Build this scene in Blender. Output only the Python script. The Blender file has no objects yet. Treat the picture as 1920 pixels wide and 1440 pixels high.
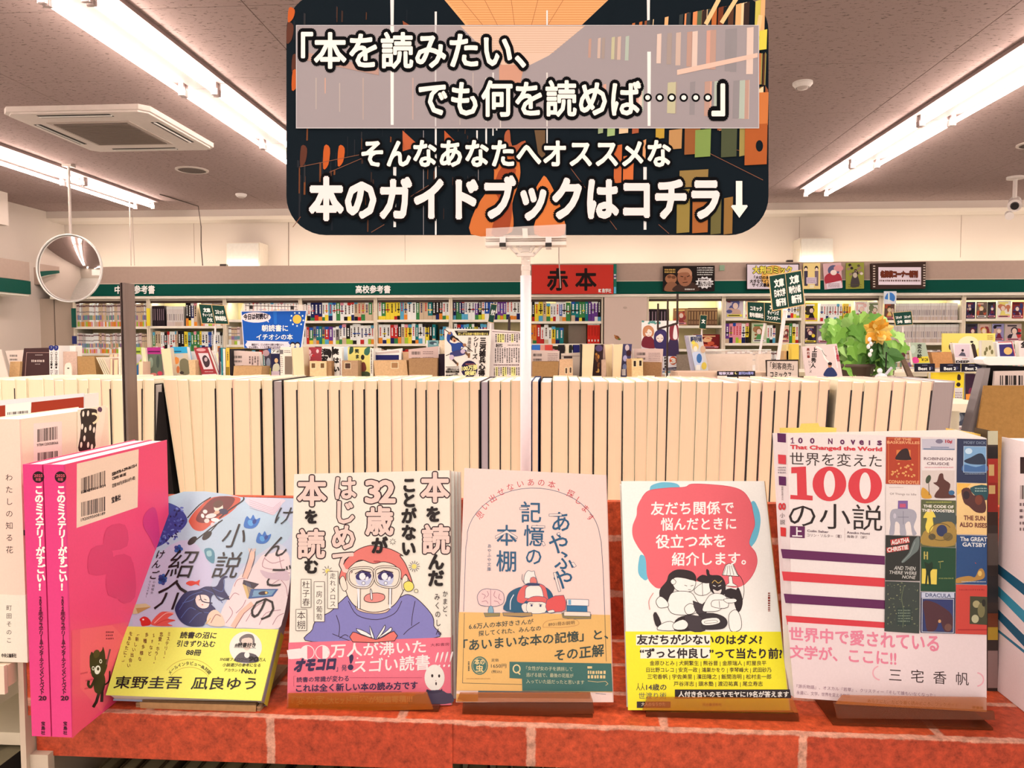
import bpy, math, random
import numpy as np
from mathutils import Vector, Matrix
random.seed(7)
scn = bpy.context.scene
COL = scn.collection
CH = 1.45                      # camera height above the floor
FPX = 1400.0                   # focal length in pixels of the 1920 wide frame
YAW, PIT = math.radians(3.68), math.radians(2.944)

# ------------------------------------------------------------ camera
FWD = np.array([-math.sin(YAW)*math.cos(PIT), math.cos(YAW)*math.cos(PIT), -math.sin(PIT)])
RGT = np.array([math.cos(YAW), math.sin(YAW), 0.0])
UPV = np.cross(RGT, FWD)
cam = bpy.data.cameras.new('camera'); cam.sensor_width = 36.0; cam.lens = 36.0*FPX/1920.0
cam.clip_start = 0.02; cam.clip_end = 60
camo = bpy.data.objects.new('camera', cam); COL.objects.link(camo)
camo.matrix_world = Matrix(((RGT[0],UPV[0],-FWD[0],0),(RGT[1],UPV[1],-FWD[1],0),(RGT[2],UPV[2],-FWD[2],CH),(0,0,0,1)))
scn.camera = camo
# ------------------------------------------------------------ world, exposure
w = bpy.data.worlds.new('world'); scn.world = w; w.use_nodes = True
w.node_tree.nodes['Background'].inputs[0].default_value = (1.0, .82, .72, 1)
w.node_tree.nodes['Background'].inputs[1].default_value = 0.12
scn.view_settings.view_transform = 'Standard'; scn.view_settings.look = 'None'
scn.view_settings.gamma = 1.0; scn.view_settings.use_curve_mapping = False
scn.view_settings.exposure = 0.7
LAMP = (1.0, .79, .66)         # colour of the shop's fluorescent light
TUBE_POWER = 25.0
COVE_POWER = 2.8
CASE_POWER = 1.7
TINT = (1.0, .84, .74); KEY = 1.12   # used to turn colours seen under that light into surface colours

def area(name, loc, sx, sy, power, col=LAMP, rot=(0,0,0)):
    l = bpy.data.lights.new(name, 'AREA'); l.shape = 'RECTANGLE'; l.size = sx; l.size_y = sy
    l.energy = power; l.color = col
    o = bpy.data.objects.new(name, l); o.location = loc; o.rotation_euler = rot; COL.objects.link(o); return o
# the shop's ceiling rows go on behind the photographer
for x in (-3.75, -1.8, .15, 2.1, 4.0):
    area('ceiling_row_light', (x, -2.6, 2.86), .3, 4.2, 33)
for x in (-.9, 1.2):
    area('overhead_fill_light', (x, .9, 2.86), .3, 2.6, 24)  # added fill lamps over the near books, not one of the shop's rows
area('front_fill_light', (.4, -4.7, 1.7), 6.0, 1.8, 16, (1.0,.84,.74), (math.radians(90),0,0))  # added unseen fill for upright faces, no window stands there

# ------------------------------------------------------------ geometry helpers
def lin(c):
    c = c/255.0
    return c/12.92 if c <= .04045 else ((c+.055)/1.055)**2.4
def C(r, g, b):
    return tuple(min(.93, max(.003, lin(v)/(t*KEY))) for v, t in zip((r,g,b), TINT))
def ray(px, py):
    return RGT*(px-960)/FPX + UPV*(720-py)/FPX + FWD
CAM = np.array([0,0,CH])
def at(px, py, Y):
    d = ray(px, py); return CAM + d*(Y/d[1])
def atz(px, py, z):
    d = ray(px, py); return CAM + d*((z-CH)/d[2])
def V(*a): return np.array(a, float)

class B:
    """collects faces of one mesh, a colour for each"""
    def __init__(s): s.v = []; s.f = []; s.c = []
    def add(s, vs, fs, col):
        n = len(s.v); s.v += [tuple(float(q) for q in p) for p in vs]
        for f in fs: s.f.append([n+i for i in f]); s.c.append(col)
    def box(s, x0,x1,y0,y1,z0,z1, col, top=None, front=None):
        n = len(s.v)
        s.v += [(x0,y0,z0),(x1,y0,z0),(x1,y1,z0),(x0,y1,z0),(x0,y0,z1),(x1,y0,z1),(x1,y1,z1),(x0,y1,z1)]
        for f, c in (((0,3,2,1),col),((4,5,6,7),top or col),((0,1,5,4),front or col),((1,2,6,5),col),((2,3,7,6),col),((3,0,4,7),col)):
            s.f.append([n+i for i in f]); s.c.append(c)
    def slab(s, q, nv, col, side=None):
        """quad q (4 points) with thickness vector nv"""
        q = [np.array(p,float) for p in q]; r = [p+nv for p in q]; n = len(s.v); k = len(q)
        s.v += [tuple(p) for p in q+r]
        s.f.append([n+i for i in range(k)]); s.c.append(col)
        s.f.append([n+2*k-1-i for i in range(k)]); s.c.append(col)
        for i in range(k):
            j = (i+1)%k; s.f.append([n+i, n+k+i, n+k+j, n+j]); s.c.append(side or col)
    def tube(s, path, r, col, n=8, caps=True):
        path = [np.array(p,float) for p in path]; rings = []
        for i, p in enumerate(path):
            d = path[min(i+1,len(path)-1)] - path[max(i-1,0)]; d = d/np.linalg.norm(d)
            a = np.cross(d, V(0,0,1) if abs(d[2])<.9 else V(1,0,0)); a /= np.linalg.norm(a); b = np.cross(d,a)
            rr = r[i] if isinstance(r,(list,tuple)) else r
            rings.append([p + a*math.cos(2*math.pi*k/n)*rr + b*math.sin(2*math.pi*k/n)*rr for k in range(n)])
        base = len(s.v)
        for R_ in rings: s.v += [tuple(p) for p in R_]
        for i in range(len(rings)-1):
            for k in range(n):
                a = base+i*n+k; b = base+i*n+(k+1)%n; s.f.append([a,b,b+n,a+n]); s.c.append(col)
        if caps:
            s.f.append([base+k for k in range(n)][::-1]); s.c.append(col)
            s.f.append([base+(len(rings)-1)*n+k for k in range(n)]); s.c.append(col)
    def lathe(s, c, prof, col, n=24, axis=2):
        base = len(s.v)
        for (r,h) in prof:
            for k in range(n):
                a = 2*math.pi*k/n; p = [r*math.cos(a), r*math.sin(a), h]
                if axis == 1: p = [p[0], h, p[1]]
                s.v.append((c[0]+p[0], c[1]+p[1], c[2]+p[2]))
        for i in range(len(prof)-1):
            for k in range(n):
                a = base+i*n+k; b = base+i*n+(k+1)%n; s.f.append([a,b,b+n,a+n]); s.c.append(col)
    def ell(s, c, r, col, n=10, m=7):
        base = len(s.v)
        for i in range(m+1):
            t = math.pi*i/m
            for k in range(n):
                a = 2*math.pi*k/n
                s.v.append((c[0]+r[0]*math.sin(t)*math.cos(a), c[1]+r[1]*math.sin(t)*math.sin(a), c[2]+r[2]*math.cos(t)))
        for i in range(m):
            for k in range(n):
                a = base+i*n+k; b = base+i*n+(k+1)%n; s.f.append([a,a+n,b+n,b]); s.c.append(col)

def new_mesh(name, b, mat, origin=(0,0,0), smooth=False):
    me = bpy.data.meshes.new(name)
    o = np.array(origin, float)
    vv = np.array(b.v, float).reshape(-1,3) - o
    me.from_pydata(vv.tolist(), [], b.f)
    at_ = me.color_attributes.new('Col', 'FLOAT_COLOR', 'CORNER')
    cols = np.array([tuple(c)+(1.0,) for f, c in zip(b.f, b.c) for _ in f], dtype=np.float32).ravel()
    at_.data.foreach_set('color', cols)
    me.materials.append(mat)
    if smooth: me.polygons.foreach_set('use_smooth', [True]*len(me.polygons))
    return me
def tag(o, label=None, cat=None, group=None, kind=None):
    if label: o['label'] = label
    if cat: o['category'] = cat
    if group: o['group'] = group
    if kind: o['kind'] = kind
    return o
def wloc(o):
    l = np.array(o.location[:])
    while o.parent: o = o.parent; l = l + np.array(o.location[:])
    return l
def part(name, b, mat, parent=None, smooth=False, label=None, cat=None, group=None, kind=None, origin=None):
    """links builder b (world coordinates) as one mesh object"""
    if parent is not None:
        og = wloc(parent)
    elif origin is not None: og = np.array(origin, float)
    else:
        a = np.array(b.v); og = V((a[:,0].min()+a[:,0].max())/2, (a[:,1].min()+a[:,1].max())/2, a[:,2].min())
    o = bpy.data.objects.new(name, new_mesh(name, b, mat, og, smooth)); COL.objects.link(o)
    if parent is not None: o.parent = parent
    else: o.location = og
    return tag(o, label, cat, group, kind)
def thing(name, label, cat, loc, group=None):
    o = bpy.data.objects.new(name, None); COL.objects.link(o); o.location = [float(x) for x in loc]
    o.empty_display_size = .02
    return tag(o, label, cat, group)

# ------------------------------------------------------------ materials (all procedural)
def mat(name, col=None, rough=.6, metal=0., spec=.3, vcol=False, alpha=1., trans=0., emit=None, ior=1.45):
    m = bpy.data.materials.new(name); m.use_nodes = True
    nt = m.node_tree; p = nt.nodes['Principled BSDF']
    p.inputs['Roughness'].default_value = rough; p.inputs['Metallic'].default_value = metal
    p.inputs['Specular IOR Level'].default_value = spec; p.inputs['IOR'].default_value = ior
    p.inputs['Alpha'].default_value = alpha; p.inputs['Transmission Weight'].default_value = trans
    if col: p.inputs['Base Color'].default_value = tuple(col)+(1,)
    if emit: p.inputs['Emission Color'].default_value = tuple(emit[0])+(1,); p.inputs['Emission Strength'].default_value = emit[1]
    if vcol:
        a = nt.nodes.new('ShaderNodeVertexColor'); a.layer_name = 'Col'
        nt.links.new(a.outputs[0], p.inputs['Base Color'])
    return m
def N(m, t, **kw):
    n = m.node_tree.nodes.new(t)
    for k, v in kw.items(): setattr(n, k, v)
    return n
def L(m, a, b): m.node_tree.links.new(a, b)
def grain(m, scale, amt, bump=0., stretch=(1,1,1), bscale=None):
    """multiplies the colour by noise and adds relief"""
    p = m.node_tree.nodes['Principled BSDF']
    tc = N(m,'ShaderNodeTexCoord'); mp = N(m,'ShaderNodeMapping'); mp.inputs['Scale'].default_value = stretch
    L(m, tc.outputs['Object'], mp.inputs[0])
    nz = N(m,'ShaderNodeTexNoise'); nz.inputs['Scale'].default_value = scale; nz.inputs['Detail'].default_value = 4
    L(m, mp.outputs[0], nz.inputs['Vector'])
    mr = N(m,'ShaderNodeMapRange'); mr.inputs['From Min'].default_value = .3; mr.inputs['From Max'].default_value = .7
    mr.inputs['To Min'].default_value = 1-amt; mr.inputs['To Max'].default_value = 1.0
    L(m, nz.outputs['Fac'], mr.inputs['Value'])
    mx = N(m,'ShaderNodeVectorMath', operation='SCALE'); L(m, mr.outputs[0], mx.inputs['Scale'])
    bc = p.inputs['Base Color']
    if bc.is_linked: L(m, bc.links[0].from_socket, mx.inputs[0])
    else: mx.inputs[0].default_value = bc.default_value[:3]
    L(m, mx.outputs[0], bc)
    if bump:
        bp = N(m,'ShaderNodeBump'); bp.inputs['Strength'].default_value = bump; bp.inputs['Distance'].default_value = .002
        L(m, nz.outputs['Fac'], bp.inputs['Height']); L(m, bp.outputs[0], p.inputs['Normal'])
    return m
M_print = grain(mat('printed_paper', vcol=True, rough=.55, spec=.25), 900, .06)
M_gloss = grain(mat('laminated_cover', vcol=True, rough=.32, spec=.35), 600, .04)
M_matte = mat('matte_print', vcol=True, rough=.8, spec=.04)
M_far = mat('far_print', vcol=True, rough=.6, spec=.2)
M_page = grain(mat('page_edges', vcol=True, rough=.8, spec=.1), 60, .06, .12, (60,60,.6))
M_pageh = grain(mat('page_edges_lying', vcol=True, rough=.8, spec=.1), 60, .06, .12, (.6,60,60))
M_card = grain(mat('cardboard', vcol=True, rough=.85, spec=.1), 220, .16, .2)
M_plas = grain(mat('plastic', vcol=True, rough=.35, spec=.4), 200, .03)
M_paint = grain(mat('painted_metal', vcol=True, rough=.5, spec=.3), 30, .06)
M_steel = grain(mat('steel', vcol=True, rough=.4, metal=.6), 80, .15, 0, (1,1,.1))
M_wall = grain(mat('wallpaper', vcol=True, rough=.85, spec=.15), 300, .07, .25)
M_wood = grain(mat('wood', vcol=True, rough=.55), 30, .22, .1, (1,1,8))
M_leaf = grain(mat('leaf', vcol=True, rough=.45, spec=.35), 60, .25, .1)
M_acryl = mat('clear_acrylic', (.92,.9,.9), rough=.04, trans=.0, alpha=.28, spec=.9)
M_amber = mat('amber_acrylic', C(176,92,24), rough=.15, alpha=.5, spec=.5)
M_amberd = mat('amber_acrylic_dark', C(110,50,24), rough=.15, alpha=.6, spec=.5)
M_mirror = mat('mirror', (.75,.72,.70), rough=.03, metal=1.)
M_tube = mat('lit_tube', (1,1,1), emit=((1.0,.80,.68), TUBE_POWER))
M_black = grain(mat('black_plastic', C(24,20,20), rough=.4), 100, .1)
# ceiling board: rock wool with short dark flecks
def ceiling_material():
    m = mat('ceiling_board', C(196,172,160), rough=.95, spec=.05); p = m.node_tree.nodes['Principled BSDF']
    g = N(m,'ShaderNodeNewGeometry'); mp = N(m,'ShaderNodeMapping'); mp.inputs['Scale'].default_value = (26,75,1)
    L(m, g.outputs['Position'], mp.inputs[0])
    n = N(m,'ShaderNodeTexNoise'); n.inputs['Scale'].default_value = 1.0; n.inputs['Detail'].default_value = 3; n.inputs['Roughness'].default_value = .7
    L(m, mp.outputs[0], n.inputs['Vector'])
    r = N(m,'ShaderNodeMapRange'); r.inputs['From Min'].default_value = .35; r.inputs['From Max'].default_value = .42
    r.inputs['To Min'].default_value = .42; r.inputs['To Max'].default_value = 1
    L(m, n.outputs['Fac'], r.inputs['Value'])
    s = N(m,'ShaderNodeVectorMath', operation='SCALE'); s.inputs[0].default_value = C(172,142,132); L(m, r.outputs[0], s.inputs['Scale'])
    L(m, s.outputs[0], p.inputs['Base Color'])
    b = N(m,'ShaderNodeBump'); b.inputs['Strength'].default_value = .5; b.inputs['Distance'].default_value = .003
    L(m, r.outputs[0], b.inputs['Height']); L(m, b.outputs[0], p.inputs['Normal'])
    return m
M_ceil = ceiling_material()
def brick_material():
    m = mat('printed_brick_paper', rough=.45, spec=.35); p = m.node_tree.nodes['Principled BSDF']
    tc = N(m,'ShaderNodeTexCoord')
    sp = N(m,'ShaderNodeSeparateXYZ'); L(m, tc.outputs['Object'], sp.inputs[0])
    ad = N(m,'ShaderNodeMath', operation='ADD'); L(m, sp.outputs['Y'], ad.inputs[0]); L(m, sp.outputs['Z'], ad.inputs[1])
    cb = N(m,'ShaderNodeCombineXYZ'); L(m, sp.outputs['X'], cb.inputs[0]); L(m, ad.outputs[0], cb.inputs[1])
    nz = N(m,'ShaderNodeTexNoise'); nz.inputs['Scale'].default_value = 70; nz.inputs['Detail'].default_value = 6; nz.inputs['Roughness'].default_value = .7
    L(m, tc.outputs['Object'], nz.inputs['Vector'])
    va = N(m,'ShaderNodeVectorMath', operation='SCALE'); va.inputs['Scale'].default_value = .006; L(m, nz.outputs['Color'], va.inputs[0])
    vb = N(m,'ShaderNodeVectorMath', operation='ADD'); L(m, cb.outputs[0], vb.inputs[0]); L(m, va.outputs[0], vb.inputs[1])
    mp = N(m,'ShaderNodeMapping'); mp.inputs['Location'].default_value = (.124,-.001,0); L(m, vb.outputs[0], mp.inputs[0])
    br = N(m,'ShaderNodeTexBrick'); br.inputs['Scale'].default_value = 1.0
    br.inputs['Brick Width'].default_value = .21; br.inputs['Row Height'].default_value = .058; br.inputs['Mortar Size'].default_value = .0042
    br.inputs['Mortar Smooth'].default_value = .4; br.offset = .5
    br.inputs['Color1'].default_value = C(206,84,46)+(1,); br.inputs['Color2'].default_value = C(186,66,38)+(1,)
    br.inputs['Mortar'].default_value = C(216,150,124)+(1,)
    L(m, mp.outputs[0], br.inputs['Vector'])
    n2 = N(m,'ShaderNodeTexNoise'); n2.inputs['Scale'].default_value = 160; n2.inputs['Detail'].default_value = 5; n2.inputs['Roughness'].default_value = .75
    L(m, tc.outputs['Object'], n2.inputs['Vector'])
    r = N(m,'ShaderNodeMapRange'); r.inputs['From Min'].default_value = .3; r.inputs['From Max'].default_value = .72
    r.inputs['To Min'].default_value = .45; r.inputs['To Max'].default_value = 1.3; L(m, n2.outputs['Fac'], r.inputs['Value'])
    s = N(m,'ShaderNodeVectorMath', operation='SCALE'); L(m, br.outputs['Color'], s.inputs[0]); L(m, r.outputs[0], s.inputs['Scale'])
    L(m, s.outputs[0], p.inputs['Base Color'])
    return m
M_brick = brick_material()

# ------------------------------------------------------------ glyphs and print
_tc = bpy.data.curves.new('type', 'FONT'); _tc.size = 1; _tc.resolution_u = 2
_to = bpy.data.objects.new('type', _tc); COL.objects.link(_to)
_cache = {}
def glyph(s, wgt=0.):
    k = (s, wgt)
    if k not in _cache:
        _tc.body = s; _tc.offset = wgt; bpy.context.view_layer.update()
        dg = bpy.context.evaluated_depsgraph_get()
        me = bpy.data.meshes.new_from_object(_to.evaluated_get(dg))
        _cache[k] = ([(v.co.x, v.co.y) for v in me.vertices], [list(p.vertices) for p in me.polygons])
        bpy.data.meshes.remove(me)
    return _cache[k]
ROT = 'ー…〜―-'
def spline(pts, closed=True, n=5):
    P = [np.array(p, float) for p in pts]; k = len(P); out = []
    rng = range(k) if closed else range(k-1)
    for i in rng:
        p0 = P[(i-1)%k] if closed or i>0 else P[0]; p1 = P[i]; p2 = P[(i+1)%k] if closed else P[i+1]
        p3 = P[(i+2)%k] if closed or i+2<k else P[-1]
        for j in range(n):
            t = j/n
            out.append(.5*((2*p1)+(-p0+p2)*t+(2*p0-5*p1+4*p2-p3)*t*t+(-p0+3*p1-3*p2+p3)*t**3))
    if not closed: out.append(P[-1])
    return out

class Canvas:
    """flat print lying on a plane; shapes are given in picture units of the surface (ox, oy, scale)"""
    def __init__(s, origin, normal, step=6e-6, m=(0,0,1), lift=0.):
        s.o = np.array(origin,float); s.n = np.array(normal,float); s.n /= np.linalg.norm(s.n)
        if s.n @ (CAM - s.o) < 0: s.n = -s.n
        s.step = step; s.z = lift + step; s.m = m; s.b = B()
    def P(s, x, y, lift=None):
        px, py = s.m[0]+x/s.m[2], s.m[1]+y/s.m[2]
        d = ray(px, py); t = ((s.o-CAM) @ s.n)/(d @ s.n)
        return CAM + d*t + s.n*(s.z if lift is None else lift)
    def up(s, k=1): s.z += s.step*k
    def poly(s, pts, col, up=True):
        n = len(s.b.v)
        s.b.v += s.PA(pts).tolist(); s.b.f.append(list(range(n, n+len(pts)))); s.b.c.append(col)
        if up: s.up()
    def rect(s, x0,y0,x1,y1, col, up=True): s.poly([(x0,y0),(x1,y0),(x1,y1),(x0,y1)], col, up)
    def blob(s, pts, col, n=4, up=True): s.poly(spline(pts, True, n), col, up)
    def ell(s, cx,cy,rx,ry, col, a=0, n=18, up=True):
        a = math.radians(a); ca, sa = math.cos(a), math.sin(a)
        s.poly([(cx+rx*math.cos(t)*ca-ry*math.sin(t)*sa, cy+rx*math.cos(t)*sa+ry*math.sin(t)*ca) for t in [2*math.pi*i/n for i in range(n)]], col, up)
    def line(s, pts, wd, col, up=True, closed=False):
        P = [np.array(p,float) for p in pts]
        if closed: P.append(P[0]); 
        n = len(P); Lf = []; Rt = []
        for i in range(n):
            a = P[i]-P[i-1] if i>0 else (P[1]-P[0] if not closed else P[0]-P[-2]); b = P[i+1]-P[i] if i<n-1 else (a if not closed else P[1]-P[0])
            a = a/(np.linalg.norm(a)+1e-9); b = b/(np.linalg.norm(b)+1e-9); t = a+b; l = np.linalg.norm(t)
            t = t/l if l>.3 else b
            nn = np.array([-t[1], t[0]]); k = 1/max(.5, abs(nn @ np.array([-b[1], b[0]])))
            Lf.append(P[i]+nn*wd/2*k); Rt.append(P[i]-nn*wd/2*k)
        m = len(s.b.v)
        for p, q in zip(Lf, Rt): s.b.v += [tuple(s.P(*p)), tuple(s.P(*q))]
        for i in range(n-1): s.b.f.append([m+2*i, m+2*i+2, m+2*i+3, m+2*i+1]); s.b.c.append(col)
        if up: s.up()
    def curve(s, pts, wd, col, closed=False, n=4): s.line(spline(pts, closed, n), wd, col, closed=closed)
    def ring(s, cx,cy,rx,ry,wd,col,a0=0,a1=360,n=24):
        s.line([(cx+rx*math.cos(math.radians(a0+(a1-a0)*i/n)), cy+ry*math.sin(math.radians(a0+(a1-a0)*i/n))) for i in range(n+1)], wd, col)
    def PA(s, A):
        A = np.asarray(A, float); px = s.m[0]+A[:,0]/s.m[2]; py = s.m[1]+A[:,1]/s.m[2]
        d = RGT[None]*((px-960)/FPX)[:,None] + UPV[None]*((720-py)/FPX)[:,None] + FWD[None]
        t = ((s.o-CAM) @ s.n)/(d @ s.n)
        return CAM[None] + d*t[:,None] + s.n[None]*s.z
    def put(s, g, fn, col, w=0.):
        vs, fs = g; a = np.array(vs, float).reshape(-1,2)
        if not len(a): return
        k = 0 if w <= 0 else (4 if w < .026 else 8 if w < .06 else 16)
        for j in range(-1, k):
            dx, dy = (0,0) if j < 0 else (w*math.cos(2*math.pi*j/k+.4), w*math.sin(2*math.pi*j/k+.4))
            if j < 0 and k == 16: continue
            x, y = fn(a[:,0]+dx, a[:,1]+dy); s.z += s.step
            n = len(s.b.v); s.b.v += s.PA(np.stack([x+0*a[:,0], y+0*a[:,0]], 1)).tolist()
            for f in fs: s.b.f.append([n+i for i in f]); s.b.c.append(col)
    def textq(s, t, q, col, w=0., fit=False, out=None):
        """text in a quad: top left, top right, bottom right, bottom left"""
        q = [np.array(p,float) for p in q]
        g0 = glyph(t, 0.); xs = [v[0] for v in g0[0]]; ys = [v[1] for v in g0[0]]
        if not xs: return
        x0, x1 = (0., 1.) if len(t) == 1 and ord(t) > 0x2000 and not fit else (min(xs), max(xs)); y0, y1 = (min(ys), max(ys)) if fit else (-.10, .86)
        def fn(x, y):
            u = (x-x0)/(x1-x0); v = (y-y0)/(y1-y0)
            return tuple((q[3][k]*(1-u)+q[2][k]*u)*(1-v) + (q[0][k]*(1-u)+q[1][k]*u)*v for k in (0,1))
        z_ = s.z
        if out: s.put(g0, fn, out[0], out[1]); s.up()
        s.put(g0, fn, col, w); s.z = z_ + s.step
    def text(s, t, x0,y0,x1,y1, col, w=0., slope=0., shear=0., **k):
        """box of the text; slope = rise over the whole width, shear = top shifted right"""
        s.textq(t, [(x0+shear,y0),(x1+shear,y0+slope),(x1,y1+slope),(x0,y1)], col, w, **k)
    def vtext(s, t, x0,y0,x1,y1, size, col, w=0., out=None, wf=1., shear=0.):
        """column of characters from (x0,y0) to (x1,y1), centre line"""
        chars = list(t); n = len(chars); a = V(x0,y0); b = V(x1,y1); st = (b-a)/n
        sz = size; z_ = s.z
        for i, ch in enumerate(chars):
            if ch in ' 　': continue
            c = a + st*(i+.5)
            def fn(x, y, ch=ch, c=c):
                x, y = x-.5, y-.38
                if ch in ROT: x, y = y, -x
                if ch in '、。': x, y = x+.55, y+.5
                if ch in '「': x, y = -y, -x
                if ch in '」': x, y = -y, -x
                if ord(ch) < 128: x = x+.22
                return (c[0]+x*sz*wf + y*shear*sz, c[1]-y*sz)
            if out: s.z = z_; s.put(glyph(ch), fn, out[0], out[1])
        if out: s.up()
        zt_ = s.z
        for i, ch in enumerate(chars):
            if ch in ' 　': continue
            c = a + st*(i+.5)
            def fn(x, y, ch=ch, c=c):
                x, y = x-.5, y-.38
                if ch in ROT: x, y = y, -x
                if ch in '、。': x, y = x+.55, y+.5
                if ch in '「」': x, y = -y, -x
                if ord(ch) < 128: x = x+.22
                return (c[0]+x*sz*wf + y*shear*sz, c[1]-y*sz)
            s.z = zt_; s.put(glyph(ch), fn, col, w)
        s.z = z_ + s.step
    def bars(s, x0,y0,x1,y1, col, seed=1, slope=0):
        r = random.Random(seed); x = x0; k = (x1-x0)/60
        while x < x1-k:
            wd = k*r.choice((1,1,2,3)); dy = slope*(x-x0)/(x1-x0)
            s.poly([(x,y0+dy),(min(x+wd,x1),y0+dy),(min(x+wd,x1),y1+dy),(x,y1+dy)], col, False); x += wd + k*r.choice((1,1,2))
        s.up()
    def dashes(s, x0,y0,x1,y1, rows, col, seed=1, fill=.5, up=True):
        """small print too fine to read: rows of tiny marks"""
        r = random.Random(seed); h = (y1-y0)/rows
        for i in range(rows):
            x = x0; yy = y0+h*i+h*.25
            while x < x1-h*.2:
                wd = h*r.uniform(.25,.55); s.rect(x, yy+h*r.uniform(0,.1), min(x+wd,x1), yy+h*fill, col, False); x += wd + h*r.uniform(.12,.3)
        if up: s.up()
    def vdashes(s, x0,y0,x1,y1, cols, col, seed=1):
        r = random.Random(seed); h = (x1-x0)/cols
        for i in range(cols):
            y = y0+r.uniform(0,h*.4); xx = x0+h*i+h*.22; ye = y1-r.choice((0,0,.15,.3))*(y1-y0)
            while y < ye:
                wd = h*r.uniform(.25,.6); s.rect(xx, y, xx+h*.55, min(y+wd,ye), col, False); y += wd + h*r.uniform(.15,.3)
        s.up()
    def done(s, name, parent, material=None, **k):
        if not s.b.f: return None
        carriers = {'band_print':('paper_band',), 'spine_print':('spine',)}.get(name, ('front_cover','board','front_flap','sheet','frame','body','cover'))
        hit = [c for c in parent.children if c.name.split('.')[0] in carriers] if parent.type == 'EMPTY' else []
        if name != 'spine_print' and name != 'band_print' and name.endswith('print') or name in ('lettering','band_print','spine_print'):
            if hit: parent = hit[-1 if name == 'band_print' else 0]     # printing is a piece of the part it lies on
        return part(name, s.b, material or M_print, parent, **k)

def wplane(Y): return (V(0,Y,CH), V(0,-1,0))

# ------------------------------------------------------------ the room
XL, XR, YB, YF, ZC = -5.75, 6.6, 8.4, -4.9, 2.95
def struct(name, b, m, **k): return part(name, b, m, kind='structure', **k)
WALLC = C(226,202,184)
b = B(); b.box(XL-.1,XR+.1,YF-.1,YB+.1,-.1,0, C(214,200,186)); struct('floor', b, grain(mat('floor_vinyl', vcol=True, rough=.35), 6, .12))
b = B(); b.box(XL-.1,XR+.1,YB,YB+.1,0,ZC+.1, WALLC)
wb = struct('wall_back', b, M_wall)
for X in (-4.2, -1.75, 2.6, 4.3):       # joints of the wallpaper
    b = B(); b.box(X-.002,X+.002,YB-.003,YB,2.4,ZC, C(176,150,134)); part('joint', b, M_wall, wb)
b = B(); b.box(XL-.1,XL,YF,YB,0,ZC+.1, WALLC); struct('wall_left', b, M_wall)
b = B(); b.box(XR,XR+.1,YF,YB,0,ZC+.1, WALLC); struct('wall_right', b, M_wall)
b = B(); b.box(XL,XR,YF-.1,YF,0,ZC+.1, WALLC); struct('wall_front', b, M_wall)
b = B(); b.box(XL-.1,XR+.1,YF-.1,YB+.1,ZC+.012,ZC+.1, C(120,96,86))
ceil = struct('ceiling', b, M_wall)
xs = [XL]+[-4.79,-3.09,-1.39,.31,2.0,3.7,5.4]+[XR]; ys = [YF]+[3.30+.865*i for i in range(-9,6)]+[YB-.3]
for i in range(len(xs)-1):
    for j in range(len(ys)-1):
        b = B(); g = .0022; b.box(xs[i]+g, xs[i+1]-g, ys[j]+g, ys[j+1]-g, ZC, ZC+.012, C(200,178,166))
        part('ceiling_panel', b, M_ceil, ceil)
b = B(); b.slab([(XL,YB-.3,ZC),(XL,YB-.3,ZC-.075),(XL,YB-.22,ZC-.1),(XL,YB,ZC-.1),(XL,YB,ZC)], V(XR-XL,0,0), C(232,208,190))
struct('trim_1', b, M_wall)
# column boxes in the left corner
b = B(); b.box(XL,XL+.32,6.6,7.1,ZC-.32,ZC, WALLC); struct('trim_2', b, M_wall)

# ------------------------------------------------------------ ceiling fixtures
def fixture_row(xin, sgn, y_end, n, label, pitch=1.14, zt=.07):
    """a row of bare twin tube battens, one thing per batten"""
    for i in range(n):
        y1 = y_end - pitch*i; y0 = y1 - pitch + .005
        t = thing('twin_tube_light', label % ('at the far end' if i == 0 else '%s from the far end' % ORD(i+1)), 'ceiling light', (xin+sgn*.15, (y0+y1)/2, ZC-.1), 'bare twin tube ceiling lights')
        b = B(); x0, x1 = sorted((xin, xin+sgn*.30)); b.box(x0,x1,y0,y1,ZC-.022,ZC-.0005, C(160,130,122))
        b.slab([(xin+sgn*.07,y0,ZC-.022),(xin+sgn*.23,y0,ZC-.022),(xin+sgn*.19,y0,ZC-.05),(xin+sgn*.11,y0,ZC-.05)], V(0,y1-y0,0), C(170,138,130))
        part('housing', b, M_paint, t)
        for k in (.055, .245):
            xt = xin+sgn*k
            b = B(); b.tube([(xt,y0+.03,ZC-zt),(xt,y1-.03,ZC-zt)], .0145, (1,1,1), 10); part('tube', b, M_tube, t, smooth=True)
            for yy in (y0+.015, y1-.015):
                b = B(); b.box(xt-.014,xt+.014,yy-.012,yy+.012,ZC-zt-.02,ZC-.02, C(206,180,170)); b.box(xt-.019,xt+.019,yy-.007,yy+.007,ZC-zt-.022,ZC-zt+.016, C(190,164,156)); part('socket', b, M_plas, t)
def ORD(n): return '%d%s' % (n, 'th' if 10<=n%100<=20 else {1:'st',2:'nd',3:'rd'}.get(n%10,'th'))
fixture_row(-1.89, -1, 7.6, 7, 'bare twin tube light, row left of the banner, %s')
fixture_row(2.26, 1, 7.33, 6, 'bare twin tube light, row right of the banner, %s')
fixture_row(-4.14, -1, 7.55, 6, 'bare twin tube light, row beyond the air conditioner, %s')
fixture_row(5.15, 1, 7.55, 5, 'bare twin tube light, row by the right wall, %s')

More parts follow.
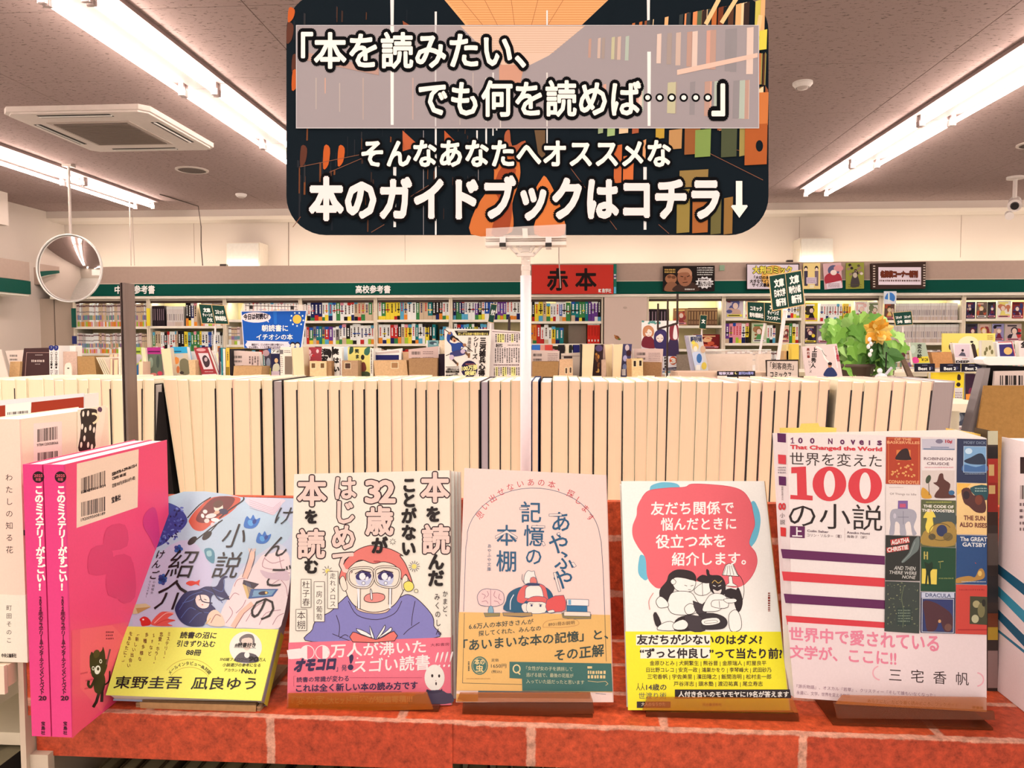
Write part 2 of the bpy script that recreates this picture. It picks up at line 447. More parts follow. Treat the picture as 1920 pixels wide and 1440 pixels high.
# air conditioner cassette
t = thing('ceiling_air_conditioner', 'white four way air conditioner cassette set in the ceiling at upper left', 'air conditioner', (-3.05,5.03,ZC-.04))
wc = C(226,202,186); b = B(); x0,x1,y0,y1 = -3.53,-2.57,4.56,5.52
r = .05; ring = [(x0+r,y0),(x1-r,y0),(x1,y0+r),(x1,y1-r),(x1-r,y1),(x0+r,y1),(x0,y1-r),(x0,y0+r)]
b.slab([(x,y,ZC-.032) for x,y in ring], V(0,0,.032), wc)
inr = [(cx+(x-cx)*.96, cy+(y-cy)*.96) for cx,cy in [(-3.05,5.04)] for x,y in ring]
b.slab([(x,y,ZC-.042) for x,y in inr], V(0,0,.011), wc); part('panel', b, M_paint, t)
b = B(); b.box(-3.36,-2.80,4.76,5.32,ZC-.046,ZC-.04, C(196,170,154)); part('grille_frame', b, M_paint, t)
b = B(); b.box(-3.33,-2.83,4.79,5.29,ZC-.05,ZC-.044, C(112,92,80))
for i in range(24): yy = 4.80+i*.0205; b.box(-3.33,-2.83,yy,yy+.006,ZC-.052,ZC-.05, C(140,118,104))
part('intake_grille', b, M_paint, t)
for (a,bb,c,d) in ((-3.32,-2.84,4.615,4.665),(-3.32,-2.84,5.415,5.465),(-3.475,-3.425,4.8,5.28),(-2.675,-2.625,4.8,5.28)):
    q = B(); q.box(a,bb,c,d,ZC-.044,ZC-.04, C(22,16,14)); f = part('outlet_slot', q, M_paint, t)
    q = B(); 
    if bb-a > d-c: q.box(a,bb,(c+d)/2-.006,(c+d)/2+.006,ZC-.048,ZC-.043, C(240,222,208))
    else: q.box((a+bb)/2-.006,(a+bb)/2+.006,c,d,ZC-.048,ZC-.043, C(240,222,208))
    part('louver', q, M_paint, f)
for X,Y,r,lab in ((-3.14,6.27,.134,'round grey ceiling speaker grille left of the banner'),(3.53,5.88,.128,'round grey ceiling speaker grille at the right edge')):
    t = thing('ceiling_speaker', lab, 'speaker', (X,Y,ZC-.01))
    b = B(); b.lathe((X,Y,ZC), [(r,0),(r,-.008),(r*.86,-.012),(r*.84,-.006)], C(206,182,166), 28); part('rim', b, M_paint, t, smooth=False)
    b = B(); b.lathe((X,Y,ZC), [(r*.86,-.008),(0.001,-.007)], C(104,84,74), 28)
    for k in range(1,6): b.lathe((X,Y,ZC), [(r*.14*k,-.010),(r*.14*k+.004,-.010)], C(74,58,52), 24)
    part('grille', b, M_paint, t)
for X,Y,r,lab in ((-3.16,7.3,.055,'small white smoke detector near the far ceiling edge'),(1.376,4.44,.055,'small white smoke detector right of the banner')):
    t = thing('smoke_detector', lab, 'smoke detector', (X,Y,ZC-.03))
    b = B(); b.lathe((X,Y,ZC), [(r,0),(r,-.012),(r*.7,-.03),(r*.65,-.03)], C(240,220,206), 24); part('base', b, M_plas, t, smooth=False)
    b = B(); b.lathe((X,Y,ZC), [(r*.62,-.026),(r*.5,-.038),(.001,-.04)], C(200,176,162), 20); part('sensor_head', b, M_plas, t, smooth=True)
# surveillance camera
p = at(1902,385,7.0); X,Y,Z = p
t = thing('surveillance_camera', 'white ceiling surveillance camera in the far right corner', 'camera', (X,Y,ZC))
b = B(); b.lathe((X,Y,ZC), [(.07,0),(.07,-.02),(.001,-.022)], C(226,204,190), 18); b.tube([(X,Y,ZC-.02),(X,Y,Z+.05)], .018, C(226,204,190)); part('mount', b, M_plas, t)
b = B(); b.tube([(X+.05,Y+.08,Z+.05),(X-.05,Y-.09,Z-.02)], [.05,.055], C(236,214,200), 14); part('camera_body', b, M_plas, t)
b = B(); b.tube([(X-.05,Y-.09,Z-.02),(X-.06,Y-.11,Z-.03)], [.035,.03], C(30,24,24), 12); part('lens', b, M_plas, t)
b = B(); b.tube([(X-.06,Y-.02,Z-.08),(X-.09,Y-.09,Z-.11)], [.03,.035], C(240,220,206), 12); part('lamp', b, M_plas, t)

# convex mirror
c = at(130,503,6.0); r = 66*6.0/FPX*1.0
t = thing('convex_mirror', 'round convex safety mirror with white rim hanging from the ceiling at left', 'mirror', (c[0],6.0,c[2]-r))
aim = math.atan2(-c[0], 6.0)*.4
prof = []; Rs = .62
for i in range(13):
    a = math.asin(r*.97/Rs)*(1-i/12.0); prof.append((max(.0005,Rs*math.sin(a)), -(Rs*math.cos(a)-Rs*math.cos(math.asin(r*.97/Rs)))))
b = B(); b.lathe(c, prof, (1,1,1), 48, axis=1); part('mirror_dome', b, M_mirror, t, smooth=True)
b = B(); b.lathe(c, [(r*.965,-.004),(r*.975,-.016),(r,-.014),(r,.012),(r*.965,.012)], C(250,236,224), 48, axis=1); part('rim', b, M_plas, t, smooth=True)
b = B(); b.lathe(c, [(r*.97,.012),(r*.5,.05),(.001,.055)], C(90,74,68), 32, axis=1); part('backing', b, M_plas, t, smooth=True)
b = B(); b.tube([(c[0],6.03,c[2]+r*.2),(c[0],6.03,ZC)], .011, C(206,184,170)); b.box(c[0]-.04,c[0]+.04,6.0,6.06,ZC-.02,ZC, C(190,168,154)); part('hanging_rod', b, M_paint, t)

# hanging wires
def wire(pts, r, label, name='hanging_wire', cc=(206,180,164)):
    b = B(); b.tube([tuple(p) for p in pts], r, C(*cc), 6); part(name, b, M_paint, None, label=label, cat='wire')
a = at(242,352,7.2); wire([(a[0],7.2,ZC),(a[0],7.2,at(242,498,7.2)[2])], .005, 'thin pale wire hanging straight down just left of the grey post')
a = at(248,405,7.9); wire([(a[0],7.9,ZC-.02),(a[0]+.01,7.9,at(248,498,7.9)[2])], .004, 'thin pale wire against the back wall beside the longer one')
wire([at(300,372,7.25)*V(1,1,0)+V(0,0,ZC-.003), at(372,398,7.85)*V(1,1,0)+V(0,0,ZC-.01), at(377,425,7.85), at(377,460,7.85), at(380,498,7.9)], .005, 'dark cable running off the ceiling light and down the wall', 'cable', (92,74,66))
a = at(541,410,8.392); wire([a, at(541,498,8.392)], .004, 'thin wire down the back wall at the banner lower left', cc=(150,126,112))
a = at(1047,455,7.6); wire([at(1047,425,7.6)*V(1,1,0)+V(0,0,ZC), at(1048,485,7.6), at(1051,540,7.6)], .006, 'pale rod hanging in front of the red sign', cc=(214,190,176))

# wall boxes above the shelves
for i,(x0,y0,x1,y1,lab) in enumerate(((424,454,486,500,'cream wall mounted box above the shelves on the left'),(1500,445,1564,494,'cream wall mounted box above the shelves on the right'))):
    a = at(x0,y1,8.15); c_ = at(x1,y0,8.15)
    t = thing('wall_box', lab, 'box', ((a[0]+c_[0])/2,8.25,a[2]))
    b = B(); b.box(a[0],c_[0],8.16,8.4,a[2],c_[2], C(236,212,190)); part('housing', b, M_paint, t)
    b = B(); b.box(a[0]+.012,c_[0]-.012,8.145,8.162,a[2]+.012,c_[2]-.012, C(240,224,206)); part('front_cover', b, M_paint, t)
# ------------------------------------------------------------ wall shelving at the back
YS = 7.90
def zat(px,py,Y=YS): return at(px,py,Y)[2]
def xat(px,py,Y=YS): return at(px,py,Y)[0]
Z_TOP, Z_GT, Z_GB, Z_RB = zat(600,497.7,7.88), zat(600,530.5,7.88), zat(600,553.5,7.88), zat(600,559,7.88)
CREAM = C(244,226,204); TAUPE = C(186,156,138); GREEN = C(4,78,64)
xh0 = xat(62,520,7.88)
t = thing('shelf_fascia', 'long beige fascia board with a green strip above the back wall shelves', 'fascia', (0,7.87,Z_RB))
b = B(); b.box(xh0,XR-.02,7.87,7.9,Z_GT,Z_TOP, TAUPE); b.box(xh0,XR-.02,7.9,8.38,Z_TOP-.02,Z_TOP-.003, TAUPE); part('board', b, M_paint, t)
b = B(); b.box(xh0+.2,XR-.02,7.855,7.885,Z_GB,Z_GT-.004, GREEN); part('green_strip', b, M_wall, t)
b = B(); b.box(xh0+.2,XR-.02,7.86,7.9,Z_RB,Z_GB-.004, CREAM); part('rail', b, M_paint, t)
b = B(); b.box(xh0+.2,XR-.02,7.853,7.87,Z_GT-.004,Z_GT+.005, C(214,190,170)); part('edge_strip', b, M_paint, t)
cv = Canvas(*wplane(7.85), step=2e-4)
cv.text('中', 214,536,229,551, C(250,240,230), .03); cv.text('学', 229,536,243,551, C(250,240,230), .03); cv.text('校参考書', 238,535,290,551, C(250,240,230), .03)
cv.text('高校参考書', 667,535,732,550, C(250,240,230), .03); cv.done('lettering', t, M_far)

# hidden lamps: a tube lying on top of the shelving and one under the fascia of each bay
b = B()
for i in range(11):
    X = xh0+.3+i*1.12
    if X+1.1 < XR:
        t = thing('cove_light', 'tube light lying on the back wall shelving, %s from the left' % ORD(i+1), 'light', (X+.5,8.12,Z_TOP))
        q = B(); q.box(X,X+1.06,8.06,8.16,Z_TOP-.003,Z_TOP+.012-.02, C(220,200,186)); part('base', q, M_paint, t)
        l = area('cove_tube', (0,0,0), 1.04, .05, COVE_POWER, (1.0,.82,.62), (math.radians(142),0,0)); l.parent = t; l.location = (0,0,.0)

posts = [137,278,421,563,704,845,987,1131]
rposts = [1213,1357,1506,1652,1807,1960]
board1 = {0:613,1:612,2:600,3:602,4:600,5:600,6:603, 10:611,11:597,12:603,13:601,14:598}
board2 = {0:663,1:660,2:647,3:646,4:645,5:645,6:645, 10:655,11:644,12:645,13:643,14:641}
names = {0:'leftmost',1:'second',2:'third',3:'fourth',4:'fifth',5:'sixth',6:'seventh',10:'first comic',11:'second comic',12:'third comic',13:'fourth comic',14:'last comic'}
cases = {}
def case(i, p0, p1):
    x0, x1 = xat(p0,600), xat(p1,600)
    t = thing('wall_bookcase', 'cream %s bay of the shelving against the back wall' % names[i], 'bookcase', ((x0+x1)/2, 8.05, 0), 'bays of the back wall shelving')
    for X in (x0, x1):
        q = B(); s = .001 if X == x0 else -.018-.001
        q.box(X+s, X+s+.018, YS, 8.22, 0, Z_RB, C(238,216,188)); part('side_panel', q, M_paint, t)
    q = B(); q.box(x0+.02,x1-.02,8.205,8.22,0,Z_RB, C(240,214,160)); part('back_panel', q, M_paint, t)
    q = B(); q.box(x0+.02,x1-.02,YS+.02,8.204,Z_RB-.02,Z_RB-.001, C(226,204,180)); part('top_panel', q, M_paint, t)
    lv = [zat((p0+p1)/2, board1[i]), zat((p0+p1)/2, board2[i])]
    for z in lv + [lv[1]-.32, lv[1]-.68, lv[1]-1.02]:
        if z < .05: continue
        q = B(); q.box(x0+.02,x1-.02,YS,8.2,z-.02,z, C(248,230,206)); sh_ = part('shelf', q, M_paint, t)
        q = B(); q.box(x0+.02,x1-.02,YS-.006,YS,z-.022,z+.004, C(250,234,212)); part('shelf_edge', q, M_paint, sh_)
    q = B(); q.box(x0+.02,x1-.02,YS+.02,YS+.04,Z_RB-.045,Z_RB-.02, C(70,50,42)); part('lamp_shade', q, M_paint, t)
    l = area('shelf_lamp', (0,0,0), x1-x0-.1, .04, CASE_POWER, (1.0,.84,.62), (math.radians(38),0,0)); l.parent = t
    l.location = (0, YS+.07-8.05, Z_RB-.03)
    cases[i] = (x0, x1, lv, p0, p1)
for i in range(7): case(i, posts[i], posts[i+1])
for i in range(5): case(10+i, rposts[i], rposts[i+1])
# pillar between the two runs
b = B(); b.box(xat(1132,600)+.004, xat(1213,600)-.004, 7.87, 8.39, 0, Z_RB-.002, C(226,196,178))
pil = struct('wall_pillar', b, M_wall)
cv = Canvas(*wplane(7.869), step=3e-4); cv.ell(1157,633,5,3.5,C(150,84,50),30); cv.line([(1152,628),(1156,634),(1162,637)],2.2,C(190,120,60)); cv.ell(1161,636,3,1.6,C(90,110,50))
cv.ell(1172,577,4,2.4,C(196,168,150)); cv.done('sticker', pil, M_far)
# partition at the left end
b = B(); xe = xat(136,600)
b.box(XL, xe, 7.95, 8.38, 0, Z_GB-.02, C(198,172,150)); pt_ = struct('wall_partition', b, M_wall)
b = B(); X = xat(97,600); b.box(X-.004,X+.004,7.945,7.951,0.3,Z_GB-.02, C(120,100,88)); part('joint', b, M_paint, pt_)
# header on the left wall shelving
z0, z1, z2 = zat(40,492,7.4), zat(40,527,7.4), zat(40,552,7.4); xx = xat(56,530,7.4)
t = thing('side_fascia', 'beige and green fascia over the left wall shelving at the picture edge', 'fascia', (XL+.2,7.0,z2))
b = B(); b.box(XL,xx,4.5,7.4,z1,z0, TAUPE); part('board', b, M_paint, t)
b = B(); b.box(XL,xx+.005,4.5,7.405,z2,z1-.003, GREEN); part('green_strip', b, M_paint, t)
b = B(); b.box(XL,xx-.01,4.5,7.395,z2-.02,z2-.001, CREAM); part('rail', b, M_paint, t)
# wall notice
cv = Canvas(*wplane(7.94), step=3e-4); b = B(); a = at(22,668,7.942); c_ = at(58,640,7.942)
t = thing('paper_notice', 'small grey printed notice on the wall above the brown book', 'notice', a)
b.box(a[0],c_[0],7.942,7.949,a[2],c_[2], C(206,184,178)); part('sheet', b, M_far, t); cv.dashes(28,644,54,664,4,C(96,76,70),3,.45); cv.done('print', t, M_far)

# ------------------------------------------------------------ books on the back wall
W_=(246,238,228); NV=(28,34,88); BK=(26,22,22); YL=(246,214,60); RD=(200,44,40); GN=(60,130,70); CY=(90,170,200); TE=(20,120,120)
PU=(110,60,140); OR=(236,140,50); PK=(236,150,160); LG=(170,200,60); BE=(214,184,150); GY=(130,120,118); BL=(36,84,170)
CNAME = {W_:'white',NV:'navy',BK:'black',YL:'yellow',RD:'red',GN:'green',CY:'sky blue',TE:'teal',PU:'purple',OR:'orange',PK:'pink',LG:'lime',BE:'beige',GY:'grey',BL:'blue'}
PAL = {'mixed':[W_]*8+[NV,BK,BK,YL,YL,RD,GN,CY,TE,BE,BL,BE], 'cool':[W_]*7+[NV,NV,BL,CY,GN,PU,BK,BK], 'dark':[BK,NV,PU,W_,W_,TE,RD,GN,GY,BL],
 'mag':[W_,BE,(226,196,186),W_,(206,190,180),BE,W_], 'warm':[W_,W_,BE,OR,RD,YL,TE,BK], 'red':[(214,44,30)], 'white':[W_], 'brown':[(110,78,56)], 'blackset':[(44,34,40)],
 'manga':[W_,W_,PK,YL,PU,(120,190,90)], 'pale':[(222,206,196)], 'yellowset':[(240,196,80)]}
CNAME.update({(226,196,186):'pale pink',(206,190,180):'pale grey',(214,44,30):'scarlet',(110,78,56):'brown',(44,34,40):'black',(120,190,90):'green',(222,206,196):'pale grey',(240,196,80):'golden'})
stuffB = B(); NBOOK = [0]
def spine(bd, x0,x1,y0,z0,z1,base,rr,dep=.16, style='mixed', top=None):
    c = C(*base); bd.box(x0,x1,y0,y0+dep,z0,z1,c, top=C(246,232,214))
    H = z1-z0; w_ = x1-x0; dark = sum(base) < 330
    def band(a,b_,col,inset=0.):
        m = len(bd.v); bd.v += [(x0+w_*inset,y0-.0012,z0+H*a),(x1-w_*inset,y0-.0012,z0+H*a),(x1-w_*inset,y0-.0012,z0+H*b_),(x0+w_*inset,y0-.0012,z0+H*b_)]
        bd.f.append([m,m+1,m+2,m+3]); bd.c.append(C(*col))
    ink = W_ if dark else rr.choice([BK,BK,NV,RD,(90,60,50)])
    if style in ('brown',): band(.86,.93,(190,150,104)); band(.35,.8,(176,136,90),.25); band(.1,.28,(150,110,80),.1); return
    if style == 'blackset': band(.3,.85,(170,140,150),.38); return
    if style == 'red': band(.12,.22,W_,.3); band(.94,1.,W_); band(.4,.85,(120,20,16),.42); return
    if style == 'pale': band(.86,1.,(236,226,214)); band(.30,.62,rr.choice([(160,146,140),(190,168,150),(120,110,110)]),.3); band(.0,.22,top or rr.choice([(206,180,160),(214,190,180)])); return
    if style == 'mag': 
        band(.0,.22,rr.choice([PK,BE,LG,W_,OR])); band(.3,.5,rr.choice([(150,110,150),(120,150,120),(110,150,150),(214,150,140),(220,170,110),(120,140,170),BE])); band(.62,.66,GY); band(.86,.92,(120,84,84)); return
    if rr.random() < .75: 
        lab = rr.choice([YL,BK,RD,LG,CY,NV,W_,GN,BE,OR]); band(0,rr.uniform(.18,.34),lab)
    if rr.random() < .3: band(.84,1.,rr.choice([RD,BL,BK,CY,W_,PK]))
    z_ = .84
    while z_ > .42: d = rr.uniform(.04,.08); band(z_-d, z_, ink, .32); z_ -= d + .02
    if rr.random() < .4: band(.5,.56,rr.choice([RD,BK,YL,BL]))
ROWN = ['upper','second']
def fill(i, row, p0, p1, ytop, style, wpx=(4,8), jit=2.0, seed=0, indiv=True, what='study guide', name='study_guide', lean=0., start=1):
    x0, x1 = xat(p0,600), xat(p1,600); z = cases[i][2][row]+.0005; zt = zat((p0+p1)/2, ytop); rr = random.Random(seed*97+i*7+row)
    x = x0; k = start-1; base = rr.choice(PAL[style]); run = 0
    s = YS/FPX
    while True:
        if run <= 0:
            base = rr.choice(PAL[style]); run = rr.choice((1,1,1,1,2,2,3)); wd = rr.uniform(*wpx)*s; h = zt - z - rr.uniform(0,jit)*s*1.6
        if x+wd > x1: break
        run -= 1; k += 1
        if indiv and NBOOK[0] < 292:
            bd = B(); spine(bd, x+.0006, x+wd-.0006, YS+.035+rr.uniform(0,.008), z, z+h, base, rr, style=style)
            part(name, bd, M_far, None, label='%s spined %s, %s from the left, %s shelf, %s back bay' % (CNAME[base], what, ORD(k), ROWN[row], names[i]), cat='book', group='books on the %s shelf of the %s bay' % (ROWN[row], names[i]))
            NBOOK[0] += 1
        else: spine(stuffB, x+.0006, x+wd-.0006, YS+.035+rr.uniform(0,.008), z, z+h, base, rr, style=style)
        x += wd
    return k
# left run
fill(3,0,567,703,562,'mixed',(5,8),3,1); fill(4,0,708,844,561,'mixed',(5,8.5),2,2); fill(5,0,849,984,560,'cool',(5,8),2,3)
fill(6,0,992,1070,563,'mixed',(4.5,8),5,4); fill(6,0,1071,1127,556,'dark',(5,8),5,5, start=16)
fill(3,1,565,634,611,'dark',(5,8),2,6); fill(3,1,634,702,607,'cool',(5,8),2,7, start=13); fill(4,1,708,822,606,'mixed',(5,8),2,8); fill(4,1,823,843,612,'cool',(5,8),1,9, start=20)
fill(5,1,850,925,606,'mixed',(5,7),2,10); fill(6,1,992,1060,608,'warm',(5,8),4,11)
k0 = fill(6,1,1102,1128,607,'red',(5.4,6.2),0,12, start=18, name='study_guide')
fill(2,1,425,448,612,'mag',(5,7),1,13)
fill(1,0,282,305,573,'blackset',(3.5,5),0,14); fill(1,0,309,342,574,'pale',(4,5),0,15, start=7); fill(1,0,345,372,564,'mixed',(5,7),1,16, start=15)
fill(2,0,455,560,562,'white',(5,8),2,17)
# comics, each run on its own shelf
fill(10,0,1215,1261,579,'blackset',(5,6),0,21, what='comic', name='comic'); fill(10,0,1291,1352,577,'brown',(5,5.8),0,22, what='comic', name='comic', start=12)
fill(11,1,1362,1406,605,'manga',(5,7),1,23, what='comic', name='comic'); fill(11,1,1440,1462,608,'white',(5,6),1,24, what='comic', name='comic', start=12)
fill(11,0,1478,1503,566,'white',(5,6),1,241, what='comic', name='comic'); fill(11,1,1482,1503,606,'mixed',(5,6),1,242, what='comic', name='comic', start=18)
fill(12,0,1540,1582,569,'white',(4.5,5.5),0,25, what='comic', name='comic'); fill(12,0,1583,1601,569,'yellowset',(4.5,5.5),0,26, what='comic', name='comic', start=12)
# the thin spines of the outer bays, too fine to pick apart
fill(0,0,139,276,568,'mag',(2.4,3.6),1,30,False); fill(0,1,139,276,624,'mag',(2.4,3.6),2,31,False)
fill(1,1,282,418,620,'mixed',(3,7),2,32,False); fill(1,0,374,418,566,'mag',(3,5),1,33,False)
fill(13,0,1682,1800,568,'pale',(2.6,3.4),0,34,False); fill(13,1,1672,1803,608,'pale',(2.6,3.4),0,35,False)
for i in (2,3,4,5,6):      # third row down, only its tops show
    x0,x1,lv,p0,p1 = cases[i]
    rr = random.Random(50+i); x = x0+.03
    while x < x1-.08:
        wd = rr.uniform(.03,.045); spine(stuffB, x, x+wd-.001, YS+.04, lv[1]-.319, lv[1]-.05-rr.uniform(0,.03), rr.choice(PAL['mixed']), rr); x += wd
for i in (10,11,12,13,14):
    x0,x1,lv,p0,p1 = cases[i]; rr = random.Random(80+i); x = x0+.03
    while x < x1-.08:
        wd = rr.uniform(.02,.03); spine(stuffB, x, x+wd-.001, YS+.04, lv[1]-.319, lv[1]-.07-rr.uniform(0,.02), rr.choice(PAL['mag']), rr, style='mag'); x += wd
part('thin_books', stuffB, M_far, None, label='thin magazines and booklets packed in the outer and lower rows of the back shelves', cat='books', kind='stuff')

# books standing face out on the back wall
def smallart(cv, x0,y0,x1,y1, pal, seed, fig=True, text=None):
    """a small printed cover: patches, a plain generic figure and title bars"""
    r = random.Random(seed); w_, h = x1-x0, y1-y0; up = cv.up
    for i in range(7):
        cx, cy = r.uniform(x0+w_*.15,x1-w_*.15), r.uniform(y0+h*.15,y1-h*.15); cv.ell(cx,cy,min(w_*r.uniform(.08,.28),cx-x0,x1-cx),min(h*r.uniform(.06,.2),cy-y0,y1-cy),C(*r.choice(pal)),0,9)
    if fig:
        cx = x0+w_*r.uniform(.4,.6); cy = y0+h*.42; s_ = w_*.2
        cv.ell(cx,cy-s_*.2,s_*1.15,s_*1.2,C(*r.choice(pal)),0,12); cv.ell(cx,cy,s_*.8,s_*.95,C(238,206,186),0,12)
        cv.poly([(cx-s_*1.3,min(y1,cy+s_*3)),(cx-s_*.5,cy+s_*.9),(cx+s_*.5,cy+s_*.9),(cx+s_*1.3,min(y1,cy+s_*3))],C(*r.choice(pal)))
    cv.rect(x0+w_*.1,y0+h*.05,x0+w_*r.uniform(.6,.9),y0+h*.14,C(*r.choice(pal)))
    cv.rect(x0+w_*.05,y1-h*.16,x1-w_*.05,y1-h*.05,C(*r.choice([W_,(250,230,80),PK])))
    cv.rect(x0+w_*.12,y1-h*.13,x1-w_*.2,y1-h*.08,C(40,30,36))
def faceout_far(i,row,x0,x1,ytop,base,pal,seed,label,fig=True,Y=7.94,name='comic'):
    z = cases[i][2][row]+.001; xa, xb = xat(x0,600,Y), xat(x1,600,Y); zt = zat((x0+x1)/2, ytop, Y)
    t = thing(name, label, 'book', ((xa+xb)/2,Y,z))
    b = B(); b.box(xa,xb,Y+.001,Y+.02,z,zt, C(240,226,206), front=C(*base)); part('cover', b, M_far, t)
    yb_ = board1[i] if row == 0 else board2[i]
    cv = Canvas(*wplane(Y), step=2e-4); smallart(cv, x0+.8, ytop+.8, x1-.8, yb_-1.5, pal, seed, fig); cv.done('cover_print', t, M_far)
DP=[(60,40,90),(120,40,60),(30,26,36),(210,170,150),(90,90,140)]; WP=[(196,90,60),(220,180,160),(90,70,60),(150,60,60),(230,200,120)]
faceout_far(10,0,1262,1288,578,(170,120,80),WP,1,'warm coloured cover facing out between the black and the brown comics')
faceout_far(10,1,1300,1350,627,(120,26,30),[(214,90,60),(240,180,130)],2,'dark red cover lying behind the leaning magazine in the first comic bay',False)
faceout_far(11,0,1361,1394,557,(214,196,200),DP,3,'cover with a dark violet figure at the top left of the second comic bay')
faceout_far(11,0,1396,1420,558,(248,238,228),[(240,220,190),(226,190,180)],4,'nearly white cover facing out beside the green hand lettered signs',False)
faceout_far(11,1,1410,1438,606,(206,208,170),[(150,100,60),(170,120,80),(90,150,90)],5,'cover with a round brown figure on green in the second comic bay')
faceout_far(11,1,1464,1481,610,(236,200,160),WP,6,'orange and cream cover between the two sign poles')
faceout_far(12,0,1508,1533,568,(240,214,50),[(30,26,30),(250,240,230),(60,50,40)],7,'yellow cover with a black figure at the left end of the third comic bay')
faceout_far(12,0,1602,1626,565,(248,236,224),[(150,90,90),(90,110,120),(236,190,180)],8,'white cover with small figures, left of two above the plant')
faceout_far(12,0,1627,1650,566,(246,232,218),[(190,130,110),(120,130,90),(236,190,180)],9,'white cover with small figures, right of two above the plant')
faceout_far(12,1,1508,1531,610,(60,44,60),DP+[YL],10,'dark cover with a gold corner on the second shelf of the third comic bay')
faceout_far(12,1,1533,1562,609,(150,130,140),[(30,26,34),(236,226,220),(190,50,60)],11,'cover with a pale haired figure and red lettering beside the plant')
faceout_far(13,0,1658,1677,568,(110,80,70),WP,12,'brown and white cover at the left end of the fourth comic bay')
for k,(a,c_,bs,pl,lb) in enumerate(((1811,1828,(50,44,80),DP,'dark blue cover, first on the upper shelf of the last comic bay'),(1830,1850,(120,100,90),WP,'grey striped cover on the upper shelf of the last comic bay'),(1851,1867,(60,54,50),DP,'black cover with a gold badge on the upper shelf of the last comic bay'),(1869,1895,(240,228,214),[(40,34,34),(200,120,90),(240,220,120)],'white cover with dark figures on the upper shelf of the last comic bay'),(1897,1919,(140,46,40),[(90,30,40),(220,180,160),(60,60,110)],'red cover at the right end of the upper shelf in the last comic bay'))):
    faceout_far(14,0,a,c_,566+(k==3)*-2,bs,pl,20+k,lb)
for k,(a,c_,bs,pl,lb) in enumerate(((1811,1833,(60,56,64),DP,'charcoal cover, first on the second shelf of the last comic bay'),(1835,1859,(190,160,140),WP,'tan cover with two figures on the second shelf of the last comic bay'),(1861,1883,(150,140,180),DP,'lilac cover on the second shelf of the last comic bay'),(1885,1916,(196,170,160),[(60,50,60),(200,60,60),(230,210,200)],'pale cover with a red title at the end of the second shelf'))):
    faceout_far(14,1,a,c_,607,bs,pl,30+k,lb)
# cards and dividers in the left run
z = cases[6][2][1]; b = B(); b.box(xat(1066,600),xat(1100,600),8.02,8.03,z+.001,zat(1080,608), C(140,122,106)); part('book_support', b, M_paint, None, label='plain grey book support between the coloured spines and the scarlet set', cat='bookend')
for x0,x1,y0,y1,cc,lb in ((134,142,578,614,(14,84,70),'small green tab sign at the left end of the upper shelf'),(134,142,630,645,(40,50,110),'small blue tab sign at the left end of the second shelf')):
    b = B(); b.box(xat(x0,600,7.85),xat(x1,600,7.85),7.85,7.86,zat(138,y1,7.85),zat(138,y0,7.85), C(*cc)); part('tab_sign', b, M_plas, None, label=lb, cat='sign')
b = B(); b.box(xat(275,600,7.86),xat(281,600,7.86),7.86,7.872,zat(278,611,7.86),zat(278,578,7.86), C(246,220,60)); part('tab_sign', b, M_plas, None, label='narrow yellow tab sign on the post right of the grey steel post', cat='sign')

# ------------------------------------------------------------ signs on the fascia
def panel(name, label, cat, q, Y, thk, base, paint, step=2e-4, m=None, edge=None):
    """flat board given by its picture quad on the plane at distance Y"""
    P3 = [at(x,y,Y) for x,y in q]; mid = sum(P3)/4; lo = min(p[2] for p in P3)
    t = thing(name, label, cat, (mid[0],Y,lo))
    b = B(); b.slab(P3, V(0,thk,0), C(*base), C(*(edge or base))); part('board', b, m or M_far, t)
    cv = Canvas(*wplane(Y), step=step, lift=2e-4); paint(cv); cv.done('print', t, m or M_far); return t
def red(cv):
    cv.text('赤',1025,503,1066,545,C(30,16,16),.03); cv.text('本',1078,503,1119,545,C(30,16,16),.03)
    cv.rect(1122,542,1128,548,C(250,240,232)); cv.poly([(1125,545),(1128,542),(1128,548)],C(200,50,40)); cv.text('教学社',1129,541,1146,549,C(250,240,232),.03)
panel('red_sign','red sign board lettered in black on the back fascia','sign',[(997,496.5),(1150,496.5),(1150,551),(997,551)],7.82,.03,(206,54,42),red)
def strip(cv): cv.rect(1151,514,1155,523,C(240,230,226)); cv.rect(1151,517,1155,520,C(90,70,130)); cv.rect(1151,538,1155,550,C(110,190,220))
panel('narrow_sign','narrow green strip sign at the right edge of the red sign','sign',[(1150.5,495),(1156,495),(1156,551),(1150.5,551)],7.83,.02,(40,120,100),strip)
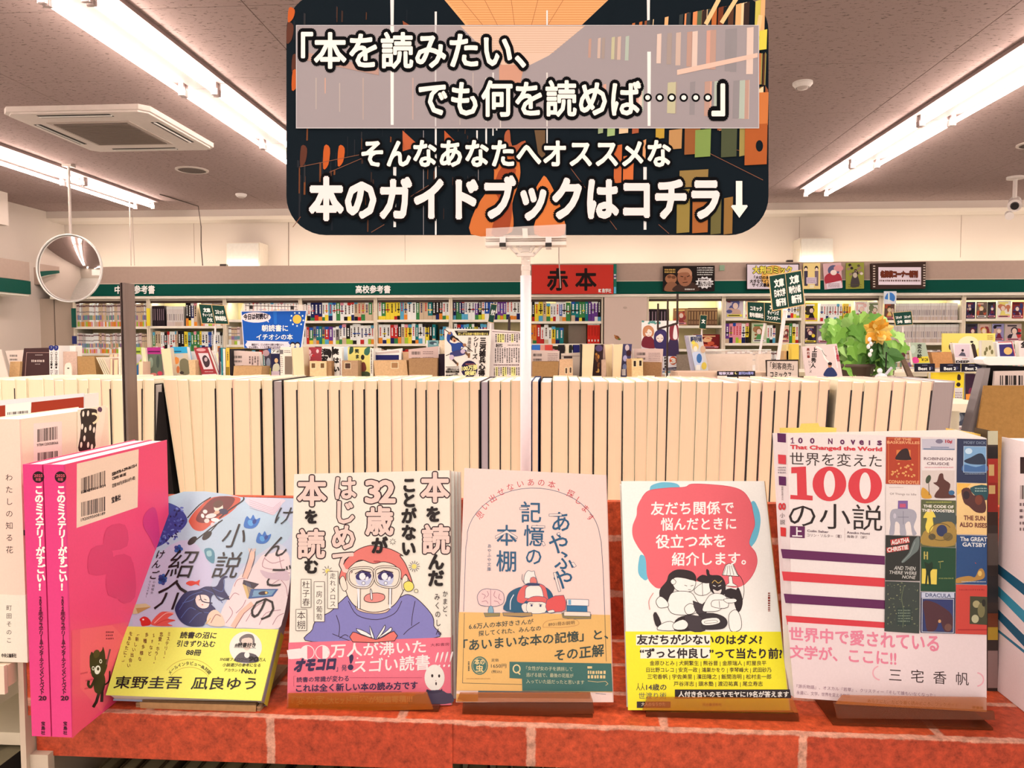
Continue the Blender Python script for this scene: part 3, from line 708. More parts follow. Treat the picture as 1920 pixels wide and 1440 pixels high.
def dark_poster(cv):
    cv.ell(1258,523,11,9,C(176,116,80)); cv.ell(1255,519,4,3,C(120,74,52)); cv.ell(1263,520,4,3,C(120,74,52)); cv.blob([(1246,545),(1252,530),(1266,530),(1272,545)],C(150,98,70))
    cv.blob([(1262,545.5),(1272,533),(1300,530),(1310,545.5)],C(70,48,40)); cv.ell(1284,520,14,17,C(168,108,78)); cv.blob([(1270,512),(1276,504),(1290,503),(1297,510),(1296,518),(1290,511),(1278,511)],C(206,150,116))
    cv.line([(1276,518),(1281,519)],1.6,C(60,36,28)); cv.line([(1288,519),(1293,517)],1.6,C(60,36,28)); cv.line([(1280,530),(1289,529)],1.4,C(70,36,30)); cv.poly([(1283,519),(1286,519),(1287,525),(1282,525)],C(140,86,60))
    cv.dashes(1246,503,1266,512,2,C(214,170,90),4,.7); cv.dashes(1307,500,1337,517,4,C(236,226,214),5,.5)
    st = [(1321+ (17 if k%2 else 13)*math.cos(k*math.pi/12)*1.05, 530+(12 if k%2 else 9)*math.sin(k*math.pi/12)) for k in range(24)]
    cv.poly(st, C(240,230,224)); cv.text('読んでいる!!',1309,527,1334,537,C(30,20,24),.03); cv.dashes(1311,521,1328,527,1,C(30,20,24),6); cv.dashes(1284,540,1303,544,1,C(236,226,214),7,.7)
panel('dark_poster','dark poster with a stern bald man pointing and a white burst','poster',[(1243,499),(1340,498),(1340,546),(1243,546)],7.83,.008,(30,22,22),dark_poster)
b = B(); a = at(1350,497,7.85); c_ = at(1359,507,7.85); b.box(a[0],c_[0],7.86,7.869,c_[2],a[2],C(150,170,140)); part('wall_tag', b, M_far, None, label='tiny green grey tag on the fascia right of the dark poster', cat='tag')
def comic_sign(cv):
    cv.rect(1401,496,1497,541.5,C(232,214,220)); cv.ell(1451,519,24,22,C(236,178,84)); cv.ell(1441,509,7,6,C(246,200,110))
    cv.text('大判コミック',1412,499,1484,513,C(246,226,90),.045,out=(C(40,24,20),.11)); cv.text('「大切の本は',1414,517,1448,524,C(40,26,30),.04); cv.text('大きなサイズで',1406,524,1450,531,C(40,26,30),.04); cv.text('サイズ最高!',1410,531,1446,538,C(40,26,30),.04)
panel('comic_sign','pink sign with a yellow headline about large comics','sign',[(1400,495),(1499,494),(1499,543),(1400,543)],7.82,.01,(44,34,36),comic_sign)
def p1(cv): 
    cv.rect(1506,494,1537,541,C(238,208,136)); 
    for x in (1511,1531): cv.ell(x,503,3.4,4.4,C(40,30,36)); cv.ell(x,505,2.4,3,C(240,210,190)); cv.poly([(x-3.5,508),(x+3.5,508),(x+3,536),(x-3,536)],C(60,54,74) if x<1520 else C(120,100,110))
    cv.rect(1512,520,1531,532,C(224,202,214)); cv.dashes(1513,521,1530,531,4,C(120,90,100),3); cv.rect(1518,534,1526,540,C(240,224,190))
panel('small_poster','yellow poster with two standing figures on the fascia','poster',[(1506,493.5),(1538,493),(1538,542),(1506,542)],7.83,.006,(238,208,136),p1)
def p2(cv): cv.ell(1563,507,11,10,C(90,90,120)); cv.ell(1572,503,9,6,C(220,150,150)); cv.blob([(1546,520),(1556,512),(1574,514),(1578,530),(1560,536),(1548,532)],C(170,50,62)); cv.ell(1563,511,6,5,C(240,214,200)); cv.poly([(1549,532),(1577,526),(1579,540),(1551,542)],C(228,206,210)); cv.dashes(1553,531,1574,539,3,C(120,80,96),8)
panel('small_poster','tilted red and pink poster, middle of three on the fascia','poster',[(1543,495),(1577,492),(1580,539),(1546,543)],7.825,.006,(214,170,170),p2)
def p3(cv): 
    r = random.Random(5)
    for k in range(16): cv.ell(r.uniform(1590,1616),r.uniform(497,515),3,2.6,C(*r.choice([(40,34,30),(150,120,100),(226,206,190),(90,80,60)])),0,8)
    cv.blob([(1595,538),(1597,520),(1603,508),(1609,520),(1611,536)],C(70,60,60)); cv.ell(1603,516,4,5,C(200,180,160)); cv.dashes(1590,532,1615,540,2,C(90,84,40),3,.3)
panel('small_poster','green poster with a small grey figure, rightmost of three on the fascia','poster',[(1586,493),(1620,492),(1620,541),(1586,542)],7.83,.006,(150,150,60),p3)
def plaque(cv):
    for k in range(9):
        y = 498+k*4.8
        cv.rect(1637,y,1641,y+2,C(220,196,176),False); cv.rect(1731,y-2,1735,y,C(220,196,176),False)
    cv.up(); cv.rect(1647,501,1727,534,C(240,218,222)); cv.text('名探偵コーナー新刊',1651,508,1720,520,C(120,50,30),.08,out=(C(70,24,16),.12)); cv.dashes(1649,523,1725,529,1,C(90,60,60),4,.55)
panel('framed_plaque','dark framed plaque with a pale panel and brown lettering','plaque',[(1634,494),(1736,491),(1735,541),(1635,542)],7.80,.04,(62,42,36),plaque)
b = B(); 
for x0,y0,x1,y1,lb in ((1476,494,1487,498,'small dark box on the fascia edge left of the cream wall box'),(412,495,424,498.5,'small dark box at the foot of the left wall box')):
    b = B(); a = at(x0,y1,7.95); c_ = at(x1,y0-.6,7.95); b.box(a[0],c_[0],7.95,8.0,Z_TOP-.003,Z_TOP+.03,C(60,48,44)); part('cable_box', b, M_plas, None, label=lb, cat='box')
b = B(); a=at(1657,570,7.8); c_=at(1681,546,7.8); b.box(a[0],c_[0],7.8,7.806,a[2],c_[2],C(226,226,232)); 
t = thing('price_card','blue and white card hanging from the post of the fourth comic bay','card',(a[0],7.8,a[2])); part('sheet', b, M_far, t)
cv = Canvas(*wplane(7.799), step=2e-4); cv.blob([(1659,560),(1664,550),(1672,549),(1678,556),(1676,565),(1668,562)],C(70,130,200)); cv.rect(1665,549,1668,566,C(230,236,240)); cv.done('print', t, M_far)
# ------------------------------------------------------------ the long row of novels, fore-edges towards us
YR = .95
CRM = C(255,219,184); CRT = C(255,252,244)
bounds = [(-30,0,0),(0,27,0),(27,48,0),(48,78,0),(78,99,0),(99,117,0),(117,143,0),(143,163,0),(163,187,0),(187,205,0),(205,227,0),
 (241,265,.02),(266,287,.03),
 (303,329,-.13),(330,351,-.05),(352,375,-.01),(376,403,0),(404,434,0),(435,466,0),(467,488,0),(490,509,0),(531,556,0),(557,587,0),(588,614,0),(615,636,0),(637,661,0),(662,683,0),(684,706,0),(708,732,0),(733,752,0),(753,779,0),(780,799,0),(800,822,0),(823,849,0),(850,879,0),(880,899,0),
 (917,938,0),(939,957,0),(958,976,0),(977,996,0),(997,1010,0),(1013,1035,0),(1036,1065,0),(1067,1088,0),(1089,1114,0),(1115,1140,0),(1141,1168,0),(1169,1191,0),(1192,1215,.0),(1216,1234,.01),(1235,1253,.01),(1254,1277,.015),(1278,1306,.02),(1307,1330,.02),(1331,1355,.02),(1356,1385,.025),(1386,1408,.03),(1409,1430,.03),(1431,1455,.03),(1456,1482,.035),(1483,1503,.04),(1504,1536,.04),(1537,1557,.05),(1571,1600,.06),(1601,1623,.06),(1624,1649,.065),(1650,1676,.07),(1677,1700,.07),(1701,1728,.075),(1729,1751,.08)]
HB = .188; ZB = CH-.0435-HB
def stock(x0,x1,lean,label,name='stock_book',page=CRM,top=CRT,cov=None,hh=0.,grp='novels in the long row with their fore-edges showing',dep=.13):
    rr = random.Random(int(x0*3+7))
    X0, X1 = at(x0,712,YR)[0], at(x1,712,YR)[0]; H = HB+rr.uniform(-.0018,.0008)+hh; th = math.tan(lean); yo = rr.uniform(0,.003)
    t = thing(name, label, 'book', ((X0+X1)/2-th*H, YR+yo, ZB), grp)
    def col(xa,xb,ya,yb,za,zb,c,tp=None):
        q = B(); m=[(xa,ya,za),(xb,ya,za),(xb,yb,za),(xa,yb,za),(xa,ya,zb),(xb,ya,zb),(xb,yb,zb),(xa,yb,zb)]
        q.v = [(x-th*(ZB+H-z), y, z) for x,y,z in m]
        q.f = [[0,3,2,1],[4,5,6,7],[0,1,5,4],[1,2,6,5],[2,3,7,6],[3,0,4,7]]; q.c = [c,tp or c,c,c,c,c]; return q
    y0 = YR+yo
    cc = cov or rr.choice([C(248,228,196)]*6+[C(250,206,186)])
    part('pages', col(X0+.0008,X1-.0008,y0+.0009,y0+dep-.002,ZB+.001,ZB+H-.0016,page,top), M_page, t)
    part('front_cover', col(X0+.0001,X0+.0007,y0,y0+dep,ZB,ZB+H,cc), M_print, t)
    q = col(X1-.0007,X1-.0001,y0,y0+dep,ZB,ZB+H,cc)
    if rr.random() < .62 and cov is None:      # dark strip standing in for the shaded gap between two books
        d = B(); w2 = rr.uniform(.0010,.0019); d = col(X1-w2,X1-.0001,y0+.0003,y0+dep-.01,ZB,ZB+H-.0125,C(52,44,46)); 
        part('gap_shade', d, M_print, t); q = col(X1-.0007,X1-.0001,y0,y0+.0002,ZB+H-.0122,ZB+H,cc)
    part('back_cover', q, M_print, t)
    part('spine', col(X0+.0007,X1-.0007,y0+dep-.001,y0+dep,ZB,ZB+H,cc), M_print, t)
for k,(a,c_,ln) in enumerate(bounds):
    if k == 0: lb = 'cream paged novel cut by the left picture edge, start of the long fore-edge row'
    elif a < 230: lb = 'cream paged novel, %s from the picture edge, left of the steel post' % ORD(k)
    elif a < 300: lb = 'cream paged novel leaning left between steel post and black book, %s of two' % ('first' if a<250 else 'second')
    elif a < 510: lb = 'cream paged novel, %s right of the black book in the long row' % ORD(k-12)
    elif a < 900: lb = 'cream paged novel, %s right of the first grey edged book' % ORD(k-20)
    elif a < 1560: lb = 'cream paged novel, %s right of the second grey edged book' % ORD(k-35)
    else: lb = 'cream paged novel leaning near the right end, %s after the gap' % ORD(k-62)
    if (a,c_) == (1331,1355): pass
    stock(a,c_,ln,lb, cov=C(30,60,110) if a==997 else (C(20,30,40) if a in (1013,203) else None))
GR = C(176,156,152)
stock(511,528,0,'grey edged book with dark covers, nearer the left end of the long row','grey_edged_book',GR,C(236,222,214),C(40,32,34),grp='grey edged books in the long row')
stock(901,915,0,'grey edged book just left of the banner pole in the long row','grey_edged_book',C(190,172,176),C(236,222,214),C(80,72,78),-.0012,grp='grey edged books in the long row')
stock(1752,1792,.085,'thick grey edged book at the right end of the long row','thick_book',C(172,152,148),C(250,240,230),C(186,166,160),grp='grey edged books in the long row')
stock(288,302,.02,'black covered book with a pale grey edge left of the leaning novels','black_book',C(186,170,160),C(220,200,190),C(26,22,24),-.006,grp='other books in the long row')
b = B(); q = [at(x,y,.952) for x,y in ((297,735),(306,735),(326,930),(286,930))]; b.slab(q, V(0,.12,0), C(24,20,22)); part('black_book', b, M_gloss, None, label='black glossy book wedged slantwise in the row right of the steel post', cat='book')
# riser and base of the display gondola
RX0, RX1 = at(-60,712,YR)[0], at(1800,712,YR)[0]-.002
t = thing('display_gondola', 'cream shop gondola carrying the brick display box and the long row of novels', 'shelf unit', (0,.9,0))
CAB = C(236,214,186)
b = B(); b.box(RX0,RX1+.02,.80,1.12,ZB-.018,ZB-.0005,CAB); part('riser_shelf', b, M_paint, t)
ZS = CH-.300
b = B(); b.box(-.52,.62,.60,1.12,ZS-.045,ZS-.034,CAB); part('middle_shelf', b, M_paint, t)
b = B(); b.box(-.6,.66,1.12,1.135,.1,ZB-.02,CAB); part('back_panel', b, M_paint, t)
b = B(); b.box(-.6,.66,.60,1.12,CH-.62,CH-.60,CAB); part('lower_shelf', b, M_paint, t)
b = B(); b.box(-.6,.66,.50,1.12,.08,.14,CAB); part('base_deck', b, M_paint, t)
b = B(); b.box(-.6,.66,.56,1.10,0,.08,C(90,76,70)); part('plinth', b, M_paint, t)
# slotted steel post rising between the books
p0 = at(229,706,.90); p1 = at(244,706,.90)
t = thing('steel_post', 'dark grey slotted steel upright standing in the row of novels at left', 'post', ((p0[0]+p1[0])/2,.905,0.14))
zt = at(235,531,.90)[2]
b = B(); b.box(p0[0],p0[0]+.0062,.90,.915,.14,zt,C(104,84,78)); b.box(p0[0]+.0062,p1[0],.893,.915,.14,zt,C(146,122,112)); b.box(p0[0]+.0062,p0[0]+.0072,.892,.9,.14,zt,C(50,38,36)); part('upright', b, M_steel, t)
b = B()
for k in range(26):
    z = zt-.006-k*.03; 
    if z > .3: b.box(p0[0]+.0016,p0[0]+.0044,.8993,.9001,z-.006,z,C(40,30,30))
part('slots', b, M_black, t, kind='stuff')

# ------------------------------------------------------------ second gondola and everything standing on it
ZT = CH-.158
def ytab(Y): return 648+.158*FPX/Y
t = thing('middle_gondola', 'cream gondola behind the novels carrying paperbacks and dividers', 'shelf unit', (0,2.3,0))
x0g, x1g = at(-120,700,2.1)[0], at(1500,700,2.1)[0]
b = B(); b.box(x0g,x1g,1.98,2.68,ZT-.03,ZT-.0005,CAB); part('top_shelf', b, M_paint, t)
b = B(); b.box(x0g,x1g,2.18,2.22,.1,ZT-.03,CAB); part('spine_panel', b, M_paint, t)
for z in (.12,.45,.8): b = B(); b.box(x0g,x1g,1.98,2.68,z,z+.02,CAB); part('shelf', b, M_paint, t)
NOP = lambda cv: None
def ext(q, Y, yb=706.):
    """extend a quad (tl,tr,br,bl) seen down to yb until it stands on the gondola top"""
    tl,tr,br,bl = [np.array(p,float) for p in q]; yt = ytab(Y)-.3
    f = lambda a, c: c + (c-a)*((yt-c[1])/(c[1]-a[1]))
    return [tl, tr, f(tr,br), f(tl,bl)]
def standing(name, label, q, Y=2.1, thk=.016, base=(240,226,206), paint=NOP, cat='book', kind='cover', m=None, yb=None, grp=None, full=False):
    q = q if full else ext(q, Y)
    P3 = [at(x,y,Y) for x,y in q]; mid = sum(P3)/4
    t = thing(name, label, cat, (mid[0], Y+thk/2, min(p[2] for p in P3)), grp)
    u = (P3[1]-P3[0]); u = u/np.linalg.norm(u); ins = .0012
    if kind == 'cover':
        b = B(); b.slab(P3, V(0,.0008,0), C(*base)); part('front_cover', b, m or M_print, t)
        r = [P3[0]+u*ins-V(0,0,ins), P3[1]-u*ins-V(0,0,ins), P3[2]-u*ins+V(0,0,ins*.3), P3[3]+u*ins+V(0,0,ins*.3)]
        b = B(); b.slab([p+V(0,.0008,0) for p in r], V(0,thk-.0016,0), C(255,244,226)); part('pages', b, M_page, t)
        b = B(); b.slab([p+V(0,thk-.0008,0) for p in P3], V(0,.0008,0), C(*base)); part('back_cover', b, m or M_print, t)
    elif kind == 'edge':      # fore-edge towards us, covers at both sides
        r = [P3[0]+u*ins*.8-V(0,0,ins), P3[1]-u*ins*.8-V(0,0,ins), P3[2]-u*ins*.8, P3[3]+u*ins*.8]
        b = B(); b.slab([p+V(0,.001,0) for p in r], V(0,.104,0), C(248,216,172), C(255,240,216)); part('pages', b, M_page, t)
        for a,c_,nm in ((0,3,'front_cover'),(1,2,'back_cover')):
            s_ = 1 if a == 0 else -1
            b = B(); b.slab([P3[a],P3[a]+u*s_*.0008,P3[c_]+u*s_*.0008,P3[c_]], V(0,.106,0), C(*base)); part(nm, b, M_print, t)
    elif kind == 'box':       # folded card divider: front, sides, open top
        w_ = .0015; n_ = V(0,thk,0); 
        b = B(); b.slab(P3, V(0,w_,0), C(*base)); part('front_flap', b, M_card, t)
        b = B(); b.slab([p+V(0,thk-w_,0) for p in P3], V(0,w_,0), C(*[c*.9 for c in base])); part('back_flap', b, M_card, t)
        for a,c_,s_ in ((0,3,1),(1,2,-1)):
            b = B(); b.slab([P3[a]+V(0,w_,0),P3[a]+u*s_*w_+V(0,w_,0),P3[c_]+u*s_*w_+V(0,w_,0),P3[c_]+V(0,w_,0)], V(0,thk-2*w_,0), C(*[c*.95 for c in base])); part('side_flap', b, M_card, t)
    elif kind == 'solid':
        b = B(); b.slab(P3, V(0,thk,0), C(*base)); part('body', b, m or M_card, t)
    cv = Canvas(*wplane(Y), step=4e-5, lift=2e-5); paint(cv); cv.done('print', t, m or M_print); return t
BKC=C(30,24,26)
def barcodeprint(x,y,w_,h,x2=None,seed=1):
    def f(cv):
        cv.bars(x,y,x+w_,y+h,BKC,seed); cv.bars(x,y+h*1.9,x+w_,y+h*2.7,BKC,seed+1)
        if x2: cv.vdashes(x2,y-1,x2+w_*1.05,y+h*3.2,5,C(70,50,50),seed)
    return f
standing('paperback','pale paperback with a barcode leaning at the far left behind the row',[(10,658),(43,656),(40,706),(24,706)],2.14,.02,(232,206,190),barcodeprint(18,665,15,4,None,3))
standing('card_block','small tan card block in front of the leftmost barcode paperback',[(19,678),(38,678),(36,706),(17,706)],2.09,.03,(214,168,118),kind='solid',cat='divider')
standing('curled_leaflet','pale curled leaflet at the left picture edge',[(-14,655),(1,655),(15,706),(-14,706)],2.05,.004,(240,214,196),cat='leaflet',kind='solid',m=M_print)
def f(cv): cv.line([(47,706),(50,661),(92,661)],1,C(170,130,120)); cv.dashes(66,664,80,667,1,C(200,180,170),2); cv.dashes(59,673,84,679,1,C(220,196,184),4,.7); cv.dashes(66,681,76,684,1,C(200,180,170),5)
standing('dark_novel','dark maroon brown novel with a thin pale ruled cover, faced out at left',[(45,653),(92,652),(94,706),(38,706)],2.1,.02,(72,46,46),f)
for k,x in enumerate((92,101)):
    def f(cv,x=x): cv.blob([(x+.3,648.5),(x+8,648.5),(x+8,655),(x+4,657.5),(x+.3,655)],C(40,50,120)); cv.text('フ',x+2.5,649,x+6,654,C(240,230,230)); cv.vtext('ハヤカワ文庫',x+4.5,659,x+4.5,686,5,BKC,.03); cv.rect(x+3,687,x+6,691,BKC); cv.dashes(x+2.5,693,x+7,705,4,C(80,60,70),k,.7)
    standing('paperback','white spined paperback with a blue cap, %s of the pair beside the brown novel' % ('left' if k==0 else 'right'),[(x+.2,648),(x+8.6,648),(x+9.2,706),(x+1,706)],2.08,.1,(244,230,220),f,kind='solid',m=M_print)
standing('cream_book','pale cover book behind the rosy divider with a white bookend',[(109.5,648),(142,648),(142,706),(110,706)],2.13,.03,(250,240,226))
standing('divider','rosy beige divider with a white bookend in front',[(110,659),(144,659),(145,706),(110,706)],2.1,.003,(222,184,164),cat='divider',kind='solid')
def f(cv): cv.ell(128,690.5,2.2,1,C(30,24,24))
q=[at(x,y,2.07) for x,y in spline([(120.5,753),(121,700),(122,684),(128,680),(133,684),(134.5,700),(135,753)],False,4)]
b=B(); b.slab(q, V(0,.003,0), C(246,226,204)); t=part('bookend', b, M_plas, None, label='white arched bookend with a small slot before the rosy divider', cat='bookend')
cv=Canvas(*wplane(2.07),step=4e-5); cv.ell(128,690.5,2.2,1.1,C(30,24,24)); cv.done('slot', t, M_black)
standing('divider_box','brown card divider leaning in the left part of the second row',[(145,668),(177,668),(181,706),(146,706)],2.1,.05,(186,142,92),cat='divider',kind='box')
for k in range(4):
    x=180+k*4; standing('booklet','thin dark edged booklet leaning right of the brown divider, %s of four' % ORD(k+1),[(x,670+k*.6),(x+2.2,670+k*.6),(x+19,706),(x+16.5,706)],2.09,.09,(240,220,196),kind='edge')
for k,(x0,x1,y) in enumerate(((206,211,672),(213,221,674),(205,212,664),(213,220,664))):
    standing('paperback','cream fore-edge paperback just left of the steel post, %s of four' % ORD(k+1),[(x0,y),(x1,y),(x1,706),(x0,706)],2.08+.12*(k>1),.1,(226,180,160),kind='edge')
standing('white_card','tall thin white card edge touching the steel post',[(222,651),(225.5,651),(226,706),(223,706)],2.06,.1,(246,232,206),kind='solid',cat='card')
def f(cv): cv.rect(246,658,263,661,C(70,90,30)); cv.blob([(247,668),(262,664),(265,672),(255,683),(246,678)],C(196,176,186)); cv.blob([(246,684),(255,686),(264,680),(264,705),(246,705)],C(40,100,150))
standing('novel','lime topped novel cover just right of the steel post',[(243,651),(264.5,651),(266,706),(243,706)],2.12,.02,(170,186,70),f)
standing('paperback','small cream fore-edge paperback between the lime and magenta covers',[(260,678),(268,678),(268,706),(260,706)],2.07,.1,(236,196,170),kind='edge')
standing('paperback','narrow cream fore-edge paperback against the magenta cover',[(265.5,652),(272,652),(277,706),(270,706)],2.1,.1,(246,226,200),kind='edge')
def f(cv): cv.poly([(273,664),(303,664),(306.5,705.5),(277,705.5)],C(96,104,88)); cv.rect(278,658,300,660.5,C(90,20,70)); cv.ell(283,680,4,10,C(140,150,130)); cv.ell(296,678,3,12,C(70,80,70)); cv.ell(300,700,5,4,C(190,60,80)); cv.ell(288,702,6,3,C(200,120,110))
standing('novel','novel with a magenta band over a murky green cover',[(272.5,651.5),(301,651),(307,706),(277,706)],2.11,.02,(176,44,124),f)
standing('paperback','thick cream fore-edge paperback between magenta and blue covers',[(301.5,654),(319,652),(325,705),(309,705)],2.1,.1,(240,214,184),kind='edge')
def f(cv): cv.poly([(322,663),(352,662),(357,704),(328.5,704)],C(206,186,160)); cv.ell(331,676,5,7,C(226,140,70)); cv.ell(337,667,7,4,C(190,186,182)); cv.blob([(337,678),(346,672),(355,680),(356,700),(340,701)],C(120,112,86)); cv.ell(334,693,3,7,C(200,110,60)); cv.ell(341,699,4,3,C(60,50,44)); cv.rect(325,658,340,660,C(20,90,130))
standing('novel','novel with a sky blue band over an orange flower and grey figure',[(320,650.5),(350,650),(357.5,704.5),(328,704.5)],2.12,.02,(50,160,204),f)
standing('card_block','tan card block between the blue topped novel and the red one',[(353,675),(366,675),(367,706),(356,706)],2.07,.06,(226,186,140),kind='solid',cat='divider')
standing('white_book','white book lying open behind the red novel',[(352,659),(400,657),(408,706),(358,706)],2.17,.02,(244,226,212))
def f(cv): cv.poly([(371.5,662),(390,662),(400,692),(382,692.5)],C(232,206,206)); cv.blob([(379,672),(385,666),(393,676),(392,686),(385,688)],C(70,50,56)); cv.ell(386,674,3,4,C(200,170,170)); cv.ell(377,656,9,3,C(226,160,160)); cv.dashes(384,696,400,698,1,C(240,220,214),3)
standing('novel','red novel with a framed grey picture leaning left of the blue poster',[(363,652),(389,651),(407,701),(379,703)],2.09,.016,(164,56,60),f)
standing('white_slip','white slip at the foot of the red novel',[(378,702),(405,701),(408,707),(381,708)],2.05,.002,(240,220,210),cat='slip',kind='solid',m=M_print)
standing('paperback','cream edged white book leaning right of the red novel',[(404,662),(409,661),(421,706),(415,706)],2.1,.09,(250,240,226),kind='edge')
for x0,x1,y,cc,lb in ((409.5,413,652,(90,70,90),'thin plum spine beside the teal one'),(414,417.5,652,(40,130,140),'thin teal spine left of the yellow one'),(418,422,654,(240,228,216),'thin white spine between teal and yellow'),(423.5,430,652,(240,190,70),'tall yellow spine with dark lettering left of the barcode book'),(430.5,433,654,(40,34,40),'thin black spine touching the barcode book')):
    def f(cv,x0=x0,x1=x1,y=y,cc=cc):
        if x1-x0>5: cv.vdashes(x0+1.5,y+6,x1-1,y+24,1,C(60,40,30),2); cv.rect(x0,688,x1,705,C(150,120,40))
    standing('paperback',lb,[(x0,y),(x1,y),(x1+1,706),(x0+1,706)],2.1,.1,cc,f,kind='solid',m=M_print)
def f(cv): barcodeprint(438,667,16,4.6,None,5)(cv); cv.vdashes(466,667,486,685,4,C(90,64,64),5)
standing('paperback','barcode backed paperback leaning over the tan divider left of the blue poster foot',[(432,657),(485,660),(489,690),(442,690)],2.12,.022,(228,198,186),f)
standing('divider_box','tan card divider under the leaning barcode paperback, below the blue poster',[(438.5,686),(491,687),(490,706),(437,706)],2.06,.06,(206,160,112),cat='divider',kind='box')
def f(cv): cv.rect(503,654,511,662,C(40,90,160)); cv.ell(499,662,6,6,C(190,150,150)); cv.ell(503,680,4,9,C(150,150,160)); cv.rect(503,690,508,704,C(220,200,80))
standing('novel','dark mixed cover partly hidden behind the barcode paperback',[(494,654),(508,652),(508,706),(500,706)],2.14,.02,(70,60,74),f)
def f(cv): cv.rect(508.5,655,524,663,C(246,236,226)); cv.text('アオ',510,656,524,662,BKC,.03); cv.ell(518,676,3.4,4.4,C(226,180,130)); cv.blob([(511,692),(513,684),(520,681),(524,686),(523,695),(512,696)],C(206,196,170)); cv.rect(509,696,524,705,C(206,180,190))
standing('novel','navy cover with a small seated figure under the word アオ',[(508,654),(524.5,654),(525,706),(508.5,706)],2.11,.02,(34,32,66),f)
def f(cv): cv.rect(525,656,531,664,C(120,110,110)); cv.dashes(533,656,545,662,2,C(90,80,80),2); cv.rect(534,668,548,702,C(136,116,100)); cv.dashes(526,667,531,700,9,C(150,130,126),2)
standing('cream_book','cream back cover with a grey window right of the アオ novel',[(525,651),(546,650),(549,706),(526,706)],2.1,.02,(246,228,210),f)
standing('paperback','broad cream fore-edge block beside the blue poster foot',[(546.5,652),(568,650),(571,705),(550,705)],2.09,.1,(246,220,184),kind='edge')
def f(cv):
    r=random.Random(4)
    for k in range(12): cv.ell(r.uniform(573,601),r.uniform(655,673),r.uniform(2,4),r.uniform(2,5),C(*r.choice([(230,120,140),(200,50,60),(240,200,200),(120,24,34)])),0,9)
    cv.ell(578,690,6,10,C(170,40,50)); cv.rect(572,696,580,703,C(240,220,200))
standing('novel','red and pink flowered cover behind the box with two square holes',[(570,651),(603,651),(603,706),(571,706)],2.14,.02,(170,60,70),f)
def holes(hs, cc=(120,84,50)):
    def f(cv):
        for (a,b_,c_,d) in hs: cv.rect(a-.8,b_-.8,c_+.8,d+.8,C(250,226,186)); cv.rect(a,b_,c_,d,C(*cc))
    return f
standing('wooden_block','pale wooden divider box with two square holes',[(580.5,677),(612,677),(612,706),(581,706)],2.08,.07,(240,200,150),holes([(584,681,591,690),(601,681,608,690)]),cat='divider',kind='box')
standing('card_block','brown card side right of the two holed box',[(612.5,677),(621.5,677),(622,706),(613,706)],2.085,.05,(176,132,92),kind='solid',cat='divider')
def f(cv): cv.vtext('溜家',609,653,609,680,13,BKC,.05); cv.blob([(616,654),(622,660),(619,672),(614,664)],BKC)
standing('novel','white cover with heavy brush lettering behind the wooden box',[(603.5,650),(622,650),(622.5,706),(604,706)],2.12,.02,(240,228,216),f)
def f(cv): cv.vtext('実はい',629,651,631,700,12,BKC,.06); cv.vdashes(636,672,640,704,1,C(150,110,110),3); cv.poly([(622,650),(626,650),(622.5,680)],BKC)
standing('novel','white cover with large brush lettering 実はい faced out left of centre',[(622.5,650),(641,650),(642,706),(625,706)],2.11,.02,(246,234,222),f)
standing('pale_book','pale blue cover showing above the grey box with one hole',[(640,650),(651,650),(652,706),(641,706)],2.16,.02,(206,216,232))
standing('wooden_block','grey brown divider box with one dark hole',[(641,676),(671,676),(671,706),(641,706)],2.08,.06,(190,150,116),holes([(647,681,657,691)],(84,56,44)),cat='divider',kind='box')
def f(cv):
    cv.blob([(656,652),(662,651),(662,660),(655,664)],C(50,80,60)); cv.blob([(684,655),(692,650),(695,656),(690,666),(683,664)],C(60,110,90)); cv.ell(680,670,3.4,5,C(40,34,34)); cv.blob([(676,690),(678,680),(684,680),(687,692),(682,698),(677,697)],C(120,60,50)); cv.vtext('笑ませ',669,653,671,684,8,C(40,50,40),.05); cv.blob([(672,705),(674,698),(690,697),(694,705)],C(70,80,56))
standing('novel','yellow and green cover with a small dark figure faced out',[(652,651),(693.5,651),(694,706),(654,706)],2.12,.02,(236,216,120),f)
def f(cv): cv.vdashes(694.5,655,698.5,700,1,C(60,50,44),3)
standing('paperback','narrow white spine with dark lettering right of the yellow cover',[(693.8,653),(699.5,653),(699.8,706),(694,706)],2.1,.1,(246,232,216),f,kind='solid',m=M_print)
def f(cv): cv.poly([(702,661),(748,657),(749,661),(702,665)],C(214,190,180)); cv.rect(703,665.5,748,675,C(34,36,96))
standing('picture_book','white framed book with a navy block standing inside the long wooden divider',[(700,660),(752,653),(753,706),(701,706)],2.13,.02,(246,236,224),f)
standing('wooden_block','long two tone wooden divider box with one square hole',[(700.5,676),(762,675),(765,706),(703,706)],2.08,.05,(222,176,130),holes([(734,680,746,690)],(170,122,80)),cat='divider',kind='box')
standing('paperback','cream paperback top showing between wooden divider and brown box',[(755,660),(768,660),(768,706),(757,706)],2.14,.05,(226,176,136),kind='solid')
def f(cv): barcodeprint(772,659,16,6,None,9)(cv); cv.dashes(793,658,812,665,2,C(110,80,80),4,.4); cv.dashes(793,669,814,671,1,C(110,80,80),5,.6)
standing('paperback','barcode backed paperback rising from the large brown divider left of the samurai poster',[(766,655),(822,649),(822,706),(767,706)],2.13,.03,(226,190,178),f)
standing('divider_box','large brown card divider left of the samurai poster',[(766.5,672),(820,671.5),(819,706),(767,706)],2.07,.06,(176,134,96),cat='divider',kind='box')
standing('photo_card','small card with a teal photograph above the brown divider',[(799,638),(822,638),(822,668),(799,668)],2.2,.003,(120,160,160),lambda cv:(cv.rect(799,638,802,668,C(236,220,206)),cv.ell(812,643,7,3,C(60,80,90)),cv.ell(816,645,3,2,C(180,200,200))),cat='card',kind='solid',m=M_print)
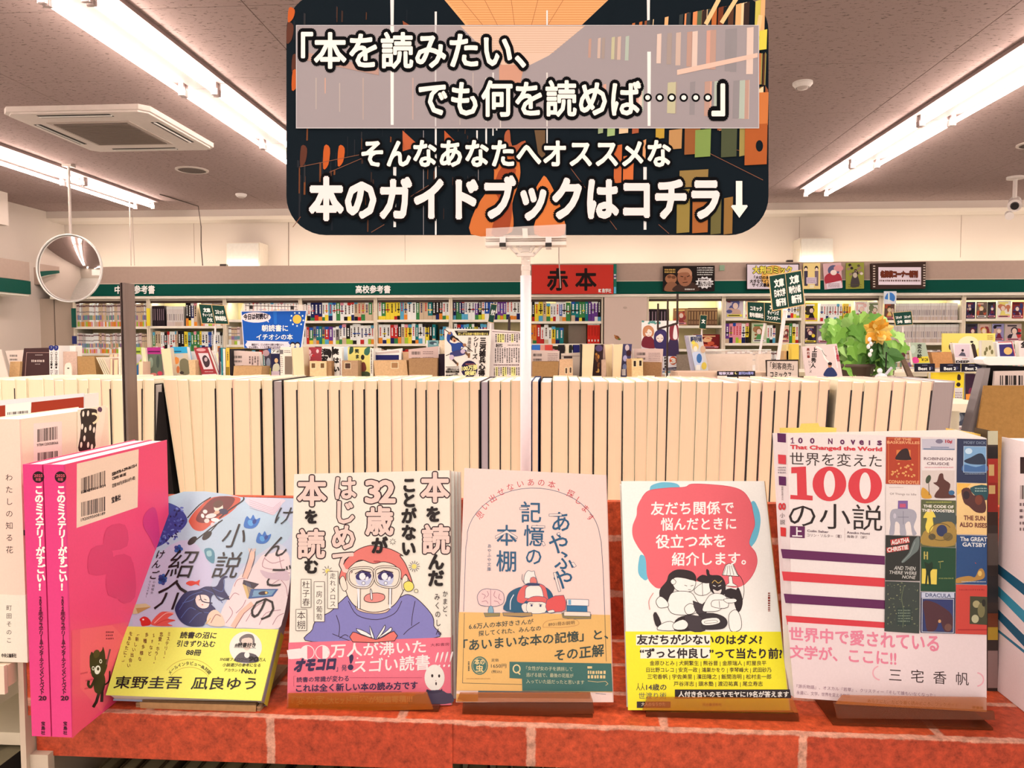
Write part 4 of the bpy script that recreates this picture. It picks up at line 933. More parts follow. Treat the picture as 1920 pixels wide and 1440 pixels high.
standing('card_divider','blank cream card beside the samurai poster',[(823.5,638),(834,638),(833,706),(824,706)],2.16,.02,(244,212,176),cat='divider',kind='solid')
standing('card_divider','dark end panel between brown divider and samurai poster',[(822.5,664),(833,664),(833,706),(823,706)],2.09,.1,(50,38,48),kind='solid',cat='divider')
def samurai(cv):
    cv.poly([(852,620),(918,619.5),(916.5,629),(857,629)],C(30,24,26)); cv.dashes(858,620.5,876,623,1,C(236,220,190),2,.6); cv.text('あしがる目線で戦国を駆ける',859,623.5,915,628.5,C(244,220,120),.02)
    cv.line([(833.5,617),(886,659)],1.6,C(70,50,40)); cv.line([(836,667),(868,653)],1.3,C(60,46,40))
    cv.blob([(839,626),(846,622),(849,630),(843,640),(852,644),(861,642),(866,646),(860,660),(848,660),(846,648),(838,638)],C(40,70,140)); cv.ell(843,625,3,2.6,C(176,120,80)); cv.ell(849,634,5,5,C(36,28,28)); cv.ell(852,637,4.6,4.6,C(206,150,110)); cv.ell(852,639,1.6,2,C(110,40,36))
    cv.blob([(846,631),(858,634),(861,640),(852,634)],C(36,28,28)); cv.line([(862,644),(870,650)],5,C(40,70,140)); cv.ell(871,647,3.4,3,C(160,110,80))
    cv.blob([(848,660),(860,656),(874,656),(872,664),(858,668),(846,668),(844,662)],C(60,60,110)); cv.ell(868,659,4.5,4,C(206,180,196)); cv.line([(872,660),(880,668)],4,C(110,80,60)); cv.line([(880,662),(879,671)],3.4,C(130,84,50))
    cv.ell(847,670,4.5,5,C(206,180,196)); cv.line([(849,674),(857,682)],4,C(70,54,50)); cv.line([(858,680),(858,686)],3,C(130,84,50))
    cv.vtext('三河雑兵心得',906,632,903,706,12.4,C(30,22,24),.05); cv.vtext('シリーズ',893,630,890,674,10.5,C(30,22,24),.03); cv.vtext('井原忠政',881,632,879,660,7,C(50,40,40),.01)
    cv.line([(836,688),(861,688)],1,C(40,30,30)); cv.text('一度読めば止まらぬ',836,690,861,694,C(30,24,24),.04); cv.text('戦国足軽出世物語',836,694.5,861,699,C(30,24,24),.05); cv.text('1〜11巻',838,699.5,859,702.5,C(60,50,50),.02); cv.text('好評発売中!',836,702.5,861,706.5,C(30,24,24),.06)
    cv.ell(880,692,16.5,17,C(36,26,66)); cv.ring(880,692,16,16.6,1.2,C(236,220,214)); cv.text('100万部',866,686,895,696,C(246,228,150),.05,slope=-3); cv.text('突破!',872,696,892,705,C(246,228,150),.05,slope=-2); cv.dashes(873,681,890,684,1,C(214,120,90),3)
panelq=[(833.5,616.5),(921,617),(917,706),(834,706)]
standing('samurai_poster','white poster of a blue clad foot soldier with a spear and bold vertical title',panelq,2.06,.004,(244,226,212),samurai,cat='poster',kind='solid',m=M_print)
def news(cv):
    r = random.Random(3)
    cv.poly([(923,621),(975,624),(975,625.2),(923,622.2)],C(120,90,90))
    for (a,b_,c_,d,n_,hl) in ((928,626,976,642,11,(1,2,3,7)),(927,652,975,680,11,()),(925,688,975,705,12,(1,4,5,8,9))):
        w_ = (c_-a)/n_
        for k in hl: cv.rect(a+w_*k,b_,a+w_*(k+1),d,C(240,226,140),False)
        cv.up(); cv.vdashes(a,b_,c_,d,n_,C(50,40,44),int(a))
    cv.text('あらすじ',930,644,942,651,C(40,30,34),.06); cv.dashes(952,645,974,649,1,C(90,70,74),3); cv.dashes(926,682,974,686,1,C(90,50,60),4,.6)
standing('newsprint_sheet','newsprint sheet with yellow marked columns behind the banner pole',[(922,617.5),(984,622),(984,706),(916.5,706)],2.08,.003,(236,214,206),news,cat='sheet',kind='solid',m=M_print)
def f(cv): barcodeprint(1000,663,16,5,None,12)(cv); cv.dashes(1027,662,1046,678,5,C(110,80,80),4,.35)
standing('paperback','barcode backed paperback rising from the brown divider right of the banner pole',[(990,656),(1049,658),(1048,706),(990,706)],2.13,.03,(224,194,180),f)
standing('divider_box','brown card divider right of the banner pole',[(998,678),(1048,678),(1046,706),(998,706)],2.07,.06,(172,128,84),cat='divider',kind='box')
for k,(a,c_,cc) in enumerate(((997,1013,(50,110,190)),(1013,1022,(220,150,130)),(1022,1036,(210,70,60)),(1046,1059,(30,24,28)),(1060,1067,(230,210,180)),(1068,1073,(30,30,30)),(1075,1087,(24,26,90)))):
    standing('paperback','paperback top in the back file right of the banner pole, %s from the left' % ORD(k+1),[(a,646.5),(c_-.4,646.5),(c_-.4,706),(a,706)],2.26,.1,cc,kind='solid',m=M_print)
standing('paperback','grey paperback laid upright behind the small two holed wooden block',[(1052,663),(1088,661),(1086,706),(1052,706)],2.14,.03,(226,200,180),lambda cv: (cv.rect(1057,668,1073,672,C(60,46,46)),cv.rect(1053,667,1087,667.8,C(110,90,84))))
standing('wooden_block','small pale wooden block with two low slots',[(1049,674),(1074,673),(1074,706),(1048,706)],2.07,.03,(226,178,138),holes([(1060,690,1063.5,700),(1068,689,1071.5,699)],(84,56,44)),cat='divider',kind='box')
standing('paperback','dark thin covers edge right of the small wooden block',[(1088.5,645),(1091,645),(1090,706),(1087.6,706)],2.1,.1,(40,34,36),kind='solid',m=M_print)
standing('paperback','broad cream fore-edge paperback left of the dark gold cover',[(1092,645),(1115,645),(1110.5,706),(1090.8,706)],2.1,.1,(248,226,190),kind='edge')
def f(cv):
    r=random.Random(8)
    for k in range(12): cv.ell(r.uniform(1117,1127),r.uniform(662,698),2.2,r.uniform(2,5),C(*r.choice([(190,120,50),(120,70,40),(210,160,80),(60,30,34)])),0,8)
    cv.ell(1123,653,7,6,C(90,70,110))
standing('novel','narrow dark cover with gold figures between cream fore-edges',[(1115.5,646),(1132,646),(1128,706),(1111,706)],2.11,.02,(48,28,30),f)
standing('card_block','low grey block between the dark gold cover and cream fore-edges',[(1128.5,675),(1136,674),(1136,706),(1128.5,706)],2.08,.06,(206,168,144),kind='solid',cat='divider')
standing('paperback','cream fore-edge paperback right of the dark gold cover',[(1133.5,645),(1149,645),(1148,706),(1136.6,706)],2.12,.1,(226,186,170),kind='edge')
standing('paperback','cream fore-edge paperback left of the blue figure cover',[(1150,645),(1168,645),(1163.5,706),(1148.5,706)],2.1,.1,(246,220,190),kind='edge')
def f(cv):
    for x,y,a,c_ in ((1176,652,4,(214,190,190)),(1179,662,5,(60,30,40)),(1172,672,4,(190,180,220)),(1178,680,4,(110,50,50)),(1171,688,4,(140,150,200))): cv.ell(x,y,a,6,C(*c_),0,10)
    cv.rect(1166,692,1173,704,C(236,224,224))
standing('novel','narrow blue and dark figure cover left of the windowed wooden block',[(1168.6,645),(1185,645),(1180,706),(1164,706)],2.11,.02,(70,66,104),f)
standing('wooden_block','pale wooden block with two dark upright windows',[(1185,672.5),(1205.5,672),(1206,706),(1185.4,706)],2.06,.05,(246,206,150),holes([(1188,676.5,1192.5,687),(1198.5,676,1203,686)],(40,24,20)),cat='divider',kind='box')
standing('card_block','tan block beside the windowed wooden block',[(1176,673),(1184.6,673),(1184.6,706),(1177,706)],2.08,.05,(206,158,110),kind='solid',cat='divider')
def f(cv): barcodeprint(1194,661,16,5,None,15)(cv); cv.dashes(1216,661,1238,677,5,C(120,90,90),4,.35)
standing('paperback','barcode backed paperback before the illustrated girls poster',[(1188,654),(1243.5,654),(1241,706),(1190,706)],2.14,.03,(222,188,176),f)
standing('divider_box','brown card divider before the illustrated girls poster',[(1206.5,679),(1241,679.5),(1240,706),(1206.5,706)],2.08,.05,(160,116,80),cat='divider',kind='box')
# poster with two cartoon girls, drawn generically
def girls(cv):
    cv.poly([(1203,602),(1272,601),(1272,640),(1203,650)],C(246,236,226)); r=random.Random(2)
    for k in range(14): cv.ell(r.uniform(1204,1238),602.5+r.uniform(0,4),2.4,1.8,C(90,150,140),0,8)
    cv.blob([(1205,622),(1208,613),(1217,610),(1225,616),(1226,626),(1221,632),(1208,632)],C(200,130,90)); cv.blob([(1204,650),(1207,632),(1222,632),(1230,652)],C(120,34,48)); cv.ell(1216,624,6.4,7.2,C(248,222,204)); cv.blob([(1209,622),(1212,613),(1224,614),(1223,621),(1216,617),(1212,624)],C(206,138,96)); cv.line([(1212,624),(1214,623.6)],1,C(60,40,44)); cv.line([(1218,624),(1220,623.6)],1,C(60,40,44)); cv.line([(1214,628.5),(1218,628.5)],.8,C(190,70,70))
    cv.blob([(1226,634),(1229,622),(1240,617),(1250,624),(1252,650),(1254,676),(1244,680),(1238,656),(1228,652)],C(56,44,90)); cv.ell(1237,634,7,8,C(248,224,210)); cv.blob([(1228,632),(1233,621),(1246,622),(1246,632),(1239,626),(1232,630)],C(66,52,104)); cv.line([(1232,634),(1235,634.6)],1,C(50,40,60)); cv.line([(1240,634.6),(1243,634)],1,C(50,40,60)); cv.line([(1235,640),(1239,640)],1,C(190,60,60))
    cv.blob([(1254,640),(1262,626),(1271.5,640),(1271.5,690),(1256,690),(1250,660)],C(60,44,76)); cv.blob([(1256,612),(1264,606),(1271.5,612),(1271.5,634),(1264,638),(1256,634)],C(140,50,60)); cv.blob([(1262,634),(1264,612),(1268,612),(1270,634)],C(244,230,226))
    cv.rect(1243,668,1271.5,690,C(236,224,222)); cv.ell(1262,676,7,8,C(214,90,50)); cv.text('3',1258,670,1266,682,C(250,236,220),.06); cv.vtext('好評発売',1247,668,1248,691,5,BKC,.05); cv.poly([(1243,690),(1271.5,688),(1271.5,694),(1243,694)],C(60,50,76)); cv.dashes(1246,690.5,1268,693,1,C(240,230,230),3,.6)

Pg=[(1203,602),(1272.5,601),(1272.5,696),(1203,696)]
standing('illustrated_poster','poster with two cartoon schoolgirls, one ginger and one dark haired',Pg,2.35,.004,(226,206,206),girls,cat='poster',kind='solid',m=M_print,full=True)
# dark wooden bookstand in front of it
t = thing('black_frame_stand','dark wooden frame stand with three uprights before the illustrated poster','stand',(at(1252,706,2.2)[0],2.22,ZT))
for x,ya,yb_,w_,Y in ((1234,569,618,3.6,2.24),(1251.5,561,752,5,2.2),(1270.5,551,607,4,2.26)):
    a,c_=at(x-w_/2,yb_,Y),at(x+w_/2,ya,Y); b=B(); b.box(a[0],c_[0],Y,Y+.008,a[2],c_[2],C(62,44,40)); part('upright',b,M_wood,t)
b=B(); b.slab([at(1233,615,2.19),at(1271,604,2.19),at(1271,608,2.19),at(1233,619,2.19)],V(0,.008,0),C(62,44,40)); part('crossbar',b,M_wood,t)
standing('grey_divider','grey card divider right of the illustrated poster',[(1273,665),(1294,665),(1298,697),(1273,697)],2.3,.05,(150,130,112),cat='divider',kind='box',yb=697)
def f(cv):
    cv.vdashes(1294,632,1315,640,6,C(60,60,80),4); cv.text('新刊小説',1295,631,1316,641,C(40,50,90),.04); cv.rect(1305,628.5,1316,631,C(40,50,110)); cv.ell(1304,650,6,8,C(226,196,110)); cv.ell(1304,654,3.6,5,C(248,224,204)); cv.blob([(1298,666),(1302,660),(1314,662),(1318,682),(1305,690)],C(200,206,226)); cv.ell(1311,672,5,9,C(60,110,170)); cv.ell(1300,642,3.4,4,C(246,216,80)); cv.ell(1318,655,5,7,C(206,170,140)); cv.ell(1320,686,5,7,C(220,190,80)); cv.rect(1305,684,1313,694,C(240,230,220))
standing('magazine','leaning illustrated magazine with a fair haired figure on its cover',[(1291,629),(1316,627.5),(1328,694),(1304,696)],2.2,.03,(206,200,196),f)
standing('spine_block','pale lilac spine of the leaning illustrated magazine',[(1286,629),(1290.6,629),(1303,696),(1298,696)],2.21,.03,(196,186,200),kind='solid',m=M_print)
standing('divider_box','broad tan card divider inside the clear acrylic tray',[(1326,664),(1411,663.5),(1411,697),(1331,697)],2.32,.04,(222,184,152),cat='divider',kind='box')
t = thing('acrylic_tray','clear acrylic tray holding the broad tan divider','tray',(at(1370,697,2.28)[0],2.3,at(1370,697,2.28)[2]))
b=B(); b.slab([at(x,y,2.28) for x,y in ((1322,656),(1446,655.5),(1446,697),(1326,697))],V(0,.003,0),(1,1,1)); part('front_pane',b,M_acryl,t)
b=B(); b.slab([at(x,y,2.279) for x,y in ((1322,655.3),(1446,654.8),(1446,656.4),(1322,656.9))],V(0,.005,0),C(250,236,222)); part('rim',b,M_plas,t)
standing('tan_divider','tan card divider right of the acrylic tray, behind the leaning sign pole',[(1421,664),(1446,663),(1446,697),(1421,697)],2.4,.03,(222,184,150),cat='divider',kind='box')
b=B(); a=at(1263,706,2.1); c_=at(1437,696.5,2.1); b.box(a[0],c_[0],2.02,2.16,ZT,c_[2],C(224,184,156)); part('display_step',b,M_paint,None,label='beige raised step on the gondola top under the acrylic tray',cat='riser')
standing('shelf_banner','black shelf strip with pale lettering on the beige step',[(1345,696),(1416,695.5),(1416,703.5),(1345,703.5)],2.012,.004,(34,28,38),lambda cv:(cv.text('電撃文庫',1348,697.5,1375,702.8,C(226,206,226),.04),cv.ell(1380,699.5,2.4,2.4,C(246,220,140)),cv.ell(1381,699,1.8,1.8,C(34,28,38)),cv.text('創刊30周年',1385,697,1413,702.6,C(170,170,226),.04)),cat='sign',kind='solid',m=M_print)
# placards and signs
def placard(cv): cv.rect(1438.4,677,1496,720,C(222,196,180)); cv.text('「剣客商売」',1444,679,1488,692,C(60,46,44),.015,slope=2); cv.text('コミックス',1444,696,1484,708,C(40,30,30),.03,slope=1)
standing('hand_placard','hand lettered grey placard with a dark border before the sign poles',[(1436.5,675),(1497.5,674),(1498,706),(1438,706)],2.0,.008,(44,34,32),placard,cat='placard',kind='solid',m=M_print)
def f(cv):
    cv.vtext('上田秀人',1528,651,1524,690,9.6,BKC,.04,wf=1.0); cv.vtext('奥右筆',1515,652,1516,672,6,C(150,60,50),.03); cv.vtext('シリーズ',1517,675,1520,700,5,C(70,50,50),.02); cv.curve([(1530,650),(1541,656),(1547,672),(1556,682),(1566,700)],3,C(250,240,232)); cv.curve([(1541,656),(1545,664),(1550,668)],1,C(120,90,90))
    cv.vtext('2023最新刊',1567,648,1572,678,4.6,C(190,50,70),.05,wf=1.2); cv.curve([(1563,650),(1567,668),(1570,690)],2.4,C(246,230,224)); cv.blob([(1545,705),(1548,694),(1556,688),(1564,692),(1569,705)],C(44,56,100)); cv.ell(1556,685,3.6,4.6,C(190,130,100)); cv.ell(1556,682,4,3,C(40,30,34))
standing('pink_placard','white and pink placard with 上田秀人 in brush type left of the plant',[(1504,650),(1569,644.5),(1580,706),(1511,706)],2.05,.006,(236,208,200),f,cat='placard',kind='solid',m=M_print)
for x0,x1,y,cc,lb in ((1475,1484,646,(240,214,150),'cream book between the sign poles and pink placard'),(1484.5,1498,645,(236,196,80),'yellow green book left of the pink placard'),(1470,1478,658,(206,160,110),'tan upright book behind the hand lettered placard')):
    standing('paperback',lb,[(x0,y),(x1,y),(x1,706),(x0,706)],2.5+.03*(x0<1480),.06,cc,kind='solid',m=M_print)
def green_sign(label, q, Y, lines, pole, sep=None, foot=None, split=(.5,)):
    P3=[at(x,y,Y) for x,y in q]; t=thing('green_sign',label,'sign',(at(*pole[1],Y)[0],Y,at(*pole[1],Y)[2]),'green hand lettered aisle signs')
    b=B(); b.slab(P3,V(0,.004,0),C(226,186,130)); part('frame',b,M_print,t)
    Q=[np.array(p,float) for p in q]; c0=sum(Q)/4; qi=[c0+(p-c0)*np.array([.955,.94]) for p in Q]
    cv=Canvas(*wplane(Y),step=5e-5,lift=5e-5); cv.poly(qi,C(8,60,50))
    def bl(u,v): return (qi[0]*(1-u)+qi[1]*u)*(1-v)+(qi[3]*(1-u)+qi[2]*u)*v
    if sep: cv.line([bl(.5,0.01),bl(.5,.99)],.8,C(226,186,130))
    for (s_,u0,v0,u1,v1) in lines: cv.textq(s_,[bl(u0,v0),bl(u1,v0),bl(u1,v1),bl(u0,v1)],C(250,240,232),.06)
    cv.done('lettering',t,M_print)
    if pole:
        a,c_=at(*pole[0],Y+.012),at(*pole[1],Y+.012); b=B(); b.tube([a,c_],pole[2]/FPX*Y/2,C(246,226,220),8); part('pole',b,M_plas,t)
    if foot:
        a,c_=at(foot[0],foot[3],Y),at(foot[2],foot[1],Y); b=B(); b.box(a[0],c_[0],Y-.01,Y+.04,a[2],c_[2],C(246,230,224)); part('foot',b,M_plas,t)
green_sign('large tilted green sign lettered 文庫 日本文学 新刊 on a slanting white pole',[(1441,516.5),(1503,505.5),(1509.5,572),(1448,584)],2.30,[('文庫',.13,.12,.42,.36),('日本文学',.10,.42,.44,.64),('新刊',.13,.70,.42,.92),('文庫',.62,.10,.90,.34),('時代小説',.57,.40,.93,.62),('新刊',.62,.68,.92,.92)],((1472,582),(1455,700),7),True)
green_sign('green sign lettered コミック and ティーンズ partly behind the larger one',[(1400,565),(1466,568),(1466,607),(1401,599)],2.5,[('コミック',.08,.22,.42,.48),('青年/講談社',.05,.60,.46,.86),('文庫',.66,.10,.90,.34),('ティーンズ',.60,.40,.93,.62),('ファンタジー',.58,.68,.96,.90)],((1434,606),(1412,733),4.5),True,(1415,685,1434,695))
green_sign('green sign lettered コミック left of the blue poster on a white pole',[(372,569.5),(421,572.5),(429.5,608.5),(378,607)],2.5,[('文庫',.14,.18,.40,.40),('ティーンズ',.08,.46,.46,.64),('少女',.22,.70,.42,.92),('コミック',.60,.24,.92,.48),('青年/集英社',.55,.58,.96,.84)],((404,608),(399,737),3.4),True)
green_sign('small green sign lettered コミック above the wooden easel at right',[(1674,586),(1709,583),(1712,609),(1679,611)],2.66,[('コミック',.08,.28,.42,.5),('少年',.12,.62,.42,.86),('コミック',.56,.28,.92,.5),('講談社',.55,.62,.92,.86)],((1693,611),(1693,731),3),False)
green_sign('narrow edge-on green sign above the leaning illustrated magazine',[(1313,590),(1326,591),(1323.5,618),(1311,616)],2.6,[('文',.25,.3,.8,.6)],((1316,617),(1312,733),3),False)
green_sign('narrow edge-on green sign slanting above the newsprint sheet',[(921,569),(932,571),(925,606),(915,604)],2.6,[('外文',.25,.3,.9,.6)],((920,606),(917,733),3),False)
standing('tall_slip','small pale slip under the narrow slanting sign',[(914,603),(926,603),(926,617),(913,617)],2.62,.004,(206,190,184),cat='slip',kind='solid',m=M_print)
standing('dark_slip','narrow dark upright slip right of the slanting sign',[(953,594),(957,594),(957,617),(952,617)],2.62,.004,(60,46,46),cat='slip',kind='solid',m=M_print)
# blue poster
def blue(cv):
    cv.poly([(453,584.5),(574,583),(564,652.5),(458,652.5)],C(16,86,176)); cv.ell(480,595,28,10,C(240,222,222)); cv.poly([(498,600),(504,605),(503,598)],C(240,222,222)); cv.text('今日は何読む?',457,589,503,600,C(30,24,40),.05,slope=-2)
    cv.poly([(512,583.5),(519,583.5),(519,608),(514,608)],C(30,104,190)); cv.ell(557,598.5,8.2,8.6,C(246,190,80))
    for k in range(9):
        a=math.radians(k*40+10); cv.ell(557+12*math.cos(a),598.5+12.5*math.sin(a),1.6,1.8,C(226,236,246),0,8,False)
    cv.up(); cv.text('朝読書に',491,609,540,621.5,C(250,244,240),.02); cv.text('イチオシの本',481,626,549,637.5,C(250,244,240),.02,slope=0)
    cv.blob([(464,640),(466,639),(538,640.5),(540,642),(540,653),(465,653)],C(236,220,226),2); cv.text('朝起きて、どんな本から読むか悩む人へ',472,644,532,648.5,C(40,30,50),.03); cv.text('どんな時も、こころが豊かになる本を',467,649,526,653,C(40,30,50),.03)
    for x in (549,558): cv.ell(x,646,5,5,C(30,26,44)); cv.ell(x,648,4,4,C(246,220,200))
t=standing('blue_poster','blue poster with a sun and speech balloon in a clear holder',[(451,583),(575.5,582),(566,653),(457,653)],2.45,.004,(236,226,226),blue,cat='poster',kind='solid',m=M_print,full=True)
b=B(); b.slab([at(x,y,2.44) for x,y in ((455,570),(571,571),(575,582),(451,583))],V(0,.06,0),C(250,240,232)); part('holder_top',b,M_acryl,t)
b=B(); b.tube([at(460,573,2.44),at(556,575,2.44)],.0012,C(40,32,36),6)
for x,y in ((471,576),(548,577)): a=at(x,y,2.435); b.box(a[0]-.004,a[0]+.004,2.43,2.44,a[2]-.006,a[2]+.006,C(30,24,26))
part('clips',b,M_plas,t)
b=B(); b.tube([at(512,650,2.47),at(512,738,2.47)],.006,C(240,226,220),8); part('stand_pole',b,M_plas,t)
# ------------------------------------------------------------ right hand display with the plant
YD = 2.6
t = thing('best_seller_gondola', 'cream stepped gondola with ranked books at right behind the novels', 'shelf unit', (1.45,2.75,0))
xa, xb = at(1500,700,YD)[0], at(1990,700,YD)[0]
zA, zB_ = at(1800,699,YD)[2], at(1800,765,YD)[2]
for z,ya in ((zA,YD+.02),(zB_,YD-.02),(zB_-.3,YD-.02),(.5,YD-.02),(.12,YD-.02)):
    b=B(); b.box(xa,xb,ya,3.0,z-.014,z,CAB); part('shelf',b,M_paint,t)
b=B(); b.box(xa,xb,2.86,2.9,.02,zA-.014,C(226,190,140)); part('back_panel',b,M_paint,t)
for X in (xa,xb,at(1807,740,YD)[0]): b=B(); b.box(X-.006,X+.006,YD+.03,2.86,.0,zA-.0145,CAB); part('divider_panel',b,M_paint,t)
def faced(name,label,q,Y,thk,base,paint=NOP,cat='book',**k): return standing(name,label,q,Y,thk,base,paint,cat,full=True,**k)
for i,(x0,x1) in enumerate(((1715,1753),(1763,1801),(1803,1842))):
    def f(cv,x0=x0,i=i): cv.text('Best %d'%(i+1),x0+7,687,x0+29,694.5,C(246,236,228),.04); cv.dashes(x0+14,683.5,x0+24,685.5,1,C(170,160,180),2,.6); cv.ell(x0+31,690,3,3,C(60,60,90))
    faced('rank_label',('black shelf label reading Best 1 under the grey green novel','black shelf label reading Best 2 under the tan folded card','black shelf label reading Best 3 under the pale lilac novel')[i],[(x0,682),(x1,681.5),(x1,696.5),(x0,697)],YD-.01,.003,(24,22,40),f,'label',kind='solid',m=M_print)
def f(cv): cv.vtext('変な絵',1724,645,1724,672,9,BKC,.03); cv.ell(1712,655,5,8,C(196,206,186)); cv.poly([(1710,670),(1740,668),(1743,680),(1712,681)],C(244,214,60)); cv.blob([(1711,671),(1720,670),(1723,679),(1713,681)],C(236,80,150)); cv.text('¥12¥',1728,670,1740,678,C(60,50,30),.02)
faced('novel','grey green novel with a yellow band above the Best 1 label',[(1707,642),(1735,643),(1744,682),(1712,684)],YD+.03,.02,(176,184,160),f)
faced('card_block','tan folded card above the Best 2 label',[(1746,661),(1784,660),(1788,687),(1752,690)],YD+.03,.04,(214,150,96),cat='divider',kind='box')
def f(cv): cv.rect(1790,646,1818,670,C(226,200,206)); cv.ell(1805,657,2.4,2.6,C(40,30,40)); cv.poly([(1797,667),(1803,660),(1809,662),(1811,668)],C(90,84,100)); cv.text('DEEP',1793,675,1817,681,BKC,.05); cv.dashes(1804,671,1814,674,1,C(190,60,60),2)
faced('novel','pale lilac novel with a tiny seated figure above the Best 3 label',[(1786,643),(1819,644),(1828,681),(1792,682)],YD+.03,.02,(240,224,220),f)
faced('novel','dark edged cover right of the pale lilac novel',[(1821,646),(1828,646),(1836,681),(1829,681)],YD+.05,.02,(60,44,44))
def f(cv): cv.ell(1816,646,20,16,C(244,232,186)); cv.blob([(1779,648),(1784,642),(1786,652),(1781,656)],C(40,30,30)); cv.ell(1822,641,3,2,C(30,26,26)); cv.ell(1824,646,2,2.4,C(30,26,26)); cv.dashes(1851,628,1862,637,3,C(110,70,50),3)
faced('yellow_poster','yellow poster with a large pale circle behind the ranked books','' or [(1767,625),(1866,625),(1866,690),(1767,690)],YD+.12,.006,(244,216,110),f,'poster',kind='solid',m=M_print)
def f(cv):
    for x,y in ((1850,655),(1856,652),(1860,660),(1847,662)): cv.ell(x,y,2.4,4.5,C(120,110,70))
faced('novel','cream novel with small standing figures above the big clear holder',[(1841,638),(1861,638),(1868,676),(1841,676)],YD-.05,.02,(220,206,170),f)
def f(cv): cv.poly([(1873,646),(1898,645),(1902,668),(1875,668)],C(60,50,110)); cv.ell(1890,658,8,7,C(226,180,110)); cv.line([(1871,642),(1897,641),(1903,668)],1.5,C(200,60,60))
faced('novel','white framed violet and gold cover at the right edge',[(1868,641),(1899,640),(1906,676),(1871,676)],YD-.04,.02,(240,226,224),f)
faced('novel','cover lettered 全 cut by the right picture edge',[(1909,639),(1935,639),(1940,676),(1912,676)],YD-.03,.02,(236,214,206),lambda cv: cv.text('全',1914,640,1926,652,BKC,.06))
def f(cv): cv.blob([(1796,702),(1801,704),(1801,712),(1795,712)],C(60,40,30)); cv.ell(1797,721,4,4,C(50,36,30)); cv.rect(1790,727,1805,759,C(220,206,200)); cv.dashes(1791,734,1804,756,5,C(140,110,116),3); cv.rect(1790,757,1805,760,C(150,60,70))
faced('novel','bright yellow novel with a grey band on the lower step at right',[(1745,699),(1808,698),(1806,761),(1745,763)],YD,.02,(250,210,50),f)
def f(cv): cv.ell(1820,735,4,8,C(120,40,70)); cv.poly([(1811,739),(1826,738),(1824,754),(1811,755)],C(240,146,60))
faced('novel','dark plum novel with an orange foot on the lower step at right',[(1810,701),(1832,701),(1829,758),(1810,758)],YD,.02,(56,30,50),f)
def f(cv): cv.ell(1795,782,12,9,C(120,120,130)); cv.ell(1798,784,3,7,C(190,190,196)); cv.rect(1785,798,1812,806,C(236,220,214)); cv.dashes(1788,800,1808,805,1,C(130,30,40),4,.7)
faced('novel','grey misty novel on the lowest visible step at right',[(1770,769),(1814,769),(1812,815),(1770,815)],YD,.02,(76,78,92),f)
# wooden easel
t = thing('wooden_easel','small dark wooden easel between the plant and the ranked books','easel',(at(1690,700,2.5)[0],2.5,at(1690,704,2.5)[2]))
for q in ([(1674,654),(1683,652),(1682,664),(1671,736),(1663,736)],[(1686,664),(1693,662),(1727,736),(1716,736)],[(1676,655),(1690,653),(1697,668),(1690,672)]):
    b=B(); b.slab([at(x,y,2.5) for x,y in q],V(0,.012,0),C(128,100,84)); part('leg',b,M_wood,t)
b=B(); b.slab([at(x,y,2.495) for x,y in ((1687,664),(1696,661),(1698,668),(1690,672))],V(0,.006,0),C(90,50,46)); part('hinge',b,M_wood,t)
b=B(); b.box(at(1502,700,2.1)[0],at(1712,700,2.6)[0],2.1,2.59,ZT-.02,ZT-.0005,CAB); b.box(at(1502,700,2.1)[0],at(1712,700,2.6)[0],2.3,2.32,0,ZT-.02,CAB); part('plant_table',b,M_paint,None,label='cream table top under the ivy and poinsettia at right',cat='table')
# potted plant and yellow flower
def leafmesh(name, outline, col, fold=.35):
    b=B(); n=len(outline); tip=n//2; b.v=[(x,abs(x)*fold-.12*z*z*fold*4,z) for x,z in outline]; b.v += [(0,-.06*fold,.3),(0,-.2*fold,.7)]
    b.f=[list(range(0,tip+1))+[n+1,n], list(range(tip,n))+[0,n,n+1]]; b.c=[col,col]
    return new_mesh(name,b,M_leaf)
ivy=[(0,0),(.2,-.1),(.42,.02),(.34,.22),(.5,.42),(.26,.5),(.2,.72),(0,1.05),(-.2,.72),(-.26,.5),(-.5,.42),(-.34,.22),(-.42,.02),(-.2,-.1)]
petal=[(0,0),(.2,.12),(.37,.38),(.36,.62),(.17,.88),(0,1.05),(-.17,.88),(-.36,.62),(-.37,.38),(-.2,.12)]
LV=[leafmesh('ivy_leaf',ivy,C(*c)) for c in ((160,206,96),(134,186,76),(184,222,126),(110,164,66))]
PT=[leafmesh('petal',petal,C(*c),.4) for c in ((250,196,84),(242,166,50),(252,212,120))]
DL=[leafmesh('dark_leaf',petal,C(*c)) for c in ((60,100,44),(78,124,60))]
def put_leaf(me,name,parent,px,py,Y,size,ang,tilt,yaw_):
    o=bpy.data.objects.new(name,me); COL.objects.link(o); o.parent=parent; p=at(px,py,Y)-wloc(parent); o.location=p.tolist()
    s=size*(1.15 if name=='leaf' else .95)/FPX*Y; o.scale=(s,s,s); o.rotation_euler=(math.radians(tilt),math.radians(ang),math.radians(yaw_)); return o
base=at(1600,700,2.45)
t=thing('potted_ivy','leafy pale green ivy in a pot left of the yellow poinsettia','plant',(base[0],2.45,ZT))
b=B(); b.lathe((base[0],2.45,ZT),[(.001,0),(.045,0),(.06,.09),(.064,.09),(.064,.10),(.055,.10),(.05,.085),(.001,.08)],C(90,70,60),20); part('pot',b,M_plas,t,smooth=True)
